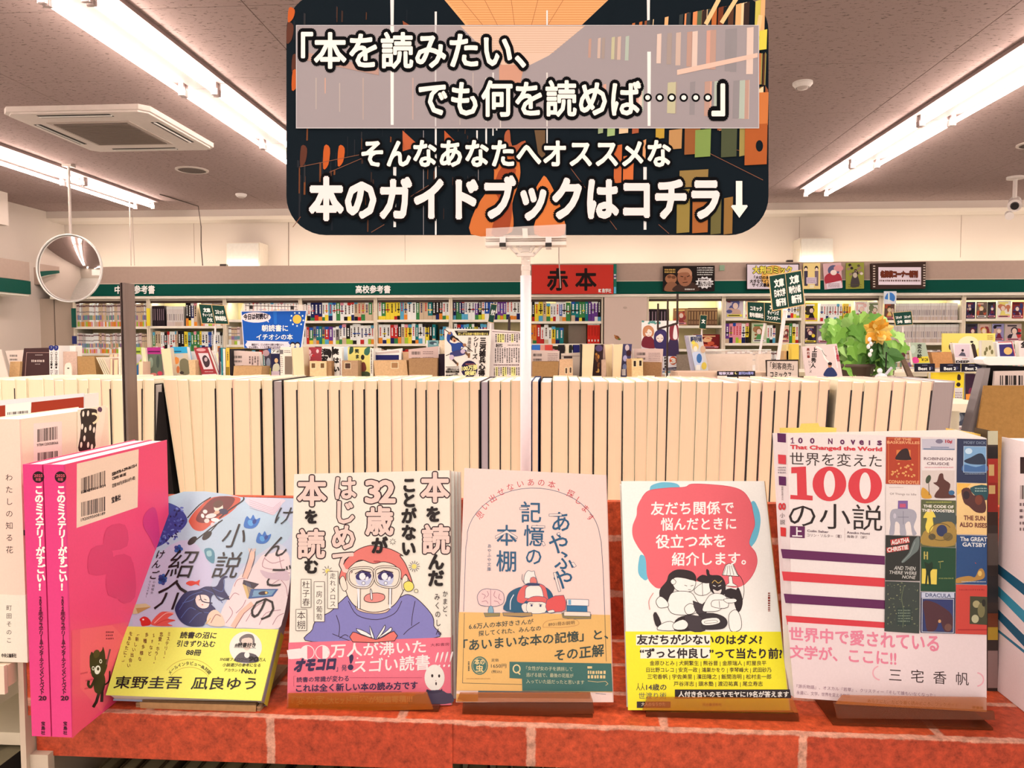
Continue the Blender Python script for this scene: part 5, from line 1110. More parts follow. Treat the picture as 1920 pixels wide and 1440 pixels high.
r=random.Random(12); pos=[(1562,612,30),(1590,607,28),(1578,628,30),(1606,622,28),(1556,640,24),(1602,646,26),(1588,655,30),(1612,640,26),(1570,652,24),(1620,655,24),(1608,668,30),(1590,672,28),(1632,668,26),(1616,682,30),(1640,684,28),(1596,690,26),(1630,695,26),(1652,690,22),(1572,668,22),(1580,640,26),(1552,625,22),(1622,610,24),(1640,600,24),(1628,598,20),(1612,604,22),(1566,630,22),(1598,632,24),(1610,696,24),(1646,672,20),(1664,694,20),(1604,614,22),(1585,682,22),(1575,614,22),(1640,706,22)]
pos += [(x+r.uniform(-14,14),y+r.uniform(-12,12),s_*.85) for x,y,s_ in pos if x<1640]
b=B()
for i,(x,y,s_) in enumerate(pos):
    Yl=2.45+r.uniform(-.07,.05); put_leaf(LV[r.choice((0,1,1,2,3,3))],'leaf',t,x,y-s_*.45,Yl,s_*1.05,180+r.uniform(-38,38),r.uniform(-20,22),r.uniform(-30,30))
    b.tube([(base[0],2.45,ZT+.09),at(x*.5+1600*.5,y+8,2.47),at(x,y-s_*.3,Yl+.01)],.0014,C(96,120,50),4,False)
part('stems',b,M_leaf,t)
base=at(1658,700,2.38)
t=thing('poinsettia','yellow orange poinsettia with dark green leaves beside the ivy','plant',(base[0],2.38,ZT))
b=B(); b.lathe((base[0],2.38,ZT),[(.001,0),(.03,0),(.036,.06),(.03,.066),(.001,.06)],C(150,130,110),18); part('pot',b,M_plas,t,smooth=True)
b=B(); b.tube([(base[0],2.38,ZT+.05),at(1656,665,2.38),at(1652,626,2.39)],.0022,C(70,90,40),5); part('stem',b,M_leaf,t)
for i in range(24):
    a=i*31+r.uniform(-8,8); put_leaf(PT[i%3],'petal',t,1646+4*math.sin(math.radians(a)),622-3*math.cos(math.radians(a)),2.36+r.uniform(-.01,.02),r.uniform(17,29),a,r.uniform(-35,35),r.uniform(-25,25))
for i in range(7):
    a=i*51+20; put_leaf(PT[(i+1)%3],'petal',t,1648,620,2.345,r.uniform(14,20),a,r.uniform(10,50),0)
for i in range(14):
    a=150+i*9+r.uniform(-10,10) if i<8 else r.uniform(95,265); put_leaf(DL[i%2],'leaf',t,1654+r.uniform(-8,12),642+r.uniform(-8,22),2.39+r.uniform(-.02,.03),r.uniform(24,36),a,r.uniform(-25,30),r.uniform(-40,40))
for i,(x,y) in enumerate(((1672,625),(1668,645),(1690,632),(1684,650),(1700,655),(1664,610))):
    put_leaf(LV[i%3],'leaf',t,x,y-8,2.42,22,150+i*20,15,r.uniform(-40,40))
# small things among the plants
p=at(1630,655,2.33); b=B()
for k,(dx,dz,rr_) in enumerate(((0,.03,.006),(.004,.018,.005),(-.003,.008,.006),(.006,-.004,.005),(.002,-.016,.006))): b.ell((p[0]+dx,2.33,p[2]+dz),(rr_,rr_*.7,rr_*1.2),C(240,226,220),8,6)
part('white_ornament',b,M_plas,None,label='small white beaded ornament hanging between ivy and poinsettia',cat='ornament')
p=at(1652,703,2.25); t=thing('glass_ornament','small pale glass and silver ornament at the foot of the poinsettia','ornament',(p[0],2.25,ZT))
b=B(); b.lathe((p[0],2.25,ZT),[(.016,0),(.01,.01),(.008,p[2]-ZT-.02)],C(214,206,206),12); b.ell((p[0],2.25,p[2]-.01),(.018,.018,.016),C(214,206,206),12,8); part('bowl',b,M_plas,t,smooth=True)
b=B(); b.tube([(p[0]+.012,2.25,p[2]),(p[0]+.03,2.25,p[2]+.022)],.004,C(190,180,184),8); b.ell((p[0]-.004,2.25,p[2]+.012),(.008,.008,.008),C(236,228,226),8,6); part('handle',b,M_plas,t)
b=B(); a=at(1659,744,2.3); c_=at(1662,660,2.3); b.tube([a,c_],.002,C(40,34,30),6); part('plant_stake',b,M_black,None,label='thin dark plant stake through the middle of the poinsettia leaves',cat='stake')

# ------------------------------------------------------------ big dark holder with a back cover at right
Yh=.98
t=thing('card_holder','grey edged dark book holder leaning at the right with brown card in front','holder',(at(1880,760,Yh)[0],Yh,ZB))
b=B(); b.slab([at(x,y,Yh) for x,y in ((1847,692),(1857,690),(1808,975),(1771,975))],V(0,.018,0),C(150,136,132)); part('side_edge',b,M_page,t)
b=B(); b.slab([at(x,y,Yh+.02) for x,y in ((1850,684),(1990,690),(1990,970),(1800,970))],V(0,.01,0),C(38,26,26)); part('back_plate',b,M_black,t)
P_=[at(x,y,Yh) for x,y in ((1842,674),(1850,669),(1990,670),(1990,684),(1856,685),(1846,682))]; b=B(); b.slab(P_,V(0,.022,0),C(250,238,226)); part('page_top',b,M_pageh,t)
b=B(); b.slab([at(x,y,Yh-.005) for x,y in ((1866,696),(1990,694),(1990,740),(1862,740))],V(0,.004,0),C(214,190,178)); part('back_cover',b,M_print,t)
cv=Canvas(V(0,Yh-.005,CH),V(0,-1,0),step=2e-5); cv.bars(1875,704,1990,722,C(40,32,32),4); cv.done('cover_print',t,M_print)
b=B(); b.slab([at(x,y,Yh-.012) for x,y in ((1846,723),(1990,723),(1990,977),(1803,977))],V(0,.003,0),C(170,124,70)); part('card_front',b,M_card,t)
b=B(); b.box(RX1+.021,.80,.80,1.12,ZB-.018,ZB-.0005,CAB); b.box(.782,.80,.80,1.12,0,ZB-.018,CAB); part('riser_shelf',b,M_paint,None,label='cream riser shelf continuing right of the long novel row',cat='shelf')

# ------------------------------------------------------------ banner sign on its pole
YN=.80
t=thing('banner_sign','dark hanging banner board with white Japanese lettering over a library aisle picture','sign',(at(989,440,YN)[0],YN,at(989,440,YN)[2]))
def rr_quad(x0,y0,x1,y1,r_,n=7):
    out=[]
    for cx,cy,a0 in ((x0+r_,y0+r_,180),(x1-r_,y0+r_,270),(x1-r_,y1-r_,0),(x0+r_,y1-r_,90)):
        for i in range(n+1): a=math.radians(a0+90*i/n); out.append((cx+r_*math.cos(a),cy+r_*math.sin(a)))
    return out
SG=rr_quad(537,-14,1441,440,72,9)
b=B(); b.slab([at(x,y,YN) for x,y in SG],V(0,.004,0),C(22,30,36),C(60,56,56)); part('board',b,M_matte,t)
cv=Canvas(V(0,YN,CH),V(0,-1,0),step=1.2e-5,m=(520,0,2.0426),lift=2e-5); r=random.Random(21)
OR1,OR2,OR3=C(226,150,90),C(190,96,50),C(120,66,44); DK=C(22,30,36)
cv.poly([(632,-10),(1278,-10),(1040,215),(930,270),(845,245)],C(232,168,112)); 
for k in range(24):
    y=-8+k*9.2; xl=650+y*.86; xr=1262-y*1.0; cv.line([(xl,y),(xr,y)],1.6,C(206,120,64),False)
cv.up()
for k in (700,790,895,1000,1100): cv.line([(k,-8),(930+(k-930)*.1,240)],1.5,C(160,92,56),False)
cv.up()
# left shelving: shards, lamps
for k in range(110):
    x=r.uniform(60,760); top=max(100,(x-300)*.5) if x>500 else 20; y=r.uniform(top,820); h=r.uniform(20,110)*(1.1-x/900); wd=r.uniform(2,9)*(1.2-x/900)
    cv.poly([(x,y),(x+wd,y+3),(x+wd-1,y+h),(x-1,y+h)],C(*r.choice([(44,44,48),(66,48,42),(92,58,42),(120,70,44),(34,38,44),(52,50,52)])),False); cv.z+=cv.step*.2
for x,y,h in ((45,30,40),(40,90,60),(60,210,50),(92,560,60),(60,270,60),(150,270,120),(240,300,60),(180,560,70),(236,560,60)):
    cv.blob([(x,y),(x+22,y+8),(x+16,y+h),(x-4,y+h+16)],C(*r.choice([(196,92,44),(176,84,48),(96,56,44)])),3)
for x0,y0,x1,y1,x2,y2,c in ((480,80,560,130,500,200,(150,80,54)),(480,500,545,560,480,580,(190,96,60)),(640,500,700,560,640,560,(190,90,50)),(485,300,560,330,490,330,(226,150,110)),(265,255,390,285,390,298,(180,110,80))): cv.poly([(x0,y0),(x1,y1),(x2,y2)],C(*c),False)
cv.up()
for x,y0,y1,w_ in ((440,-8,100,14),(441,100,480,14),(450,640,870,12),(607,45,900,8),(765,500,640,6),(800,300,560,8),(826,250,520,6),(683,540,560,6),(560,500,900,3),(620,630,640,4),(1033,40,560,6),(1047,280,640,5),(1421,-8,100,12),(1423,200,486,14),(1408,640,880,13),(160,290,420,4),(1075,560,620,5),(745,540,600,4),(840,300,500,7),(770,560,700,3)):
    cv.poly([(x-w_/2,y0),(x+w_/2,y0),(x+w_*.4,y1),(x-w_*.4,y1)],C(236,228,222) if w_>5 else C(150,140,140),False)
cv.up()
for x0,y0,x1,y1 in ((85,640,330,590),(200,660,340,600),(500,760,580,710),(360,890,410,860),(90,830,60,870),(1120,640,1300,880),(1700,560,1860,600),(1600,560,1860,690),(1460,860,1500,895)): cv.line([(x0,y0),(x1,y1)],2.5,C(130,84,64),False)
cv.up()
# right shelving: many leaning spines in perspective
cv.poly([(1278,-10),(1300,-10),(1100,560),(1040,560),(1040,230)],DK)
for k in range(130):
    u=r.random()**.8; x=1240+u*640; sc=.25+u*.9; row=r.choice((0,1,2)); base_=(-10,200,330)[row]+(1-u)*(120,60,30)[row]; h=(110,110,180)[row]*sc
    if row==2 and x>1760: h=260
    wd=8+16*u; c=r.choice([(30,34,38),(60,44,40),(96,60,44),(196,110,60),(236,176,120),(246,206,160),(150,84,54),(120,60,40),(210,190,90),(90,100,70),(226,140,90),(56,60,60),(160,140,80)])
    x1_=min(x+wd,1868); cv.poly([(x,base_+h*.06),(x1_,base_),(x1_-4,base_+h),(x-4,base_+h*1.02)],C(*c),False); cv.z+=cv.step*.5
for a,b_,c_,d in ((1690,0,1640,95),(1760,-8,1700,90),(1850,60,1826,200)): cv.line([(a,b_),(c_,d)],16,C(246,196,140),False)
cv.up()
for x,y,w_,h,c in ((1780,360,100,120,(206,120,66)),(1790,480,86,150,(176,92,48)),(1640,380,50,110,(226,150,100)),(1560,470,60,120,(150,90,52)),(1600,500,60,100,(130,150,80)),(1500,500,50,70,(190,140,90)),(1700,490,60,110,(80,84,60)),(1540,655,110,60,(150,120,70)),(1530,730,50,160,(150,126,66)),(1590,740,60,150,(170,100,54)),(1660,755,40,140,(110,100,60)),(1710,760,34,135,(150,110,60)),(1290,560,30,140,(196,100,56)),(1325,600,40,100,(210,110,60)),(1400,540,12,70,(226,160,110)),(1265,450,30,70,(160,180,120)),(1310,430,36,80,(226,190,150)),(1360,440,26,70,(170,90,60)),(1230,400,20,110,(150,160,120)),(1450,430,34,100,(190,150,60)),(1845,120,30,70,(226,206,80)),(1500,120,22,60,(60,120,90)),(1530,130,40,90,(170,100,60))):
    cv.poly([(x,y),(x+w_,y-6),(x+w_-3,y+h),(x-2,y+h+4)],C(*c),False); cv.z+=cv.step*.3
cv.ell(1845,560,14,22,DK); cv.up()
# carpet
cv.blob([(826,600),(905,560),(930,640),(925,700),(900,780),(905,860),(880,898),(742,898),(760,800),(830,690)],C(206,112,58),3)
cv.blob([(860,640),(915,650),(890,720),(900,800),(880,896),(820,896),(850,780),(830,720)],C(160,72,44),3)
cv.blob([(1010,690),(1030,680),(1080,780),(1100,898),(985,898),(1000,800),(985,740)],C(216,120,62),3); cv.poly([(985,500),(1026,500),(1026,610),(1000,600)],C(110,84,60)); cv.blob([(870,520),(890,500),(900,560),(950,540),(945,600),(880,600)],C(170,90,60),3)
# pale panel with its own softened picture
cv.up(); cv.rect(75,100,1842,493,C(164,150,150)); cv.up()
cv.poly([(700,100),(1180,100),(1040,215),(930,270),(845,245)],C(226,190,166)); 
for k in range(12): y=104+k*9; cv.line([(700+(y-100)*.9,y),(1180-(y-100)*1.15,y)],1.5,C(206,160,130),False)
cv.poly([(850,250),(945,250),(930,330),(850,310)],C(206,150,126))
for x,y0,y1,w_,c in ((441,100,480,14,(244,236,230)),(607,100,486,7,(206,196,192)),(827,280,440,6,(226,216,210)),(800,300,470,5,(206,196,190)),(855,320,490,5,(216,200,190)),(1033,280,486,6,(220,208,200)),(1423,200,484,14,(244,236,230)),(150,300,420,4,(190,170,160)),(240,320,430,4,(190,170,160)),(330,300,460,5,(184,160,150)),(520,300,460,6,(190,160,150)),(700,300,480,4,(190,170,160)),(185,300,360,5,(206,160,140)),(750,280,380,3,(196,176,166))): cv.poly([(x-w_/2,y0),(x+w_/2,y0),(x+w_*.4,y1),(x-w_*.4,y1)],C(*c),False)
cv.up()
for k in range(46):
    u=r.random(); x=1110+u*700; row=r.choice((0,1)); y=(108,310)[row]+(1-u)*(50,20)[row]; h=(120+60*u,150)[row]*(.5+.5*u); wd=8+18*u; c=r.choice([(206,176,160),(226,196,180),(190,150,134),(170,150,140),(196,186,150),(150,140,140),(216,160,140),(180,186,170)])
    x1_=min(x+wd,1838); cv.poly([(x,y),(x1_,y-3),(x1_-3,min(y+h,488)),(x-3,min(y+h,488))],C(*c),False); cv.z+=cv.step*.3
cv.poly([(100,200),(390,262),(390,290),(100,230)],C(186,146,132)); cv.poly([(1530,270),(1838,205),(1838,222),(1530,290)],C(232,190,170))
cv.line([(75,100),(1842,100),(1842,492),(75,492)],3,C(206,196,194),closed=True)
WT=C(250,244,238); BO=(C(16,16,18),.125)
cv.up(2); cv.m=(0,0,1)
cv.text('「本を読みたい、',567,62,985,130,WT,.028,out=BO)
cv.text('でも何を読めば',787,152,1200,220,WT,.028,out=BO); cv.text('」',1335,160,1357,217,WT,.028,out=BO,fit=True)
for k in range(6): cv.ell(1214+k*22.5,184,8,8,C(16,16,18),0,14,False)
cv.up()
for k in range(6): cv.ell(1214+k*22.5,184,4.6,4.6,WT,0,14,False)
cv.up()
cv.text('そんなあなたへオススメな',680,262,1256,315,WT,.035,out=BO)
cv.text('本のガイドブックはコチラ',583,333,1346,413,C(250,228,222),.05,out=BO)
cv.poly([(1379,340),(1391,340),(1391,385),(1400,385),(1401,388),(1385.5,409),(1370,388),(1372,385),(1379,385)],WT)
cv.done('banner_print',t,M_matte)
# clear clip and pole
t=thing('sign_stand','white pole with a clear plastic clip gripping the banner board','stand',(at(986,880,YN)[0],YN+.02,ZS))
px0=at(986,500,YN+.014)
b=B(); b.slab([at(x,y,YN-.006) for x,y in ((911,428),(1061,420),(1061,446),(911,446))],V(0,.003,0),(1,1,1)); part('clip_jaw',b,M_acryl,t)
b=B(); b.slab([at(x,y,YN+.006) for x,y in ((911,426),(1061,422),(1061,446),(911,446))],V(0,.003,0),(1,1,1)); part('clip_jaw',b,M_acryl,t)
M_clear=mat('clear_plastic',(.95,.92,.9),rough=.12,alpha=.72,spec=.9)
b=B()
for y0,y1 in ((444,447.5),(449.5,451.5),(453,461)): a=at(910,y1,YN-.006); c_=at(1062,y0,YN-.006); b.box(a[0],c_[0],YN-.008,YN+.011,a[2],c_[2],(1,1,1))
b.slab([at(x,y,YN-.007) for x,y in ((979,428),(989,428),(990,447),(980,447))],V(0,.002,0),(1,1,1))
for s_ in (1,-1):
    X=lambda d: 985.5+s_*d
    b.slab([at(x,y,YN) for x,y in ((X(36),458),(X(31),458),(X(14),474),(X(17),478))],V(0,.005,0),(1,1,1)); b.slab([at(x,y,YN) for x,y in ((X(20),459),(X(16),459),(X(6),472),(X(10),474))],V(0,.005,0),(1,1,1))
b.slab([at(x,y,YN) for x,y in ((965,474),(1004,474),(1001,480),(969,480))],V(0,.006,0),(1,1,1)); b.slab([at(x,y,YN+.001) for x,y in ((975,455),(997,455),(992,472),(979,472))],V(0,.004,0),(1,1,1))
part('clip_body',b,M_clear,t)
for x0,x1 in ((937,948),(1023,1034)):
    b=B(); a=at(x0,463,YN-.01); c_=at(x1,444,YN-.01); b.box(a[0],c_[0],YN-.0105,YN+.013,a[2],c_[2],C(226,210,204),front=C(236,222,214)); b.box(a[0]-.0003,c_[0]+.0003,YN-.0115,YN-.0103,a[2],a[2]+.0042,C(30,26,26)); part('clip_catch',b,M_plas,t)
rad=10.2/FPX*(YN+.014)
def pz(y): return at(986,y,YN+.014)[2]
b=B(); b.lathe((px0[0],YN+.014,0),[(rad*.82,pz(517)),(rad*.82,pz(508)),(rad*.9,pz(507)),(rad*.9,pz(499)),(rad*.8,pz(498)),(rad*.86,pz(490)),(rad*.8,pz(489)),(rad*.86,pz(480)),(.001,pz(480))],(1,1,1),20); part('collar',b,M_clear,t,smooth=False)
b=B(); b.lathe((px0[0],YN+.014,0),[(.001,ZS-.02),(rad,ZS-.02),(rad,pz(517)),(rad*.4,pz(516.9))],C(240,216,214),24); part('pole',b,M_plas,t,smooth=True)
b=B(); b.lathe((px0[0],YN+.014,ZS-.034),[(.04,0),(.04,.008),(.012,.014),(.001,.014)],C(240,220,214),24); part('foot',b,M_plas,t)
# ------------------------------------------------------------ brick printed display box
XA=at(28,1100,.563)[0]; XB=.52
t=thing('brick_display_box','open display box covered in brick printed paper along the front of the gondola','display box',(0,.67,ZS-.033))
b=B(); b.box(XA+.006,XB,.575,.775,ZS-.033,ZS,(1,1,1)); 
b.f=b.f; part('shelf_front',b,M_brick,t)
b=B(); b.box(XA+.006,at(848,1380,.573)[0],.5735,.5748,ZS-.0375,ZS+.0004,(1,1,1)); part('lapped_sheet',b,M_brick,t,label='left paper sheet lapped over the right and hanging lower')
ztb=at(1150,941,.765)[2]
b=B(); b.box(XA+.006,XB,.765,.775,ZS,ztb,(1,1,1)); part('back_board',b,M_brick,t)
b=B(); b.box(XA+.0047,XA+.0054,.578,.775,ZS,at(40,1003,.563)[2],(1,1,1)); b.box(XA+.0055,XA+.0125,.5655,.765,ZS-.0,at(40,1003,.563)[2],(1,1,1)); part('side_board',b,M_brick,t)
b=B(); b.box(XA,XA+.0046,.563,.775,CH-.62,at(40,1003,.563)[2],C(206,180,156)); part('side_panel',b,M_paint,t)
b=B(); b.box(XA-.001,XA+.013,.5605,.775,at(40,1003,.563)[2]+.0003,at(40,1003,.563)[2]+.0045,C(30,24,26)); part('edge_cap',b,M_plas,t)
b=B(); b.box(XA+.0047,XA+.02,.567,.5745,CH-.62,ZS-.0335,C(206,182,158)); part('corner_strip',b,M_paint,t)
# shelf of books below, seen from above
r=random.Random(3); x=XA+.03; i=0
while x < .50:
    wd=r.uniform(.011,.02); h=r.uniform(-.004,.004); i+=1
    t=thing('lower_book','dark spined book on the shelf below the brick box, %s from the left'%ORD(i),'book',(x+wd/2,.6,CH-.58),'books on the shelf below the brick display box')
    cc=C(*r.choice([(110,92,60),(96,84,58),(120,100,70),(60,50,44),(90,70,50),(120,60,50)])); z1=CH-.372+h  # olive browns with the shade under the brick box put into them
    q=B(); q.box(x+.0006,x+wd-.0006,.545,.547,CH-.60+.0005,z1,cc); q.box(x+.0006,x+.0014,.547,.66,CH-.5995,z1,cc); q.box(x+wd-.0014,x+wd-.0006,.547,.66,CH-.5995,z1,cc); part('cover',q,M_print,t)
    q=B(); q.box(x+.0015,x+wd-.0015,.5475,.656,CH-.598,z1-.002,C(150,132,100)); part('pages',q,M_pageh,t)
    x+=wd+r.choice((.001,.0015,.006))

# ------------------------------------------------------------ neighbouring gondola at left with the white novel
zl=CH-.2545
t=thing('side_gondola','cream shop gondola cut by the left picture edge under the white novel','shelf unit',(-.8,.75,0))
b=B(); b.box(-1.3,XA-.003,.556,.95,zl-.0175,zl,C(230,204,172)); part('top_shelf',b,M_paint,t)
b=B(); b.box(-1.3,XA-.003,.552,.5555,zl-.022,zl+.001,C(236,212,184)); part('shelf_edge',b,M_paint,t)
for z in (CH-.5,.7,.12): b=B(); b.box(-1.3,XA-.003,.556,.95,z-.018,z,C(220,196,166)); part('shelf',b,M_paint,t)
b=B(); b.box(-1.3,XA-.003,.95,.962,.1,zl-.0,C(206,182,154)); part('back_panel',b,M_paint,t)
b=B(); b.box(-1.3,XA-.003,.6,.95,0,.1,C(90,76,70)); part('plinth',b,M_paint,t)
x=-.52; i=0
while x < XA-.03:
    i+=1; wd=r.uniform(.016,.024); cc=C(*r.choice([(70,66,50),(44,36,34),(96,84,64)]))
    b=B(); b.box(x,x+wd-.002,.57,.7,CH-.4995,CH-.335-r.uniform(0,.02),cc,top=C(130,116,90)); part('lower_book',b,M_print,None,label='dark book on the left neighbour shelf under the white novel, %s from the left'%ORD(i),cat='book',group='dark books under the white novel')
    x+=wd

# ------------------------------------------------------------ upright books at both ends
def upright(name,label,X0,X1,Y0,Y1,z0,z1,base,spinec=None,group=None):
    t=thing(name,label,'book',((X0+X1)/2,(Y0+Y1)/2,z0),group); c_=C(*base); k=.0008
    b=B(); b.box(X0,X0+k,Y0+.002,Y1,z0,z1,c_); part('front_cover',b,M_gloss,t)
    b=B(); b.box(X1-k,X1,Y0+.002,Y1,z0,z1,c_); part('back_cover',b,M_gloss,t)
    b=B(); b.box(X0,X1,Y0,Y0+.0019,z0,z1,C(*(spinec or base))); part('spine',b,M_gloss,t)
    b=B(); b.box(X0+k+.0002,X1-k-.0002,Y0+.002,Y1-.002,z0+.001,z1-.0008,C(250,236,218),top=C(255,248,238)); part('pages',b,M_page,t)
    return t
YP=.534; zp0=ZS+.0005; ztp=at(80,871,YP)[2]
for k,(xa,xb) in enumerate(((60,95.5),(98,135))):
    X0,X1=at(xa,1385,YP)[0],at(xb,1385,YP)[0]
    lab='pink spined guide, %s' % ('left one of the pair at the left end' if k==0 else 'right one of the pair, its pink back cover with barcodes in view')
    t=upright('pink_guide',lab,X0,X1,YP,YP+.148,zp0,ztp,(240,72,116),(226,62,124),'pair of pink guides')
    cv=Canvas(V(0,YP,CH),V(0,-1,0),step=1.2e-5,lift=2e-5); dx=0 if k==0 else 41.5; cx=74+dx
    cv.ell(cx-2,894.5,11,11,C(34,16,22)); cv.text('2025',cx-10,888,cx+6,895,C(226,90,110),.02); cv.text('年版',cx-7,896,cx+3,902,C(226,90,110),.02)
    cv.vtext('このミステリーがすごい!',cx-1,910,cx+3.5,1108,18,C(255,240,226),.05,wf=.95)
    cv.vtext('2024年のミステリー&エンターテインメントベスト',cx+2,1118,cx+5,1301,10,C(90,20,46),.04,wf=.9); cv.text('20',cx-1,1303,cx+13,1314,C(70,16,40),.05)
    cv.vtext('宝島社',cx+7,1352,cx+7,1378,8,C(70,16,40),.03); cv.done('spine_print',t,M_gloss)
    if k==1:
        cv=Canvas(V(X1,0,0),V(1,0,0),step=1.2e-5,lift=2e-5); n=cv
        cv.poly([(144,869.5),(260,842),(258,951),(143.5,990)],C(246,210,184))
        def skew(f0,f1): return f0,f1
        for (xa_,ya,xb_,yb,sd) in ((152,897,198,882,1),(152,942,197.5,931,2)):
            h=(29,27)[sd-1]; rr=random.Random(sd); x=xa_
            while x<xb_-1:
                wd=rr.choice((.7,.7,1.4,2.1)); y=ya+(yb-ya)*(x-xa_)/(xb_-xa_); cv.poly([(x,y-5*0),(min(x+wd,xb_),y-.3*wd),(min(x+wd,xb_),y+h-.3*wd),(x,y+h)],C(30,18,24),False); x+=wd+rr.choice((.6,.8,1.3))
            cv.up()
        cv.textq('9784299061324',[(151.5,919.5),(198,906.5),(198,913),(151.5,927)],C(30,18,24),.02)
        cv.textq('1920095008189',[(151.5,971),(197,958),(197,965),(151.5,978.5)],C(30,18,24),.02)
        cv.textq('ISBN978-4-299-06132-4',[(210,885),(256,868),(256,875),(210,893)],C(30,18,24),.05); cv.textq('C0095 ¥818E',[(210,894),(236,885),(236,892),(210,901)],C(30,18,24),.05)
        cv.textq('定価:900円(本体818円+税)',[(210,907),(253,892),(253,899),(210,915)],C(40,24,30),.02); cv.textq('宝島社',[(209,932),(226,926),(226,937),(209,944)],C(30,18,24),.04)
        cv.poly([(134.5,1182),(280,1160),(299,1140),(268,1255),(135,1385)],C(240,84,110)); cv.poly([(150,1180),(210,1172),(250,1215),(205,1310),(190,1335),(150,1290)],C(244,96,112))
        for (x,y,w_,h) in ((205,900+150,40,60),(170,1030,36,40),(225,1060,24,60),(200,990,34,34)): cv.blob([(x,y),(x+w_,y-6),(x+w_+4,y+h),(x-3,y+h+6)],C(222,60,104),3)
        for x,y in ((150,1262),(160,1275),(168,1260),(158,1290)): cv.poly([(x,y),(x+14,y-3),(x+14,y),(x,y+3)],C(214,66,90),False)
        cv.up(); cv.blob([(290,952),(298,990),(298,1040),(282,1010),(268,985),(272,962)],C(214,56,120))
        # the little black cat
        K=C(44,36,24); cv.blob([(168,1238),(171,1222),(178,1228),(190,1220),(193,1213),(197,1232),(196,1262),(186,1272),(172,1268)],K,4); cv.blob([(168,1228),(172,1242),(168,1252)],K)
        cv.blob([(178,1268),(192,1262),(197,1275),(195,1292),(190,1300),(178,1298),(175,1282)],K); cv.curve([(178,1272),(170,1288),(165,1284),(166,1276)],5,K); cv.curve([(192,1266),(198,1250),(199,1236)],4.5,K); cv.line([(199,1246),(206,1217)],3,C(120,60,76)); cv.line([(186,1296),(180,1316),(174,1326)],5.5,K); cv.line([(191,1296),(190,1316)],5.5,K); cv.curve([(196,1284),(204,1276),(205,1258)],2.6,K)
        cv.ell(174,1253,2.6,4,C(240,230,214)); cv.ell(174,1253,1.4,2.4,K); cv.ell(188,1240,2.6,4,C(240,230,214)); cv.ell(188,1240,1.4,2.4,K); cv.ell(182,1256,5.5,8.5,C(246,238,226),12); cv.ell(183,1254,2.4,3.4,K); cv.ell(180,1226,6,8,C(76,62,34),20)
        cv.dashes(198,1182,212,1200,3,C(150,40,70),3); cv.done('cover_print',t,M_gloss)
# the white novel at the far left
YW=.56; X1=at(52,1253,YW)[0]; X0=at(-14,1253,YW)[0]; zt=at(30,786,YW)[2]; z0=zl+.001
t=upright('white_novel','cream jacketed novel with a vertical title standing at the left picture edge',X0,X1,YW,YW+.116,z0,zt,(246,222,192),(246,212,190))
cv=Canvas(V(0,YW,CH),V(0,-1,0),step=1.2e-5,lift=2e-5)
cv.vtext('わたしの知る花',17,884,18,1042,14.5,C(40,28,28),.0); cv.vtext('町田そのこ',17,1132,17,1208,11,C(40,28,28),.0); cv.text('中央公論新社',3,1225,31,1233,C(40,28,28),.03)
cv.done('spine_print',t,M_gloss)
b=B(); b.box(X0-.0005,X1+.0005,YW-.0006,YW-.0001,z0,at(20,1115,YW)[2],C(244,228,206)); b.box(X1+.0001,X1+.0006,YW,YW+.1155,z0,at(20,1115,YW)[2],C(244,228,206)); part('paper_band',b,M_gloss,t)
cv=Canvas(V(0,YW-.0006,CH),V(0,-1,0),step=1.2e-5,lift=2e-5); cv.vtext('町田そのこ',17,1132,17,1208,11,C(40,28,28),.0); cv.text('中央公論新社',3,1225,31,1233,C(40,28,28),.03); cv.done('band_print',t,M_gloss)
cv=Canvas(V(X1,0,0),V(1,0,0),step=1.2e-5,lift=2e-5)
cv.poly([(63,794),(116,790),(116,862),(63,870)],C(250,222,208))
for (ya,yb,h,sd) in ((805,799,24,1),(849,845,22,2)):
    rr=random.Random(sd+6); x=70
    while x<108: wd=rr.choice((.7,.7,1.4,2)); y=ya+(yb-ya)*(x-70)/39; cv.poly([(x,y),(x+wd,y),(x+wd,y+h),(x,y+h)],C(30,20,22),False); x+=wd+rr.choice((.6,.8,1.3))
    cv.up()
cv.textq('9784120058066',[(69,831),(109,826),(109,833),(69,838)],C(30,20,22),.02)
cv.done('cover_print',t,M_gloss)
# jacket flap figure sticking out at the back edge
b=B(); Xf=X1+.0008; q=[V(Xf,at_y,zz) for at_y,zz in ()]
def onX(px,py,X): d=ray(px,py); return CAM+d*(X/d[0])
b.slab([onX(x,y,Xf) for x,y in ((146,768),(199,760),(196,790),(186,842),(146,848))],V(-.0006,0,0),C(250,228,200)); part('jacket_flap',b,M_gloss,t)
cv=Canvas(V(Xf,0,0),V(1,0,0),step=1.2e-5,lift=2e-5)
cv.blob([(152,769),(178,767),(182,775),(180,800),(178,820),(177,841),(148,846),(150,820),(152,795)],C(34,24,26),3)
for x,y in ((156,776),(165,775),(154,800),(160,806),(169,802),(176,806),(152,834),(165,834),(172,838),(158,822)): cv.ell(x,y,2.1,5.6,C(250,230,206),4)
cv.curve([(172,776),(178,776),(184,782),(180,790),(174,794)],4,C(250,226,180)); cv.ell(187,768,4.2,5,C(96,60,90)); cv.line([(182,781),(186,772)],2,C(246,226,196)); cv.done('figure_print',t,M_gloss)
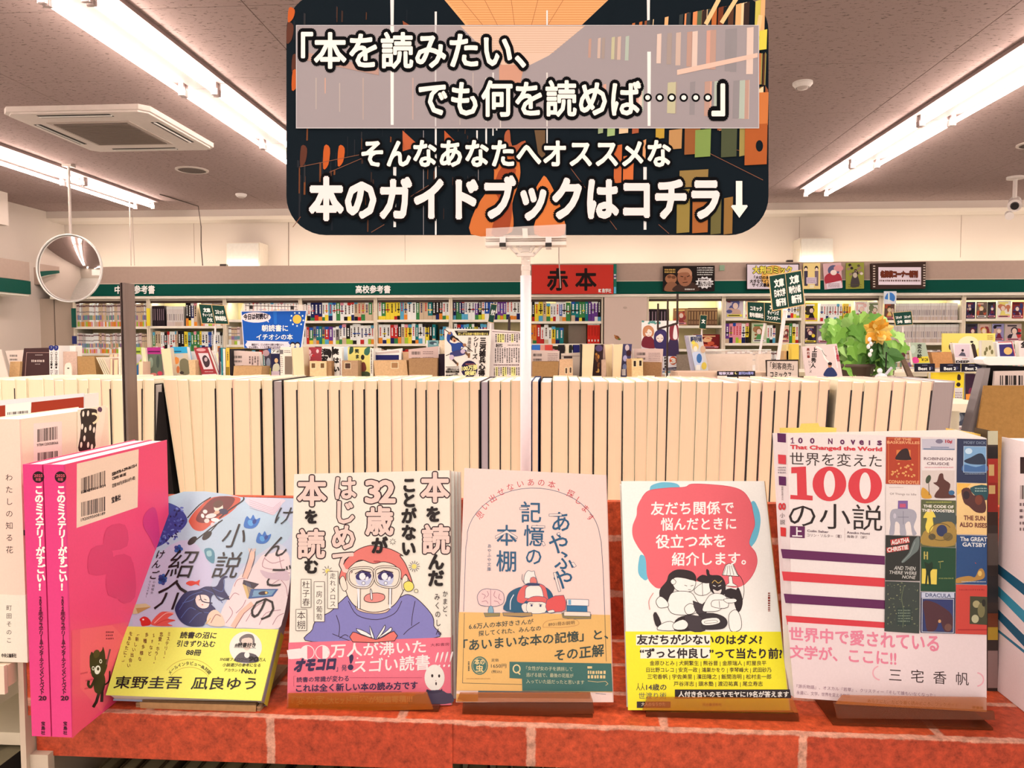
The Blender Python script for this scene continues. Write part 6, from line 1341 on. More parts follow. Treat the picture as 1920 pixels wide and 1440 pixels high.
# boxed book behind it, red brown strip
YQ=.70; 
t=thing('red_strip_book','white topped book with a red brown strip behind the cream jacketed novel','book',(at(70,780,YQ)[0],YQ+.02,zl))
zb=zl+.001
P3=[at(x,y,YQ) for x,y in ((-40,754),(157,737),(157,900),(-40,900))]; P3[2][2]=zb; P3[3][2]=zb
b=B(); b.slab(P3,V(0,.001,0),C(232,222,220)); part('front_cover',b,M_gloss,t)
b=B(); b.slab([p+V(0.0005,.001,-.001) for p in P3],V(0,.022,0),C(255,244,230),C(255,248,238)); part('pages',b,M_pageh,t)
cv=Canvas(V(0,YQ,CH),V(0,-1,0),step=1.2e-5,lift=2e-5); cv.poly([(-40,765),(157,744),(157,770),(-40,790)],C(160,52,30)); cv.poly([(10,759),(59,753),(58,774),(10,781)],C(250,238,224)); cv.bars(14,773,54,778,C(40,26,26),5,slope=-3.5); cv.done('cover_print',t,M_gloss)

# white book with teal stripes at the right edge
YT=.50; Xr=at(1869,1330,.66)[0]
z1=at(1868,822,.655)[2]
def ony(px,py): d=ray(px,py); return CAM+d*(Xr/d[0])
pf=ony(1869,1100)
t=upright('white_reference_book','white book with teal stripes and barcode standing at the right picture edge',Xr,Xr+.03,pf[1]-.182,pf[1],ZS+.0005,z1,(244,224,220))
cv=Canvas(V(Xr,0,0),V(-1,0,0),step=1.2e-5,lift=2e-5)
for (ya,yb,w_,c) in ((1056,1094,18,(30,96,124)),(1096,1144,19,(60,150,176)),(1140,1190,18,(30,96,124)),(1178,1218,5,(40,120,150))):
    cv.poly([(1869,ya),(1990,ya+(yb-ya)*2.4),(1990,ya+(yb-ya)*2.4+w_*1.5),(1869,ya+w_)],C(*c))
cv.rect(1913,857,1925,888,C(40,28,36)); cv.bars(1913,910,1960,936,C(60,50,54),3); cv.dashes(1912,940,1950,998,5,C(120,104,108),4,.5)
cv.done('cover_print',t,M_gloss)
# dark patterned book spine between that and the 100 novels volume
t=thing('patterned_book','thick book with a dark patchwork side behind the white book at right','book',(.33,.72,ZS))
q=[(1851,806),(1871,812),(1872,1300),(1851,1300)]; 
b=B(); P3=[at(x,y,.66) for x,y in q]; b.slab(P3,V(0,.02,0),C(60,48,44)); part('spine',b,M_gloss,t)
cv=Canvas(V(0,.66,CH),V(0,-1,0),step=1.2e-5,lift=2e-5)
for y0,y1,c in ((808,834,(190,180,150)),(838,860,(40,34,34)),(860,905,(170,50,40)),(905,960,(150,44,36)),(960,985,(60,40,34)),(1000,1060,(90,76,70)),(1080,1130,(50,44,44)),(1150,1176,(120,60,36)),(1176,1200,(190,150,50)),(1220,1290,(150,120,114))): cv.rect(1852,y0,1871,y1,C(*c),False)
cv.up(); cv.rect(1854,871,1864,892,C(210,170,110)); cv.rect(1854,910,1866,926,C(210,170,110)); cv.done('spine_print',t,M_gloss)
q=[(1797,804),(1862,817),(1871,815),(1868,806),(1800,797)]
b=B(); P3=[at(x,y,.67) for x,y in ((1790,806),(1862,818),(1862,840),(1790,840))]; b.slab(P3,V(0,.015,0),C(246,196,90)); part('inner_cover',b,M_gloss,t)
# ------------------------------------------------------------ the five faced-out books on their stands
KEY = 1.46                     # these covers lean back and face more of the ceiling lamps
def rotm(a,b_,c_):
    return np.array((Matrix.Rotation(c_,3,'Z') @ Matrix.Rotation(b_,3,'Y') @ Matrix.Rotation(a,3,'X')))
def fgbook(name,label,pose,q,thk,base,side,sidec,n=1,band=None,bandc=None):
    """cover plane from the pose, outline from its four picture corners on that plane (tl,tr,br,bl)"""
    R_=rotm(*pose[3:]); o=V(*pose[:3])+V(0,0,CH); nrm=R_[:,1]
    if nrm@(CAM-o)<0: nrm=-nrm
    def on(x,y): d=ray(x,y); return CAM+d*(((o-CAM)@nrm)/(d@nrm))
    P3=[on(*p) for p in q]; lo=(P3[2]+P3[3])/2
    t=thing(name,label,'book',lo); bk=-nrm
    u=(P3[1]-P3[0])/np.linalg.norm(P3[1]-P3[0]); dn=(P3[3]-P3[0])/np.linalg.norm(P3[3]-P3[0])
    b=B(); b.slab(P3,bk*.0007,C(*base)); part('front_cover',b,M_gloss,t)
    i=.0014; r=[P3[0]+u*i*.3+dn*i,P3[1]-u*i+dn*i,P3[2]-u*i-dn*i,P3[3]+u*i-dn*i]
    b=B(); b.slab([p+bk*.0007 for p in r],bk*(thk-.0014),C(255,244,226)); part('pages',b,M_page,t)
    b=B(); b.slab([p+bk*(thk-.0007) for p in P3],bk*.0007,C(*base)); part('back_cover',b,M_gloss,t)
    if side:
        a,c_=(P3[1],P3[2]) if side=='R' else (P3[0],P3[3]); s=u*.0007*(1 if side=='R' else -1)
        b=B(); b.slab([a+s,c_+s,c_+s+bk*thk,a+s+bk*thk],-s*.98,C(*sidec)); part('spine',b,M_gloss,t)
    t2=dict(t=t,o=o,n=nrm,P=P3,bk=bk,u=u,dn=dn,on=on,thk=thk); return t2
def canvas(bk,m,lift=2e-5,off=0.): return Canvas(bk['o']+bk['n']*off,bk['n'],step=7e-6,m=m,lift=lift)
def bandpiece(bk,q,col,side=None,scol=None,off=.0004):
    P3=[]
    for x,y in q: d=ray(x,y); o=bk['o']+bk['n']*off; P3.append(CAM+d*(((o-CAM)@bk['n'])/(d@bk['n'])))
    b=B(); b.slab(P3,-bk['n']*(off*.8),C(*col))
    if side:
        s=bk['u']*.0012; b.slab([P3[1]-bk['u']*.0002,P3[2]-bk['u']*.0002,P3[2]+s*.6+bk['bk']*(bk['thk']+off),P3[1]+s*.6+bk['bk']*(bk['thk']+off)],s*.3,C(*(scol or col)))
    return part('paper_band',b,M_gloss,bk['t'])
def spineprint(bk,side,fn):
    pass
K_=C(26,20,26)

# --- 1: blue girl cover
b1=fgbook('illustrated_novel','novel with blue cover of a floating girl and a yellow band on a card stand',[-.3059,.5769,-.2878,-0.7174,0.0333,0.0689],[(320,929),(581,935),(490,1314),(198,1303.5)],.016,(190,200,222),'R',(150,140,150))
cv=canvas(b1,(180,900,3.2))
cv.blob([(430,100),(900,110),(1180,300),(900,500),(500,480),(330,600),(300,500)],C(184,206,222),4); cv.blob([(330,500),(560,360),(700,600),(500,900),(220,870)],C(200,196,222),4); cv.blob([(850,560),(1100,380),(1180,560),(1000,600)],C(206,206,220))
# hydrangea
cv.blob([(424,142),(470,150),(515,180),(548,235),(535,275),(500,310),(455,335),(425,370),(385,395),(345,402),(375,300),(400,215)],C(58,70,146),3)
r=random.Random(6)
for k in range(90):
    x=r.uniform(365,535); y=r.uniform(160,385)
    if (x-345)/200+(y-140)/270<1.45 and x>425-(y-142)*.3: cv.ell(x,y,r.uniform(6,12),r.uniform(4,8),C(*r.choice([(96,112,190),(46,56,120),(120,140,210),(36,40,90),(80,90,170)])),r.uniform(0,180),7,False)
cv.up()
# boat
cv.blob([(705,103),(858,104),(850,150),(800,200),(700,262),(640,305),(590,298),(562,262),(560,235),(610,170)],C(206,84,62),4); cv.blob([(712,106),(830,106),(800,170),(720,225),(650,258),(600,240),(630,180)],C(110,36,42),4)
cv.curve([(548,228),(620,150),(690,104)],7,C(40,28,34)); cv.curve([(885,104),(880,125),(800,180),(740,230)],9,C(40,34,44)); 
for x,y,a,b_,c in ((735,165,28,30,(246,226,206)),(733,145,32,22,(96,54,44)),(765,190,30,18,(50,44,80)),(690,215,34,14,(240,226,220)),(715,240,26,12,(250,240,236)),(655,190,14,12,(240,230,222)),(640,215,10,14,(246,236,230)),(665,245,16,14,(236,216,206)),(725,195,18,10,(226,180,150)),(700,270,12,16,(230,210,210))): cv.ell(x,y,a,b_,C(*c),r.uniform(-25,10),12)
cv.line([(590,368),(690,290),(760,240)],7,K_); cv.ell(578,365,34,18,K_,-42); cv.ell(666,334,36,18,K_,-42); cv.line([(680,320),(740,250)],6,K_)
cv.blob([(905,108),(1125,115),(1120,140),(1085,190),(1060,212),(1010,190),(950,170),(915,150)],C(230,206,214),2); 
for k in range(5): cv.line([(920,120+k*12),(1060,170+k*9),(1110,130+k*10)],2.5,C(190,160,176),False)
cv.up()
for cx,cy,s_ in ((935,250,1.1),(1005,345,1.),(1015,592,.7)):
    cv.blob([(cx-42*s_,cy+30*s_),(cx-38*s_,cy-8*s_),(cx-25*s_,cy-30*s_),(cx-8*s_,cy-14*s_),(cx+8*s_,cy-38*s_),(cx+22*s_,cy-12*s_),(cx+46*s_,cy-20*s_),(cx+30*s_,cy+20*s_),(cx,cy+38*s_)],C(40,110,190),3); cv.ell(cx-8,cy+8,14*s_,18*s_,C(80,160,220),-30); cv.ell(cx+16,cy,10*s_,14*s_,C(20,60,140),30)
cv.blob([(652,415),(690,410),(712,440),(706,500),(670,480),(655,450)],C(76,140,160),3); cv.blob([(664,430),(690,425),(694,455),(670,458)],C(150,196,200),3)
for cx,cy in ((495,415),(398,605),(400,590)): 
    for a in range(0,360,72): cv.ell(cx+14*math.cos(math.radians(a)),cy+14*math.sin(math.radians(a)),14,12,C(60,70,140) if a%144 else C(50,96,170),a,9,False)
cv.up()
cv.blob([(540,620),(556,608),(580,606),(600,610),(624,600),(618,624),(622,636),(600,626),(572,636),(552,630)],C(220,60,46),3)
cv.blob([(268,850),(262,836),(285,820),(310,826),(330,850),(325,870),(300,876),(275,876)],C(214,44,40),3); cv.blob([(330,858),(380,800),(420,790),(470,800),(430,830),(478,842),(430,860),(460,876),(360,876)],C(226,90,80),3); cv.curve([(350,860),(420,800),(470,802)],4,C(250,190,180)); cv.curve([(360,868),(420,840),(475,845)],4,C(200,50,50)); cv.ell(284,838,6,5,C(250,240,230))
cv.poly([(228,748),(300,742),(330,760),(255,802),(220,806)],C(216,196,150)); cv.poly([(240,770),(330,762),(252,802)],C(190,150,90))
# dress
cv.blob([(770,876),(750,800),(800,700),(830,620),(870,570),(920,540),(960,500),(1000,450),(1060,440),(1100,420),(1150,440),(1168,520),(1160,640),(1140,760),(1120,840),(1090,892),(950,890)],C(240,218,216),4)
for pts in ([(800,720),(830,680),(860,690)],[(1010,470),(1060,500),(1130,480)],[(1020,450),(1000,520),(1080,540)],[(900,850),(960,760),(1040,720)],[(980,870),(1020,800),(1110,780)],[(830,640),(850,600),(900,590)],[(1100,460),(1120,540),(1165,560)],[(780,860),(820,800),(800,760)],[(1060,870),(1090,820),(1130,800)],[(1110,600),(1140,640),(1150,700)],[(840,800),(880,760),(900,720)],[(1040,640),(1100,600),(1150,600)]): cv.curve(pts,4,C(176,130,140))
cv.blob([(985,540),(1060,560),(1140,540),(1160,600),(1100,600),(1020,590)],C(214,186,196),3)
# arm
cv.line([(893,590),(915,530),(935,470)],30,C(240,190,170)); cv.ell(938,455,17,26,C(244,198,176),10); 
for a in (-20,-6,8,20): cv.line([(936+a*.5,448),(938+a,412)],6,C(244,198,176),False)
cv.up(); cv.curve([(878,585),(905,500),(922,440),(934,412)],3,C(90,50,60)); cv.curve([(908,596),(936,530),(952,470),(954,430)],3,C(90,50,60))
cv.line([(820,884),(870,800),(940,740)],28,C(242,190,168)); cv.line([(836,888),(890,800),(950,750)],3,C(150,80,80))
# book in hand
cv.poly([(880,625),(895,605),(955,650),(930,710),(908,712)],C(214,180,120)); cv.poly([(880,625),(886,600),(980,625),(945,655)],C(60,50,66)); cv.poly([(930,655),(1095,655),(1062,700),(914,714)],C(52,92,150)); cv.poly([(948,663),(1078,661),(1054,693),(936,703)],C(120,160,190)); cv.ell(1005,680,30,12,C(50,44,66),-5); cv.ell(1022,678,8,7,C(240,200,110))
for k in range(4): cv.line([(900+k*8,612+k*4),(925+k*6,700-k*2)],3,C(90,100,130),False)
cv.up()
# hair and face
cv.blob([(480,800),(478,760),(520,690),(560,668),(610,660),(660,640),(720,640),(745,600),(770,578),(792,582),(765,600),(772,660),(790,690),(800,720),(740,700),(700,690),(690,740),(720,780),(700,830),(660,850),(640,878),(560,878),(510,850)],C(36,42,92),4)
cv.blob([(600,700),(650,690),(680,710),(676,760),(640,772),(606,750)],C(246,222,212),3)
for pts in ([(500,780),(560,700),(640,670)],[(510,830),(560,770),(600,780)],[(700,650),(760,670),(770,600)],[(560,860),(620,800),(690,800)],[(640,655),(720,690),(760,740)],[(520,740),(580,720),(610,690)]): cv.curve(pts,4,C(76,96,160))
for pts in ([(600,700),(590,760),(650,800)],[(625,690),(640,730),(700,740)],[(690,640),(740,720),(800,700)]): cv.curve(pts,6,C(26,28,66))
cv.line([(618,722),(632,716)],4,K_); cv.line([(650,716),(664,722)],4,K_); cv.ell(640,750,5,3,C(210,70,80))
cv.blob([(680,800),(720,780),(760,820),(770,876),(690,876),(665,850)],C(236,206,180),3); cv.curve([(690,860),(720,810),(750,820)],4,C(150,90,90)); cv.curve([(660,866),(690,830)],6,C(220,180,110))
# the title, thin and slanting
def bt(ch,cx,cy,sz,w=.0,sh=.18): cv.textq(ch,[(cx-sz/2+sz*sh,cy-sz/2),(cx+sz/2+sz*sh,cy-sz/2),(cx+sz/2-sz*sh,cy+sz/2),(cx-sz/2-sz*sh,cy+sz/2)],K_,w)
bt('小',836,335,150,-.008); bt('説',790,512,165,-.008); bt('紹',520,505,175,-.008); bt('介',455,690,185,-.008)
bt('け',1128,215,115,.0,.2); bt('ん',1092,400,140,.0,.2); bt('ご',1085,580,140,.0,.2); bt('の',1003,770,170,-.005,.1)
for ch,x,y in (('け',388,448),('ん',366,506),('ご',350,572)): bt(ch,x,y,54,.015)
cv.vtext('小説紹介',352,604,335,690,17,K_,.0); cv.vtext('クリエイター',328,604,300,710,15,K_,.0)
cv.done('cover_print',b1['t'],M_gloss)
bandpiece(b1,[(237,1174.5),(522.3,1180),(490,1314),(198.3,1303.3)],(244,240,104),'R',(214,190,60))
cv=canvas(b1,(180,900,3.2),off=.0004)
def lt(s,x0,y0,x1,y1,w=.02,sh=.12,c=K_): h=y1-y0; cv.textq(s,[(x0+h*sh*2,y0),(x1+h*sh*2,y0+3),(x1,y1+3),(x0,y1)],c,w)
lt('読書の沼に',502,910,718,950,.03); lt('引きずり込む',482,962,710,1000,.03); lt('88冊',538,1014,626,1052,.03)
for i,ch in enumerate('メールインタビュー&対談'):
    a=math.radians(-52+i*9.4); cx,cy=562+150*math.sin(a),1242-142*math.cos(a)*1.0; ca,sa=math.cos(a),math.sin(a); s_=12
    cv.textq(ch,[(cx+(-s_*ca+s_*sa),cy+(-s_*sa-s_*ca)),(cx+(s_*ca+s_*sa),cy+(s_*sa-s_*ca)),(cx+(s_*ca-s_*sa),cy+(s_*sa+s_*ca)),(cx+(-s_*ca-s_*sa),cy+(-s_*sa+s_*ca))],K_,.02)
cv.ring(562,1250,175,175,2,C(190,150,60),218,322); cv.ring(562,1258,140,135,2,C(190,150,60),215,325)
for col,(x0,y0,x1,y1) in (('ミステリー・',(442,910,405,1080)),('恋愛・ホラー・',(396,912,345,1112)),('SFなど',(352,914,318,1060)),('多種多様な',(310,912,258,1092)),('「新しい出会い',(262,908,192,1128)),('をあなたに。」',(214,908,155,1108))): cv.vtext(col,x0,y0,x1,y1,28,C(130,70,50),.015,wf=.8)
cv.ell(898,1006,98,96,C(246,236,220),-8,28); cv.blob([(862,950),(900,925),(940,930),(952,965),(940,990),(870,980)],C(120,110,110),3); cv.blob([(876,955),(935,950),(935,1000),(905,1024),(880,1000)],C(232,206,190),3); cv.blob([(830,1085),(860,1040),(900,1035),(960,1050),(975,1090),(900,1098)],C(90,84,90),3); cv.ell(906,1050,16,18,C(246,236,226))
lt('#読書好き',832,975,955,1003,.04); cv.line([(828,1006),(960,1010)],2,K_)
lt('SNS総フォロワー',742,1065,905,1086,.01); lt('90',915,1054,970,1090,.06); lt('万人',975,1066,1018,1088,.01); lt('小説選びの参考になる',758,1098,985,1120,.01); lt('アカウント',768,1130,868,1150,.01); lt('No.1',872,1128,955,1162,.05)
lt('東野圭吾',104,1176,505,1252,.015); lt('凪良ゆう',568,1180,950,1258,.015)
cv.done('band_print',b1['t'],M_gloss)
# folded card stand
t=thing('card_stand','folded tan card stand under the blue and yellow novel','stand',at(365,1340,.58))
P0=[at(x,y,.583) for x,y in ((262,1317),(480,1323),(478,1351),(265,1343))]
b=B(); b.slab(P0,V(0,.001,0),C(214,164,112)); part('front_fold',b,M_card,t)
for k in range(5):
    b=B(); z=P0[3][2]+.0006+k*.0021; b.box(P0[0][0]-.004,P0[0][0]-.0002,.584,.6,z,z+.0017,C(190,146,106)); b.box(P0[1][0]+.0002,P0[1][0]+.003,.584,.6,z,z+.0017,C(190,146,106)); part('fold_layer',b,M_card,t)
b=B(); b.box(P0[3][0],P0[2][0],.585,.66,ZS+.0005,ZS+.006,C(150,112,80)); part('base_fold',b,M_card,t)

def amber_stand(label,lip,under,Y,back):
    """acrylic stand: lip in front of the book, base plate and inclined back plate"""
    lo=min(at(x,y,Y)[2] for x,y in lip[2:]+under[2:]); m=at((lip[0][0]+lip[1][0])/2,lip[2][1],Y)
    t=thing('acrylic_stand',label,'stand',(m[0],Y+.03,ZS))
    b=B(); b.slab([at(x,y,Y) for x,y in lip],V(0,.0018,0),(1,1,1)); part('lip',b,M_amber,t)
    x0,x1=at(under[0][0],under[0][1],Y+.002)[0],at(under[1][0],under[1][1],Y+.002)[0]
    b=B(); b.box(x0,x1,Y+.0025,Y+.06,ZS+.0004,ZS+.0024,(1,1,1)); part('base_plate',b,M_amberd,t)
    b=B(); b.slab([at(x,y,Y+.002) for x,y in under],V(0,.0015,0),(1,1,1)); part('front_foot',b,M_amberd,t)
    return t
# --- 2: crying reader cover
b2=fgbook('comic_essay','white comic essay with a weeping bespectacled man and a pink band',[-0.1575,0.5971,-0.3014,-0.2361,-0.0197,0.0772],[(551.7,889),(843,881.7),(846,1322),(538,1330.5)],.012,(252,240,222),'R',(206,176,160))
for k in range(3):   # copies behind it
    P3=[p+b2['bk']*(b2['thk']+.0012+k*.0135)+b2['u']*(.003+k*.002)+V(0,0,.0006*k) for p in b2['P']]
    t=thing('comic_essay','further copy of the weeping man comic essay, %s behind the front one'%('first','second','third')[k],'book',(P3[2]+P3[3])/2,'copies behind the front comic essay')
    b=B(); b.slab(P3,b2['bk']*.0125,C(252,240,224),C(226,196,182)); part('body',b,M_print,t)
cv=canvas(b2,(520,860,3)); PKF=C(246,212,198); LN=C(50,24,36)
def oc(ch,cx,cy,s_,sx=1.): cv.textq(ch,[(cx-s_*sx/2,cy-s_/2-2),(cx+s_*sx/2,cy-s_/2-2),(cx+s_*sx/2,cy+s_/2),(cx-s_*sx/2,cy+s_/2)],PKF,.035,out=(LN,.072)); cv.up()
def bc(ch,cx,cy,s_): cv.textq(ch,[(cx-s_/2,cy-s_/2),(cx+s_/2,cy-s_/2-2),(cx+s_/2,cy+s_/2),(cx-s_/2,cy+s_/2)],C(24,16,20),.055)
oc('本',887,162,165); oc('読',892,455,160); oc('3',537,180,165,.46); oc('2',618,180,165,.5); oc('歳',575,350,160); oc('は',380,165,135); oc('じ',378,300,135); oc('め',372,442,145); oc('て',372,585,140); oc('本',195,182,168); oc('読',190,480,160)
# man
SK=C(252,232,212)
def ol(pts,fill,w_=4,n=5): cv.blob(pts,fill,n); cv.line(spline(pts,True,n),w_,LN,closed=True)
ol([(200,1030),(198,960),(225,900),(300,860),(360,800),(420,770),(560,850),(690,780),(740,765),(800,800),(870,880),(880,940),(868,1012)],C(140,134,196))
ol([(440,800),(450,850),(540,872),(620,860),(650,800),(620,790),(480,790)],C(250,214,190),3)
cv.curve([(400,800),(450,880),(560,905),(660,870),(700,800)],3.5,LN); cv.curve([(332,880),(350,940),(345,1000)],3.5,LN); cv.curve([(310,985),(370,1010),(410,1025)],3.5,LN); cv.curve([(775,800),(760,880),(755,940)],3.5,LN); cv.curve([(800,920),(740,960),(710,990)],3.5,LN); cv.curve([(350,1010),(380,990),(400,1000)],3.5,LN)
ol([(350,700),(360,640),(400,600),(500,570),(640,580),(720,640),(728,690),(700,760),(660,820),(600,855),(520,862),(440,830),(400,780),(380,730)],SK)
ol([(356,690),(350,660),(380,580),(440,520),(510,490),(560,492),(640,510),(706,545),(690,545),(720,590),(745,650),(760,700),(740,680),(722,650),(700,680),(690,640),(660,600),(600,580),(540,590),(470,570),(420,600),(390,640),(385,690)],C(238,126,116))
ol([(352,680),(370,660),(386,690),(394,730),(376,745),(358,720)],SK,3); ol([(700,690),(716,655),(734,670),(728,710),(706,740)],SK,3)
cv.line([(545,575),(580,580)],4,LN); cv.ell(560,578,20,5,C(190,80,80))
# eyes
for cx,s_ in ((485,1),(610,-1)):
    cv.ell(cx,675,44,44,C(206,206,232)); cv.blob([(cx-44,660),(cx-20,636),(cx+20,632),(cx+44,655),(cx+30,676),(cx-30,682)],C(60,50,106),3); cv.ell(cx-6,662,18,20,C(252,246,246)); cv.ell(cx+20,675,8,13,C(246,240,244),20); cv.ell(cx,700,9,9,C(252,246,246)); cv.ring(cx,700,9,9,2,LN); cv.ell(cx+14,650,9,5,C(40,30,70))
    cv.blob([(cx-40,705),(cx-10,715),(cx+30,708),(cx+36,722),(cx-36,724)],C(250,240,240),3); cv.line([(cx-48,648),(cx-10,628),(cx+42,640)],5,LN)
    for dx in (-32,-16) if s_>0 else (18,34): cv.line([(cx+dx,720),(cx+dx-2,845 if s_>0 else 820)],3,LN)
    cv.line([(cx-30 if s_>0 else cx+26,716),(cx-26 if s_>0 else cx+24,842)],10,C(252,248,250))
for q_ in ([(402,640),(430,618),(500,612),(535,622),(545,660),(530,705),(500,725),(440,720),(405,690)],[(552,622),(590,608),(660,612),(690,632),(686,690),(660,722),(600,720),(560,700),(548,660)]):
    cv.line(spline(q_,True,4),13,LN,closed=True); cv.line(spline(q_,True,4),7,SK,closed=True)
ol([(490,780),(510,762),(560,755),(600,765),(602,790),(570,806),(520,808),(492,798)],C(240,150,140),3.5,3); ol([(524,732),(532,745),(536,790),(528,792),(524,770)],C(252,244,244),3,3)
# sparkles and yellow ball
def spark(cx,cy,s_,n=10,col=C(250,226,120)):
    cv.ell(cx,cy,s_*.42,s_*.42,col)
    for k in range(n): a=2*math.pi*k/n; cv.line([(cx+s_*.5*math.cos(a),cy+s_*.5*math.sin(a)),(cx+s_*math.cos(a),cy+s_*math.sin(a))],2.6,LN,False)
    cv.up()
spark(770,606,32,13); spark(650,467,18,8,C(252,240,222)); spark(283,632,30,9); ol([(714,700),(740,688),(762,700),(768,724),(752,744),(726,744),(712,724)],C(250,230,110),3,3); ol([(770,742),(782,734),(792,742),(788,752),(776,752)],C(252,236,200),2.5,3)
# the open book in his hands
ol([(425,975),(470,990),(540,1012),(560,1016),(600,1000),(656,970),(660,1024),(425,1030)],C(240,122,112),3.5,2)
for pts in ([(445,955),(500,975),(545,1010),(470,985)],[(560,1008),(590,960),(606,935),(604,960),(570,1010)],[(565,1010),(620,965),(640,948),(640,970)],[(520,940),(540,990),(545,1012),(528,1000)]): ol(pts,C(252,246,240),3,2)
for (s_,x0,y0,x1,y1) in (('杜子春',135,678,190,836),('一房の葡萄',208,692,266,916),('走れメロス',284,634,342,842),('本棚',106,848,166,966)):
    cv.rect(x0,y0,x1,y1,C(252,240,222)); cv.line([(x0,y0),(x1,y0),(x1,y1),(x0,y1)],2.6,C(90,60,60),closed=True); cv.vtext(s_,(x0+x1)/2,y0+6,(x0+x1)/2,y1-6,(y1-y0)/len(s_)*.86,C(60,36,40),.0)
bc('を',878,312,88); bc('ん',893,580,92); bc('だ',893,672,92)
for ch,y in zip('ことがない',(148,232,322,415,505)): bc(ch,742+(y-148)*-.01,y,86)
bc('が',575,488,92); bc('を',192,326,80); bc('む',192,605,84)
cv.vtext('かまど、',945,738,942,910,38,LN,.01,wf=.8); cv.vtext('みくのしん',898,752,908,996,42,LN,.01,wf=.8)
cv.vdashes(1003,100,1022,500,1,LN,4) if False else None
cv.done('cover_print',b2['t'],M_gloss)
bandpiece(b2,[(540.8,1205),(845,1195),(846,1322),(538,1330.5)],(250,122,142),'R',(196,84,96))
cv=canvas(b2,(540,1090,5.538),off=.0004); WH=C(255,240,234); NVY=C(60,46,84)
cv.textq('1',[(25,690),(110,680),(110,810),(40,815)],WH,.05)
for cx in (200,358): cv.ell(cx,738,74,74,C(250,122,142),0,30); cv.ring(cx,738,72,72,8,WH); cv.poly([(cx,668),(cx+20,671),(cx+50,688),(cx+70,738),(cx+50,788),(cx+20,805),(cx,808)],WH) if cx==358 else cv.poly([(cx,668),(cx-20,671),(cx-50,688),(cx-70,738),(cx-50,788),(cx-20,805),(cx,808)],WH)
cv.textq('万人が沸いた',[(445,650),(1430,606),(1430,745),(445,795)],WH,.02)
cv.textq('オモコロ',[(100,800),(500,785),(480,920),(60,945)],NVY,.075); cv.textq('」発',[(500,870),(610,862),(610,930),(500,938)],NVY,.01)
cv.blob([(640,765),(672,762),(680,800),(660,850),(645,852),(636,800)],NVY,3); cv.ell(650,892,30,30,NVY); cv.textq('スゴい読書',[(690,815),(1470,755),(1470,920),(670,955)],WH,.02); cv.textq('!!!!',[(1550,735),(1720,725),(1680,890),(1505,890)],WH,.0,fit=True)
for x in (722,876,1044): cv.ell(x,798-(x-722)*.06,9,9,WH)
cv.textq('大和書房',[(1480,645),(1675,635),(1675,668),(1480,678)],C(150,60,80),.0)
cv.textq('読書の常識が変わる',[(90,995),(632,975),(632,1040),(90,1048)],NVY,.015); cv.dashes(640,995,1395,1004,1,C(190,70,100),4,.6); cv.line([(60,985),(60,1090)],3,C(180,80,100)); cv.line([(60,985),(84,984)],3,C(180,80,100))
cv.textq('これは全く新しい本の読み方です',[(85,1072),(1345,1036),(1345,1120),(85,1150)],NVY,.03); cv.line([(740,1150),(1180,1146)],5,NVY)
cv.ell(1522,1000,104,136,C(250,240,230),0,32); cv.blob([(1390,1270),(1410,1170),(1450,1135),(1500,1130),(1590,1128),(1650,1160),(1700,1170),(1700,1262)],C(76,66,92),4); cv.blob([(1445,1120),(1500,1140),(1580,1130),(1600,1110),(1590,1150),(1500,1165),(1440,1150)],C(60,52,78),3)
cv.ell(1520,1000,98,130,C(252,242,230),0,32); cv.ell(1498,980,12,17,C(50,36,40)); cv.ell(1570,982,11,17,C(50,36,40)); cv.ell(1538,1062,9,17,C(70,50,56)); cv.ell(1535,1030,7,6,C(214,190,180))
cv.poly([(8,1163),(1330,1163),(1300,1280),(5,1325)],C(226,110,44)); cv.blob([(1250,1280),(1300,1190),(1380,1168),(1440,1190),(1450,1275)],C(110,80,60),3)
cv.textq('『変な家』',[(40,1190),(425,1180),(420,1275),(40,1290)],C(250,190,110),.01); cv.textq('大ヒット',[(425,1200),(640,1195),(640,1265),(425,1270)],C(252,206,130),.03); cv.textq('雨穴',[(640,1175),(835,1172),(835,1255),(640,1260)],C(250,190,110),.0); cv.textq('が短編寄稿!!!',[(840,1195),(1290,1180),(1290,1255),(840,1262)],C(252,200,120),.03)
cv.done('band_print',b2['t'],M_gloss)
amber_stand('amber acrylic stand under the comic essay with the pink band',[(539,1301),(800,1299),(812,1330),(537,1336)],[(560,1331),(822,1329),(815,1346),(556,1350)],.590,None)
# --- 3: pink bookshelf cover
b3=fgbook('pink_novel','pale pink novel with an arch, a capped child among books and a tan band',[-0.02,0.5953,-0.2903,-0.3666,0.0284,0.0953],[(870.7,877.3),(1136,890.7),(1149,1316.7),(855,1316.7)],.014,(246,212,200),'R',(214,170,160))
cv=canvas(b3,(840,860,3)); TL=C(26,88,124); RDc=C(206,60,72); SL=C(60,80,110)
arch=[(88,860),(100,500),(108,450)]+[(480+375*math.cos(math.radians(a)),455-290*math.sin(math.radians(a))) for a in range(172,8,-8)]+[(862,470),(872,620),(882,880)]
cv.line(arch,3,SL)
for i,ch in enumerate('思い出せないあの本、探します'):
    a=math.radians(-63+i*9.9); cx,cy=487+345*math.sin(a),470-338*math.cos(a)*1.0+ (0 if abs(a)<.9 else 0); ca,sa=math.cos(a*.72),math.sin(a*.72); s_=22
    cv.textq(ch,[(cx+(-s_*ca+s_*sa),cy+(-s_*sa-s_*ca)),(cx+(s_*ca+s_*sa),cy+(s_*sa-s_*ca)),(cx+(s_*ca-s_*sa),cy+(s_*sa+s_*ca)),(cx+(-s_*ca-s_*sa),cy+(-s_*sa+s_*ca))],RDc,.0)
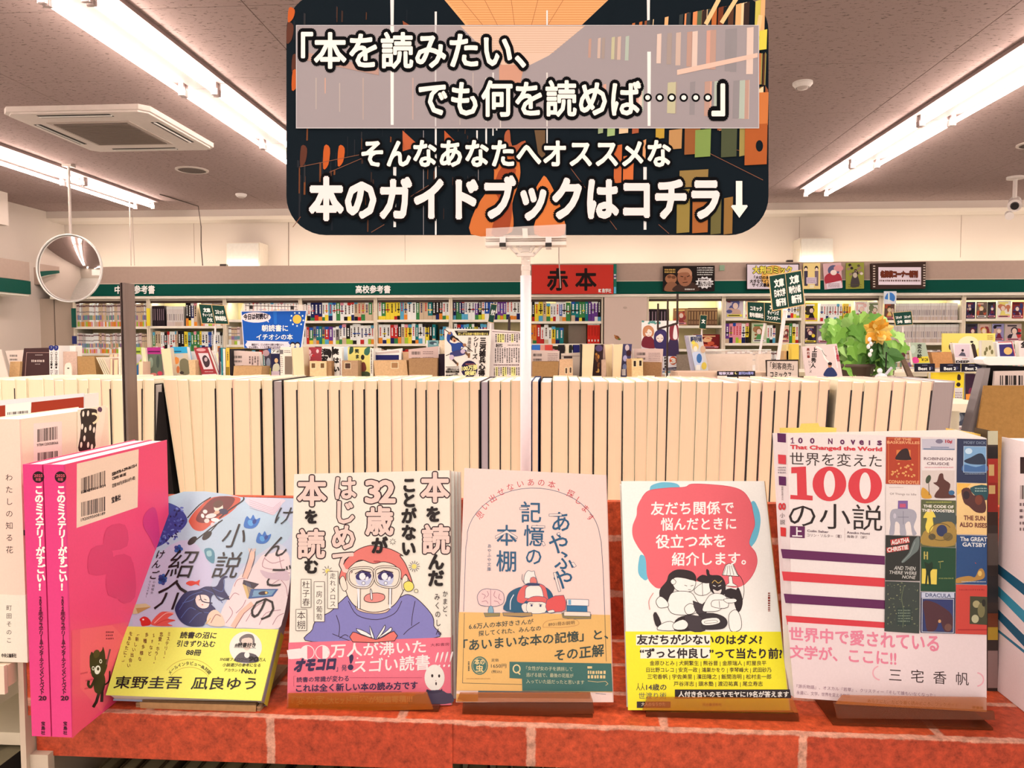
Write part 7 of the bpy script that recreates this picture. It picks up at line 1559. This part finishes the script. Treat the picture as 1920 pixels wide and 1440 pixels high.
def tc(ch,x,y,s_,w=.012): cv.textq(ch,[(x-s_/2,y-s_/2),(x+s_/2,y-s_/2+2),(x+s_/2,y+s_/2+2),(x-s_/2,y+s_/2)],TL,w)
tc('記',467,300,122); tc('憶',485,432,122); tc('の',482,548,104); tc('あ',634,352,120); tc('や',622,476,122); tc('ふ',652,570,116); tc('や',648,676,120); tc('本',330,430,120); tc('棚',330,575,122)
cv.rect(545,372,480+12,384,C(236,214,206)) if False else None
for q_ in ([(568,312),(640,310),(640,322),(568,324)],[(612,420),(626,414),(632,426),(618,432)],[(403,276),(446,274),(446,285),(403,287)],[(472,376),(545,378),(545,390),(472,388)],[(525,470),(538,466),(548,486),(536,492)],[(592,642),(606,640),(634,745),(622,748)],[(692,588),(706,582),(722,604),(708,612)],[(266,436),(330,402),(390,440),(388,452),(330,418),(268,450)]): cv.poly(q_,C(246,220,208)); cv.line(q_,2.2,SL,closed=True)
cv.vtext('あやふや文庫',233,478,231,634,24,TL,.0)
# brain lamp
def ol3(pts,f_,w_=2.8,n=4): cv.blob(pts,f_,n); cv.line(spline(pts,True,n),w_,SL,closed=True)
ol3([(168,800),(166,770),(185,742),(215,732),(245,735),(280,738),(308,755),(316,785),(308,815),(270,830),(215,830),(180,822)],C(244,200,196))
for pts in ([(240,736),(240,830)],[(190,760),(210,770),(200,790)],[(220,745),(228,765),(215,780)],[(265,745),(258,770),(275,785)],[(290,760),(285,785),(300,795)],[(190,805),(215,800),(225,815)],[(258,800),(280,805),(290,820)]): cv.curve(pts,2.6,C(150,90,110))
ol3([(232,832),(250,832),(256,870),(226,870)],C(130,170,190),2.5,2); ol3([(202,872),(290,868),(292,884),(230,890),(206,886)],C(100,90,80),2.5,2)
# chair, child, mouse, books
ol3([(330,858),(328,800),(345,755),(400,725),(480,715),(550,725),(585,760),(590,800),(580,862)],C(20,88,120)); cv.curve([(350,850),(352,800),(370,765)],5,C(230,226,226))
ol3([(388,800),(396,750),(430,712),(500,702),(545,720),(560,770),(560,806),(480,790),(440,800),(420,815)],C(226,100,96)); ol3([(434,770),(440,725),(480,712),(520,720),(536,770),(530,785),(440,785)],C(246,232,220)); ol3([(440,800),(480,775),(545,780),(566,812),(540,812),(480,806)],C(226,100,96),2.6)
ol3([(412,830),(425,815),(445,818),(450,860),(425,862)],C(246,226,212)); ol3([(446,812),(480,806),(548,812),(545,866),(450,866)],C(248,230,214),2.5,3); cv.ell(470,826,6,6,C(50,60,110)); cv.ell(520,828,6,6,C(50,60,110)); cv.line([(458,816),(480,818)],3,SL); cv.line([(510,818),(530,822)],3,SL)
ol3([(555,795),(650,768),(660,850),(610,862),(560,866)],C(226,84,84),2.6,2); ol3([(560,858),(590,850),(600,862),(570,868)],C(248,230,214),2.2,2)
ol3([(428,700),(432,655),(450,630),(470,635),(485,632),(488,650),(498,680),(500,705),(460,708)],C(246,232,222),2.5,3); ol3([(462,700),(466,670),(490,668),(500,700)],C(226,120,110),2.2,2); cv.curve([(430,700),(416,680),(418,650)],2.5,SL); ol3([(440,712),(450,700),(505,702),(512,714)],C(50,60,100),2.2,2)
for (x0,y0,x1,y1,c) in ((668,790,790,825,(246,232,226)),(668,826,782,858,(40,110,150)),(652,860,800,884,(246,220,200))): cv.poly([(x0,y0),(x1,y0+3),(x1,y1+3),(x0,y1)],C(*c)); cv.line([(x0,y0),(x1,y0+3),(x1,y1+3),(x0,y1)],2.2,SL,closed=True)
cv.rect(676,794,692,822,C(120,170,200)); cv.poly([(308,866),(470,866),(474,884),(420,888),(312,884)],C(176,140,90)); cv.line([(308,866),(470,866),(474,884),(420,888),(312,884)],2.4,SL,closed=True)
cv.done('cover_print',b3['t'],M_gloss)
bandpiece(b3,[(860.5,1147.7),(1144,1153),(1148.7,1298),(855.7,1294.5)],(238,184,108))
cv=canvas(b3,(840,860,3),off=.0004); DG=C(50,70,66)
for q_ in ([(202,868),(292,868),(290,886),(210,890)],[(308,866),(474,866),(470,884),(415,892),(312,884)],[(640,868),(805,876),(803,900),(690,902),(646,894)]): cv.poly(q_,C(150,130,80)); cv.line(q_,2.4,SL,closed=True)
cv.line([(92,870),(82,1262),(415,1270)],2.4,DG); cv.line([(882,880),(890,1140)],2.4,DG)
cv.textq('6.6万人の本好きさんが',[(118,928),(480,900),(480,930),(118,962)],DG,.015); cv.textq('探してくれた、みんなの',[(172,968),(522,938),(522,968),(172,1000)],DG,.015)
cv.line(spline([(548,918),(600,905),(700,902),(732,915),(728,936),(640,950),(560,948),(534,946)],True,3),2,C(190,130,80),closed=True); cv.textq('8931冊お説明',[(565,922),(712,910),(712,932),(565,944)],C(120,90,60),.01)
cv.textq('「あいまいな本の記憶」と、',[(88,1018),(900,955),(900,1015),(88,1085)],DG,.025); cv.textq('その正解',[(600,1075),(876,1040),(876,1112),(600,1140)],DG,.025)
cv.ell(178,1164,47,52,C(60,110,100)); cv.ell(178,1164,40,45,C(226,190,120)); cv.ell(178,1164,38,42,C(60,110,100)); cv.textq('本の',[(150,1125),(205,1125),(205,1160),(150,1160)],C(240,206,140),.03); cv.textq('虫',[(155,1160),(200,1160),(200,1200),(155,1200)],C(240,206,140),.03)
cv.text('定価',244,1124,284,1142,DG,.0); cv.text('1650円',242,1152,328,1178,DG,.0); cv.text('(税込)',244,1188,302,1206,DG,.0); cv.vdashes(110,1140,124,1196,1,DG,3); cv.dashes(104,1232,240,1242,1,C(190,140,80),5)
cv.poly([(346,1142),(918,1152),(926,1310),(418,1306),(416,1238),(346,1234)],C(58,108,100)); cv.ring(386,1182,19,22,7,C(240,210,150)); cv.line([(390,1198),(406,1214)],7,C(240,210,150))
for k,(s_,xe) in enumerate((('「女性が女の子を誘拐して',700),('逃げる話で、最後の花瓶が',705),('入っていた話だったと思います',766))): cv.textq(s_,[(440,1166+k*37),(xe,1172+k*37),(xe,1196+k*37),(440,1190+k*37)],C(206,200,160),.005)
cv.poly([(784,1168),(810,1168),(810,1180),(784,1180)],C(232,200,140)); cv.dashes(786,1186,894,1236,2,C(232,200,140),4,.75); cv.line([(786,1250),(840,1256),(886,1252),(900,1266),(886,1276)],2.5,C(232,200,140))
cv.done('band_print',b3['t'],M_gloss)
cv=canvas(b3,(840,860,3)); cv.poly([(170,1303),(800,1312),(800,1350),(168,1345)],C(96,110,120)); cv.poly([(48,1322),(170,1326),(168,1366),(46,1366)],C(232,170,90)); cv.line([(830,1320),(888,1326)],2.5,SL); cv.done('cover_foot_print',b3['t'],M_gloss)
amber_stand('amber acrylic stand under the pale pink novel',[(862,1300),(1107,1300),(1112,1316),(856,1316)],[(868,1318),(1112,1318),(1114,1338),(866,1346)],.588,None)
# --- 4: red blob cover
b4=fgbook('advice_book','white book with a red speech blob, two reading figures and a bright yellow band',[.1212,.5997,-.2952,-.3821,-.0099,.0207],[(1165,902),(1433,902),(1481,1332),(1178,1331.5)],.014,(255,246,236),'R',(196,150,96))
cv=canvas(b4,(1150,860,3)); RB=C(238,102,112); BB=C(110,190,214); LK=C(40,30,36)
cv.blob([(205,170),(225,145),(290,132),(370,150),(360,230),(220,230)],BB,5); cv.blob([(780,240),(815,280),(828,350),(815,430),(790,480),(760,490),(720,360)],BB,5); cv.blob([(160,540),(142,580),(140,640),(160,672),(190,680),(230,600)],BB,5)
cv.blob([(160,220),(200,180),(300,165),(400,160),(440,143),(540,145),(660,158),(730,185),(770,240),(785,300),(795,370),(775,430),(765,480),(800,530),(808,590),(780,660),(700,725),(560,700),(400,690),(270,730),(220,710),(190,660),(180,560),(140,500),(110,440),(108,380),(130,320),(135,270)],RB,5)
cv.line(spline([(160,220),(200,180),(300,165),(400,160),(440,143),(540,145),(660,158),(730,185),(770,240),(785,300),(795,370),(775,430),(765,480),(800,530),(808,590),(780,660),(735,710)],False,5),3,C(214,80,96))
W4=C(255,246,238)
for s_,x0,y0,x1,y1 in (('友だち関係で',212,240,676,315),('悩んだときに',268,330,690,402),('役立つ本を',240,425,630,502),('紹介します。',330,525,745,600)): cv.textq(s_,[(x0,y0+2),(x1,y0-2),(x1,y1-2),(x0,y1+4)],W4,.022)
def o4(pts,f_,w_=3,n=4): cv.blob(pts,f_,n); cv.line(spline(pts,True,n),w_,LK,closed=True)
WF=C(255,246,236)
o4([(630,600),(650,590),(675,596),(705,662),(612,655)],WF,3,1); 
for k in range(5): cv.line([(636+k*9,600),(618+k*20,655)],2.4,LK,False)
cv.up(); o4([(648,664),(668,664),(672,700),(700,718),(630,714),(650,700)],WF,2.6,2); cv.ring(690,740,45,90,3,LK,-80,60)
o4([(700,725),(725,790),(720,840),(700,860),(680,800)],LK); o4([(690,850),(718,900),(715,960),(660,968),(650,880)],WF)
o4([(265,800),(262,740),(300,690),(315,650),(360,625),(430,632),(460,655),(462,690),(420,680),(380,670),(350,700),(340,740),(310,800),(300,830),(275,825)],LK)
o4([(330,690),(350,668),(400,672),(430,680),(462,690),(458,720),(440,745),(390,748),(350,735)],WF); o4([(322,690),(335,676),(352,690),(345,706),(330,706)],WF,2.6,3)
cv.line([(400,712),(415,716)],3,LK); cv.line([(435,716),(450,712)],3,LK); cv.curve([(420,736),(436,738)],2.6,LK)
o4([(310,790),(330,755),(380,745),(440,755),(470,800),(500,840),(460,870),(400,880),(330,870),(306,830)],WF); o4([(250,830),(240,800),(265,775),(300,800),(310,830),(270,840)],WF); o4([(400,840),(430,815),(460,830),(455,865),(415,875)],WF)
o4([(448,800),(500,820),(545,775),(548,800),(515,880),(470,870)],C(64,54,60),3,2)
o4([(455,735),(500,700),(540,690),(545,750),(500,770),(465,760)],WF,2.6,2); cv.line([(500,702),(502,768)],2.6,LK); o4([(470,682),(500,655),(540,668),(560,690),(520,700)],LK,3,3)
o4([(524,625),(536,630),(545,655),(600,660),(628,700),(625,760),(590,768),(550,745),(540,700),(560,680),(530,660)],LK); cv.blob([(560,735),(585,745),(608,735),(600,760),(575,765)],C(240,226,216),3); cv.line([(560,712),(575,718)],3.5,WF); cv.line([(590,718),(605,712)],3.5,WF); cv.curve([(555,700),(570,685),(590,700),(610,685)],4,C(210,170,90))
o4([(540,770),(600,760),(640,790),(600,850),(540,860),(500,850)],WF,2.6); o4([(556,800),(590,795),(640,800),(645,835),(600,842),(552,830)],WF,2.8,2); cv.line([(594,800),(598,838)],2.6,LK)
o4([(625,745),(660,730),(706,750),(700,775),(660,785),(630,770)],LK,2.8,2); o4([(620,790),(685,788),(690,806),(640,812)],WF,2.4,2)
o4([(225,880),(240,865),(268,925),(250,945),(236,930)],LK,3,2); o4([(248,962),(270,930),(320,915),(350,935),(345,966)],WF,2.8,3); o4([(350,910),(400,885),(430,905),(450,950),(440,966),(345,966)],LK,3,3); o4([(400,885),(470,885),(500,900),(515,966),(430,966)],C(64,54,60),3,3); o4([(480,875),(560,870),(620,890),(640,920),(625,950),(580,960),(500,955),(500,900)],C(50,42,48),3,3); o4([(500,905),(580,895),(600,920),(560,935),(505,935)],WF,2.4,3); cv.line(spline([(515,915),(570,908),(585,920),(520,926)],True,3),2,LK,closed=True); o4([(336,930),(390,905),(420,930),(400,960),(345,960)],WF,2.4,3)
cv.curve([(205,850),(200,800),(225,755)],4,C(226,140,130)); cv.vdashes(864,752,886,905,1,C(150,60,50),8); cv.vtext('河出書房新社',893-5,888,893-5,925,8,LK,.0) if False else None
cv.done('cover_print',b4['t'],M_gloss)
bandpiece(b4,[(1172.5,1184),(1464.5,1184.5),(1481,1332),(1177.5,1331.5)],(252,236,40),'R',(244,222,190))
cv=canvas(b4,(1150,860,3),off=.0004)
cv.rect(128,990,545,1050,C(255,244,226)); cv.rect(152,1062,545,1124,C(255,244,226))
cv.textq('友だちが少ないのはダメ?',[(134,990),(835,990),(835,1046),(134,1046)],LK,.035); cv.textq('“ずっと仲良し”って当たり前?',[(150,1066),(948,1066),(948,1126),(150,1122)],LK,.035)
nm=(('金原ひとみ|犬飼繁生|熊谷晋|金原瑞人|町屋良平',205,860,1136),('日比野コレコ|安克一政|鴻巣かをり|李琴峰大|武田砂乃',186,888,1174),('三宅香帆|宇佐美里|濱田隆之|飯間浩明|松村圭一郎',192,888,1212),('戸谷洋志|頭木塾|渡辺祐真|尾立寿志',340,840,1252))
for s_,x0,x1,y in nm: cv.text(s_.replace('|',' | '),x0,y,x1,y+28,C(70,50,30),.015)
cv.text('14歳の',185,1266,298,1304,C(60,50,60),.02); cv.text('世渡り術',142,1314,298,1352,C(90,80,90),.0)
for x in (140,165): cv.curve([(x,1262),(x-2,1285),(x-10,1302)],3,LK); cv.line([(x,1282),(x+10,1302)],3,LK)
cv.rect(132,1366,322,1402,C(50,40,44)); cv.text('大人のなりかた',158,1370,292,1392,C(240,220,190),.02)
cv.rect(346,1298,1000,1350,C(34,26,30)); cv.text('人付き合いのモヤモヤに19名が答えます',366,1308,986,1342,C(255,244,230),.03); cv.text('河出書房新社',500,1374,610,1392,C(110,80,40),.01)
cv.done('band_print',b4['t'],M_gloss)
amber_stand('amber acrylic stand under the advice book with the yellow band',[(1214,1308),(1487,1311),(1497,1336),(1205,1332)],[(1212,1335),(1497,1338),(1499,1355),(1210,1353)],.593,None)
# --- 5: the 100 novels volume
b5=fgbook('reference_volume','large white volume about 100 novels with striped front and small cover pictures',[0.2609,0.5971,-0.2847,-0.1147,0.0102,-0.0507],[(1476,811.5),(1850,822),(1850,1335),(1489,1308)],.017,(250,232,226),None,None)
bq=b5; P3=bq['P']; 
b=B(); a,c_=P3[0],P3[3]; tl,bl_=bq['on'](1455,812),bq['on'](1480,1306)
sp=[a,c_,bl_-bq['n']*.010,tl-bq['n']*.012]; b.slab(sp,-bq['n']*.0006,C(246,226,222)); part('spine',b,M_gloss,bq['t'])
sn=np.cross(sp[1]-sp[0],sp[3]-sp[0]); cv=Canvas(sp[0],sn,step=7e-6,m=(1280,720,3),lift=2e-5)
for y0,y1,c in ((276,326,(96,40,92)),(396,448,(224,70,80)),(518,568,(96,40,92)),(805,855,(224,60,60))): cv.poly([(532+(y0-270)*.033,y0),(581,y0+4),(581,y1+4),(532+(y1-270)*.033,y1)],C(*c),False)
cv.up(); cv.vtext('世界を変えた',560,575,562,655,13,C(110,90,90),.0); cv.text('00',540,662,578,712,C(220,60,66),.05); cv.vtext('小説',560,720,562,795,30,C(110,90,90),.0); cv.dashes(536,462,580,505,3,C(150,130,140),3,.5); cv.done('spine_print',bq['t'],M_gloss)
cv=canvas(b5,(1440,800,4.364)); PUc=C(104,36,88); RE=C(226,64,74)
cv.textq('100 Novels',[(186,92),(930,110),(930,152),(186,134)],PUc,.06) if False else None
x=200; cv.line([(186,104),(201,93),(201,134)],9,PUc); cv.line([(186,134),(216,134)],6,PUc)
for ch,x in zip('00Novels',(265,362,510,608,695,765,830,912)): cv.textq(ch,[(x-(8 if ch=='1' else 16),90+(x-200)*.024+(8 if ch in 'ovesl' else 0)),(x+(8 if ch=='1' else 16),91+(x-200)*.024+(8 if ch in 'ovesl' else 0)),(x+(8 if ch=='1' else 16),134+(x-200)*.024),(x-(8 if ch=='1' else 16),133+(x-200)*.024)],PUc,.04,fit=True) if ch!='l' else cv.line([(x,112),(x,152)],12,PUc)
cv.textq('That Changed the World',[(184,150),(930,170),(930,210),(184,192)],RE,.05,fit=True); cv.textq('世界を変えた',[(178,206),(930,226),(930,336),(178,316)],C(60,44,46),-.005)
# big slab 100
cv.poly([(190,332),(310,326),(318,560),(365,566),(365,604),(182,592),(184,558),(240,562),(236,380),(190,382)],RE)
for cx,cy,rx,ry,ix,iy in ((502,468,138,142,46,108),(794,484,138,144,46,110)): cv.ell(cx,cy,rx,ry,RE,0,40); cv.ell(cx,cy,ix,iy,C(250,232,226),0,32)
cv.textq('の小説',[(170,610),(935,640),(935,860),(170,826)],C(40,30,34),-.006)
cv.poly([(180,812),(302,816),(300,912),(178,906)],PUc); cv.textq('上',[(195,820),(282,823),(282,905),(195,902)],C(250,236,232),.03)
cv.textq('Colin Salter',[(320,842),(495,852),(495,870),(320,860)],C(90,60,80),.02,fit=True); cv.textq('コリン・ソルター〔著〕',[(318,872),(600,884),(600,912),(318,900)],C(90,60,70),-.005); cv.textq('Atsuko Nomi',[(645,856),(832,866),(832,884),(645,874)],C(90,60,80),.02,fit=True); cv.textq('角敦子〔訳〕',[(645,886),(808,894),(808,918),(645,910)],C(90,60,70),-.005); cv.line([(628,830),(628,935)],1.6,C(190,150,150))
for (x0,y0,x1,y1,c) in ((110,1000,960,80,PUc),(118,1183,960,82,RE),(134,1366,960,78,PUc),(150,1545,960,70,RE)):
    y1b={1000:1058,1183:1240,1366:1420,1545:1600}[y0]; cv.poly([(x0-6,y0),(955,y1b),(955,y1b+72),(x0+8,y0+76)],c)
# small cover pictures (own designs of the same colours)
def mini(q,base,fn=None):
    cv.poly(q,C(*base)); 
    if fn: fn()
def m1(): cv.line([(985,95),(1232,100),(1232,455),(985,450),(985,95)],4,C(226,120,70)); cv.rect(1050,190,1166,276,C(230,130,70)); cv.blob([(1048,240),(1090,190),(1140,180),(1160,240),(1166,272),(1050,270)],C(50,30,34),3); cv.textq('OF THE',[(1035,92),(1170,95),(1170,114),(1035,112)],C(246,170,120),.04,fit=True); cv.textq('BASKERVILLES',[(975,116),(1238,122),(1238,142),(975,138)],C(246,170,120),.04,fit=True)
def m1b():
    rr=random.Random(3)
    for k in range(26): cv.ell(rr.uniform(1010,1205),rr.uniform(300,410),10,7,C(240,170,100),rr.uniform(0,180),7,False)
    cv.up(); cv.textq('CONAN DOYLE',[(985,436),(1235,444),(1235,470),(985,462)],C(246,170,120),.04,fit=True)
mini([(966,84),(1246,90),(1244,475),(962,468)],(186,66,42),lambda:(m1(),m1b()))
def m2(): cv.rect(1258,100,1530,190,C(206,196,206)); cv.ell(1400,120,30,18,C(130,120,140)); cv.textq('10¢',[(1450,108),(1505,110),(1505,140),(1450,138)],C(190,60,70),.05,fit=True); cv.line([(1270,182),(1525,186)],9,C(100,120,150)); cv.line([(1330,168),(1480,170)],7,C(120,130,160)); cv.textq('ROBINSON',[(1275,250),(1510,254),(1510,276),(1275,272)],C(120,90,100),.02,fit=True); cv.textq('CRUSOE',[(1300,290),(1480,294),(1480,316),(1300,312)],C(120,90,100),.02,fit=True); cv.dashes(1280,324,1520,342,1,C(220,140,150),3); cv.rect(1258,358,1526,582,C(226,206,196)); cv.blob([(1258,580),(1258,500),(1300,520),(1340,582)],C(220,160,60),3); cv.ell(1310,430,20,36,C(70,80,60),20); cv.line([(1312,440),(1318,560)],5,C(70,54,50)); cv.blob([(1370,582),(1372,540),(1400,500),(1350,460),(1380,450),(1400,390),(1430,385),(1440,430),(1490,470),(1480,540),(1522,560),(1520,582)],C(96,56,50),3); cv.ell(1500,540,25,20,C(60,110,150))
mini([(1250,90),(1536,98),(1532,586),(1250,580)],(244,226,220),m2)
def m3(): cv.rect(1600,160,1782,372,C(130,170,206)); cv.blob([(1600,280),(1660,250),(1720,220),(1760,230),(1782,300),(1740,310),(1650,305)],C(44,56,76),3); cv.blob([(1600,372),(1600,310),(1700,330),(1782,310),(1782,372)],C(70,110,160),3); cv.ell(1640,200,30,24,C(206,226,240)); cv.line([(1600,160),(1782,164),(1782,374),(1598,372)],4,C(190,206,220),closed=True); cv.textq('MOBY DICK',[(1600,118),(1780,122),(1780,144),(1600,140)],C(120,130,150),.04,fit=True); cv.dashes(1610,378,1770,394,1,C(150,160,170),4)
mini([(1546,98),(1786,104),(1786,462),(1542,455)],(44,54,84),m3)
def m4(): cv.textq('Of Things to Idle',[(995,540),(1212,546),(1212,568),(995,562)],C(110,90,90),.0,fit=True); cv.dashes(990,492,1110,502,1,C(170,150,150),3); cv.blob([(1005,690),(1040,672),(1150,672),(1200,690),(1215,740),(1190,820),(1215,875),(1180,885),(1160,780),(1120,800),(1130,885),(1080,885),(1075,800),(1040,780),(1030,880),(990,880),(1000,800),(995,740)],C(176,170,180),3); cv.poly([(1062,605),(1142,605),(1142,672),(1060,672)],C(130,100,160)); cv.rect(1075,630,1125,660,C(206,90,120)); cv.line([(1060,740),(1150,740)],4,C(120,116,130)); cv.line([(1105,690),(1105,800)],4,C(130,126,140)); cv.ell(1035,730,12,22,C(206,196,206))
mini([(962,478),(1246,486),(1244,890),(960,884)],(244,226,218),m4)
def m5(): cv.textq('THE CODE OF',[(1270,638),(1515,646),(1515,668),(1270,660)],C(250,236,220),.04,fit=True); cv.textq('THE WOOSTERS',[(1258,672),(1520,680),(1520,702),(1258,694)],C(250,236,220),.04,fit=True); cv.dashes(1290,608,1500,626,1,C(190,190,90),3); cv.blob([(1360,690),(1524,700),(1524,820),(1370,800)],C(76,86,84),3); cv.blob([(1262,880),(1300,840),(1430,780),(1524,800),(1524,970),(1262,965)],C(176,140,70),3); cv.blob([(1318,680),(1345,690),(1370,740),(1345,745),(1350,820),(1310,870),(1285,820),(1300,750),(1268,745),(1290,700)],C(244,214,90),3); cv.ell(1322,688,12,14,C(230,190,130)); cv.ell(1420,850,44,48,C(50,60,96),10); cv.ell(1470,900,40,34,C(120,100,60)); cv.ell(1340,900,30,26,C(90,80,60)); cv.ring(1410,860,90,70,6,C(110,90,50),20,330)
mini([(1252,596),(1536,604),(1532,988),(1248,980)],(96,100,66),m5)
def m6(): cv.poly([(1545,462),(1660,466),(1600,520),(1545,560)],C(250,190,90)); cv.blob([(1650,500),(1786,480),(1786,600),(1700,570)],C(40,84,90),3); cv.blob([(1580,520),(1640,500),(1680,560),(1750,560),(1780,640),(1770,700),(1700,700),(1640,650),(1600,620)],C(90,52,50),3); cv.ell(1620,560,26,34,C(50,36,44)); cv.ell(1720,600,30,40,C(130,66,50)); cv.textq('THE SUN',[(1600,726),(1772,732),(1772,768),(1600,762)],C(130,70,60),.04,fit=True); cv.textq('ALSO RISES',[(1566,782),(1786,790),(1786,826),(1566,818)],C(130,70,60),.04,fit=True); cv.dashes(1690,494,1784,536,2,C(170,190,180),4)
mini([(1542,460),(1788,466),(1788,884),(1540,878)],(250,206,140),m6)
def m7(): cv.poly([(998,925),(1150,900),(1156,948),(1004,972)],C(196,60,56)); cv.poly([(966,990),(1146,962),(1150,1004),(970,1032)],C(196,60,56)); cv.textq('AGATHA',[(1006,930),(1150,907),(1152,942),(1008,966)],C(250,230,220),.04,fit=True); cv.textq('CHRISTIE',[(972,992),(1140,966),(1143,1000),(976,1026)],C(250,230,220),.04,fit=True); cv.blob([(1190,930),(1234,900),(1230,1000),(1180,1050),(1110,1110),(1090,1100),(1150,1030)],C(110,120,116),3); cv.line([(1200,940),(1160,1040),(1095,1108)],5,C(150,156,150)); cv.textq('AND THEN',[(1035,1138),(1205,1146),(1200,1176),(1028,1168)],C(226,216,206),.01,fit=True); cv.textq('THERE WERE',[(992,1176),(1215,1186),(1210,1212),(986,1202)],C(226,216,206),.01,fit=True); cv.textq('NONE',[(1100,1214),(1205,1220),(1200,1246),(1094,1240)],C(226,216,206),.01,fit=True)
mini([(960,888),(1244,896),(1240,1262),(956,1256)],(46,48,46),m7)
def m8(): cv.blob([(1540,1280),(1540,1240),(1640,1220),(1690,1230),(1720,1170),(1750,1160),(1770,1200),(1760,1240),(1690,1260)],C(190,140,70),3); cv.ell(1730,1200,16,22,C(240,196,110)); cv.textq('The GREAT',[(1570,900),(1788,906),(1788,938),(1570,934)],C(236,230,226),.03,fit=True); cv.textq('GATSBY',[(1588,946),(1780,952),(1780,984),(1588,978)],C(236,230,226),.03,fit=True); cv.dashes(1580,1258,1780,1276,1,C(190,190,190),4); cv.line([(1690,1110),(1700,1120)],5,C(190,80,70))
mini([(1540,886),(1788,892),(1788,1290),(1536,1284)],(40,78,128),m8)
def m9(): cv.poly([(1256,1160),(1380,1166),(1376,1290),(1254,1282)],C(240,210,90)); cv.blob([(1275,1105),(1310,1120),(1340,1105),(1345,1160),(1325,1190),(1330,1288),(1312,1288),(1305,1210),(1296,1288),(1282,1288),(1290,1180)],C(26,50,34),3); cv.rect(1270,1020,1282,1084,C(190,170,90)); cv.rect(1294,1022,1306,1086,C(190,170,90)); cv.rect(1276,1048,1300,1056,C(190,170,90)); cv.line([(1390,1105),(1432,1100)],7,C(170,160,90)); cv.line([(1404,1100),(1406,1160)],6,C(120,130,70)); cv.dashes(1394,1228,1520,1250,1,C(130,140,80),4)
mini([(1250,982),(1534,992),(1530,1350),(1246,1344)],(30,74,50),m9)
def m10():
    rr=random.Random(9)
    for k in range(70): cv.ell(rr.uniform(975,1225),rr.uniform(1275,1640),rr.uniform(5,9),4,C(*rr.choice([(150,150,110),(120,126,90),(90,100,80)])),rr.uniform(0,180),7,False)
    cv.up(); cv.rect(1050,1480,1170,1620,C(50,66,62)); cv.dashes(1060,1490,1160,1600,5,C(130,140,120),4); cv.curve([(1100,1640),(1105,1500),(1090,1400),(1110,1300)],5,C(110,120,90))
mini([(956,1262),(1238,1272),(1234,1690),(950,1672)],(62,70,66),m10)
def m11(): cv.rect(1252,1352,1520,1400,C(206,206,222)); cv.textq('DRACULA',[(1285,1360),(1492,1366),(1492,1396),(1285,1390)],C(70,80,120),.02,fit=True); cv.poly([(1266,1410),(1508,1416),(1506,1676),(1266,1668)],C(50,60,110)); cv.blob([(1266,1430),(1340,1430),(1420,1470),(1500,1540),(1500,1660),(1440,1672),(1400,1580),(1370,1660),(1300,1668),(1280,1560)],C(84,48,56),3); cv.ell(1400,1590,12,14,C(214,160,110)); cv.ell(1470,1640,30,30,C(120,80,70)); cv.line([(1258,1404),(1514,1410),(1512,1684),(1256,1676)],5,C(206,206,220),closed=True)
mini([(1246,1350),(1528,1358),(1524,1692),(1244,1684)],(60,60,90),m11)
def m12(): cv.poly([(1648,1385),(1788,1390),(1788,1620),(1645,1612)],C(70,70,50)); cv.ell(1700,1450,30,30,C(180,166,120)); cv.ell(1740,1500,30,60,C(130,120,80)); cv.ell(1690,1570,30,34,C(200,190,150)); cv.ell(1760,1440,16,30,C(40,40,34)); cv.dashes(1560,1320,1770,1345,1,C(180,50,50),3); cv.rect(1548,1655,1786,1664,C(180,44,46))
mini([(1534,1290),(1788,1296),(1786,1700),(1530,1692)],(214,72,62),m12)
cv.done('cover_print',b5['t'],M_gloss)
bandpiece(b5,[(1477,1166),(1850,1190.5),(1850,1335),(1489,1308)],(248,222,220))
cv=canvas(b5,(1280,960,3),off=.0004)
cv.textq('世界中で愛されている',[(600,645),(1440,690),(1440,790),(600,722)],C(244,140,162),.03); cv.textq('文学が、ここに!!',[(604,748),(1200,780),(1200,866),(604,822)],C(244,140,162),.03)
for ch,x in zip('三宅香帆',(1196,1320,1446,1572)): cv.textq(ch,[(x-40,876+(x-1196)*.058),(x+40,881+(x-1196)*.058),(x+40,957+(x-1196)*.058),(x-40,952+(x-1196)*.058)],C(60,40,44),-.008)
cv.ring(1116,905,46,40,8,C(250,180,190),100,250); cv.ring(1650,942,42,38,8,C(250,180,190),-80,80)
cv.textq('『源氏物語』、オスカル『若草』、クリスティー『そして誰もいなくなった』',[(640,968),(1420,1020),(1420,1042),(640,990)],C(150,110,130),-.005); cv.textq('永遠に、文学。世界を変える物語',[(640,1004),(940,1024),(940,1046),(640,1026)],C(150,110,130),-.005)
cv.textq('あらすじと、たどり着く読みどころ、ブックガイド',[(1040,1050),(1550,1076),(1550,1098),(1040,1072)],C(130,90,60),-.005); cv.textq('原書房',[(1628,1090),(1690,1094),(1690,1110),(1628,1106)],C(120,80,50),.02)
cv.done('band_print',b5['t'],M_gloss)
# yellow slip between its pages and the open page block
b=B(); b.slab([b5['on'](x,y)-b5['n']*.009 for x,y in ((1467,802),(1505,802),(1508,794),(1540,793),(1543,800),(1575,802),(1574,830),(1467,830))],-b5['n']*.0004,C(250,216,110)); part('yellow_slip',b,M_print,b5['t'])
b=B(); b.slab([b5['on'](x,y)-b5['n']*.0009 for x,y in ((1480,812),(1796,806),(1849,821),(1849,840),(1480,840))],-b5['n']*.012,C(255,244,230)); part('page_block_top',b,M_page,b5['t'])
amber_stand('amber acrylic stand at the right under the large white volume',[(1580,1305),(1850,1309),(1850,1335),(1568,1320)],[(1563,1318),(1864,1334),(1866,1350),(1570,1347)],.588,None)

# ------------------------------------------------------------ tidy
bpy.data.objects.remove(_to); bpy.data.curves.remove(_tc)
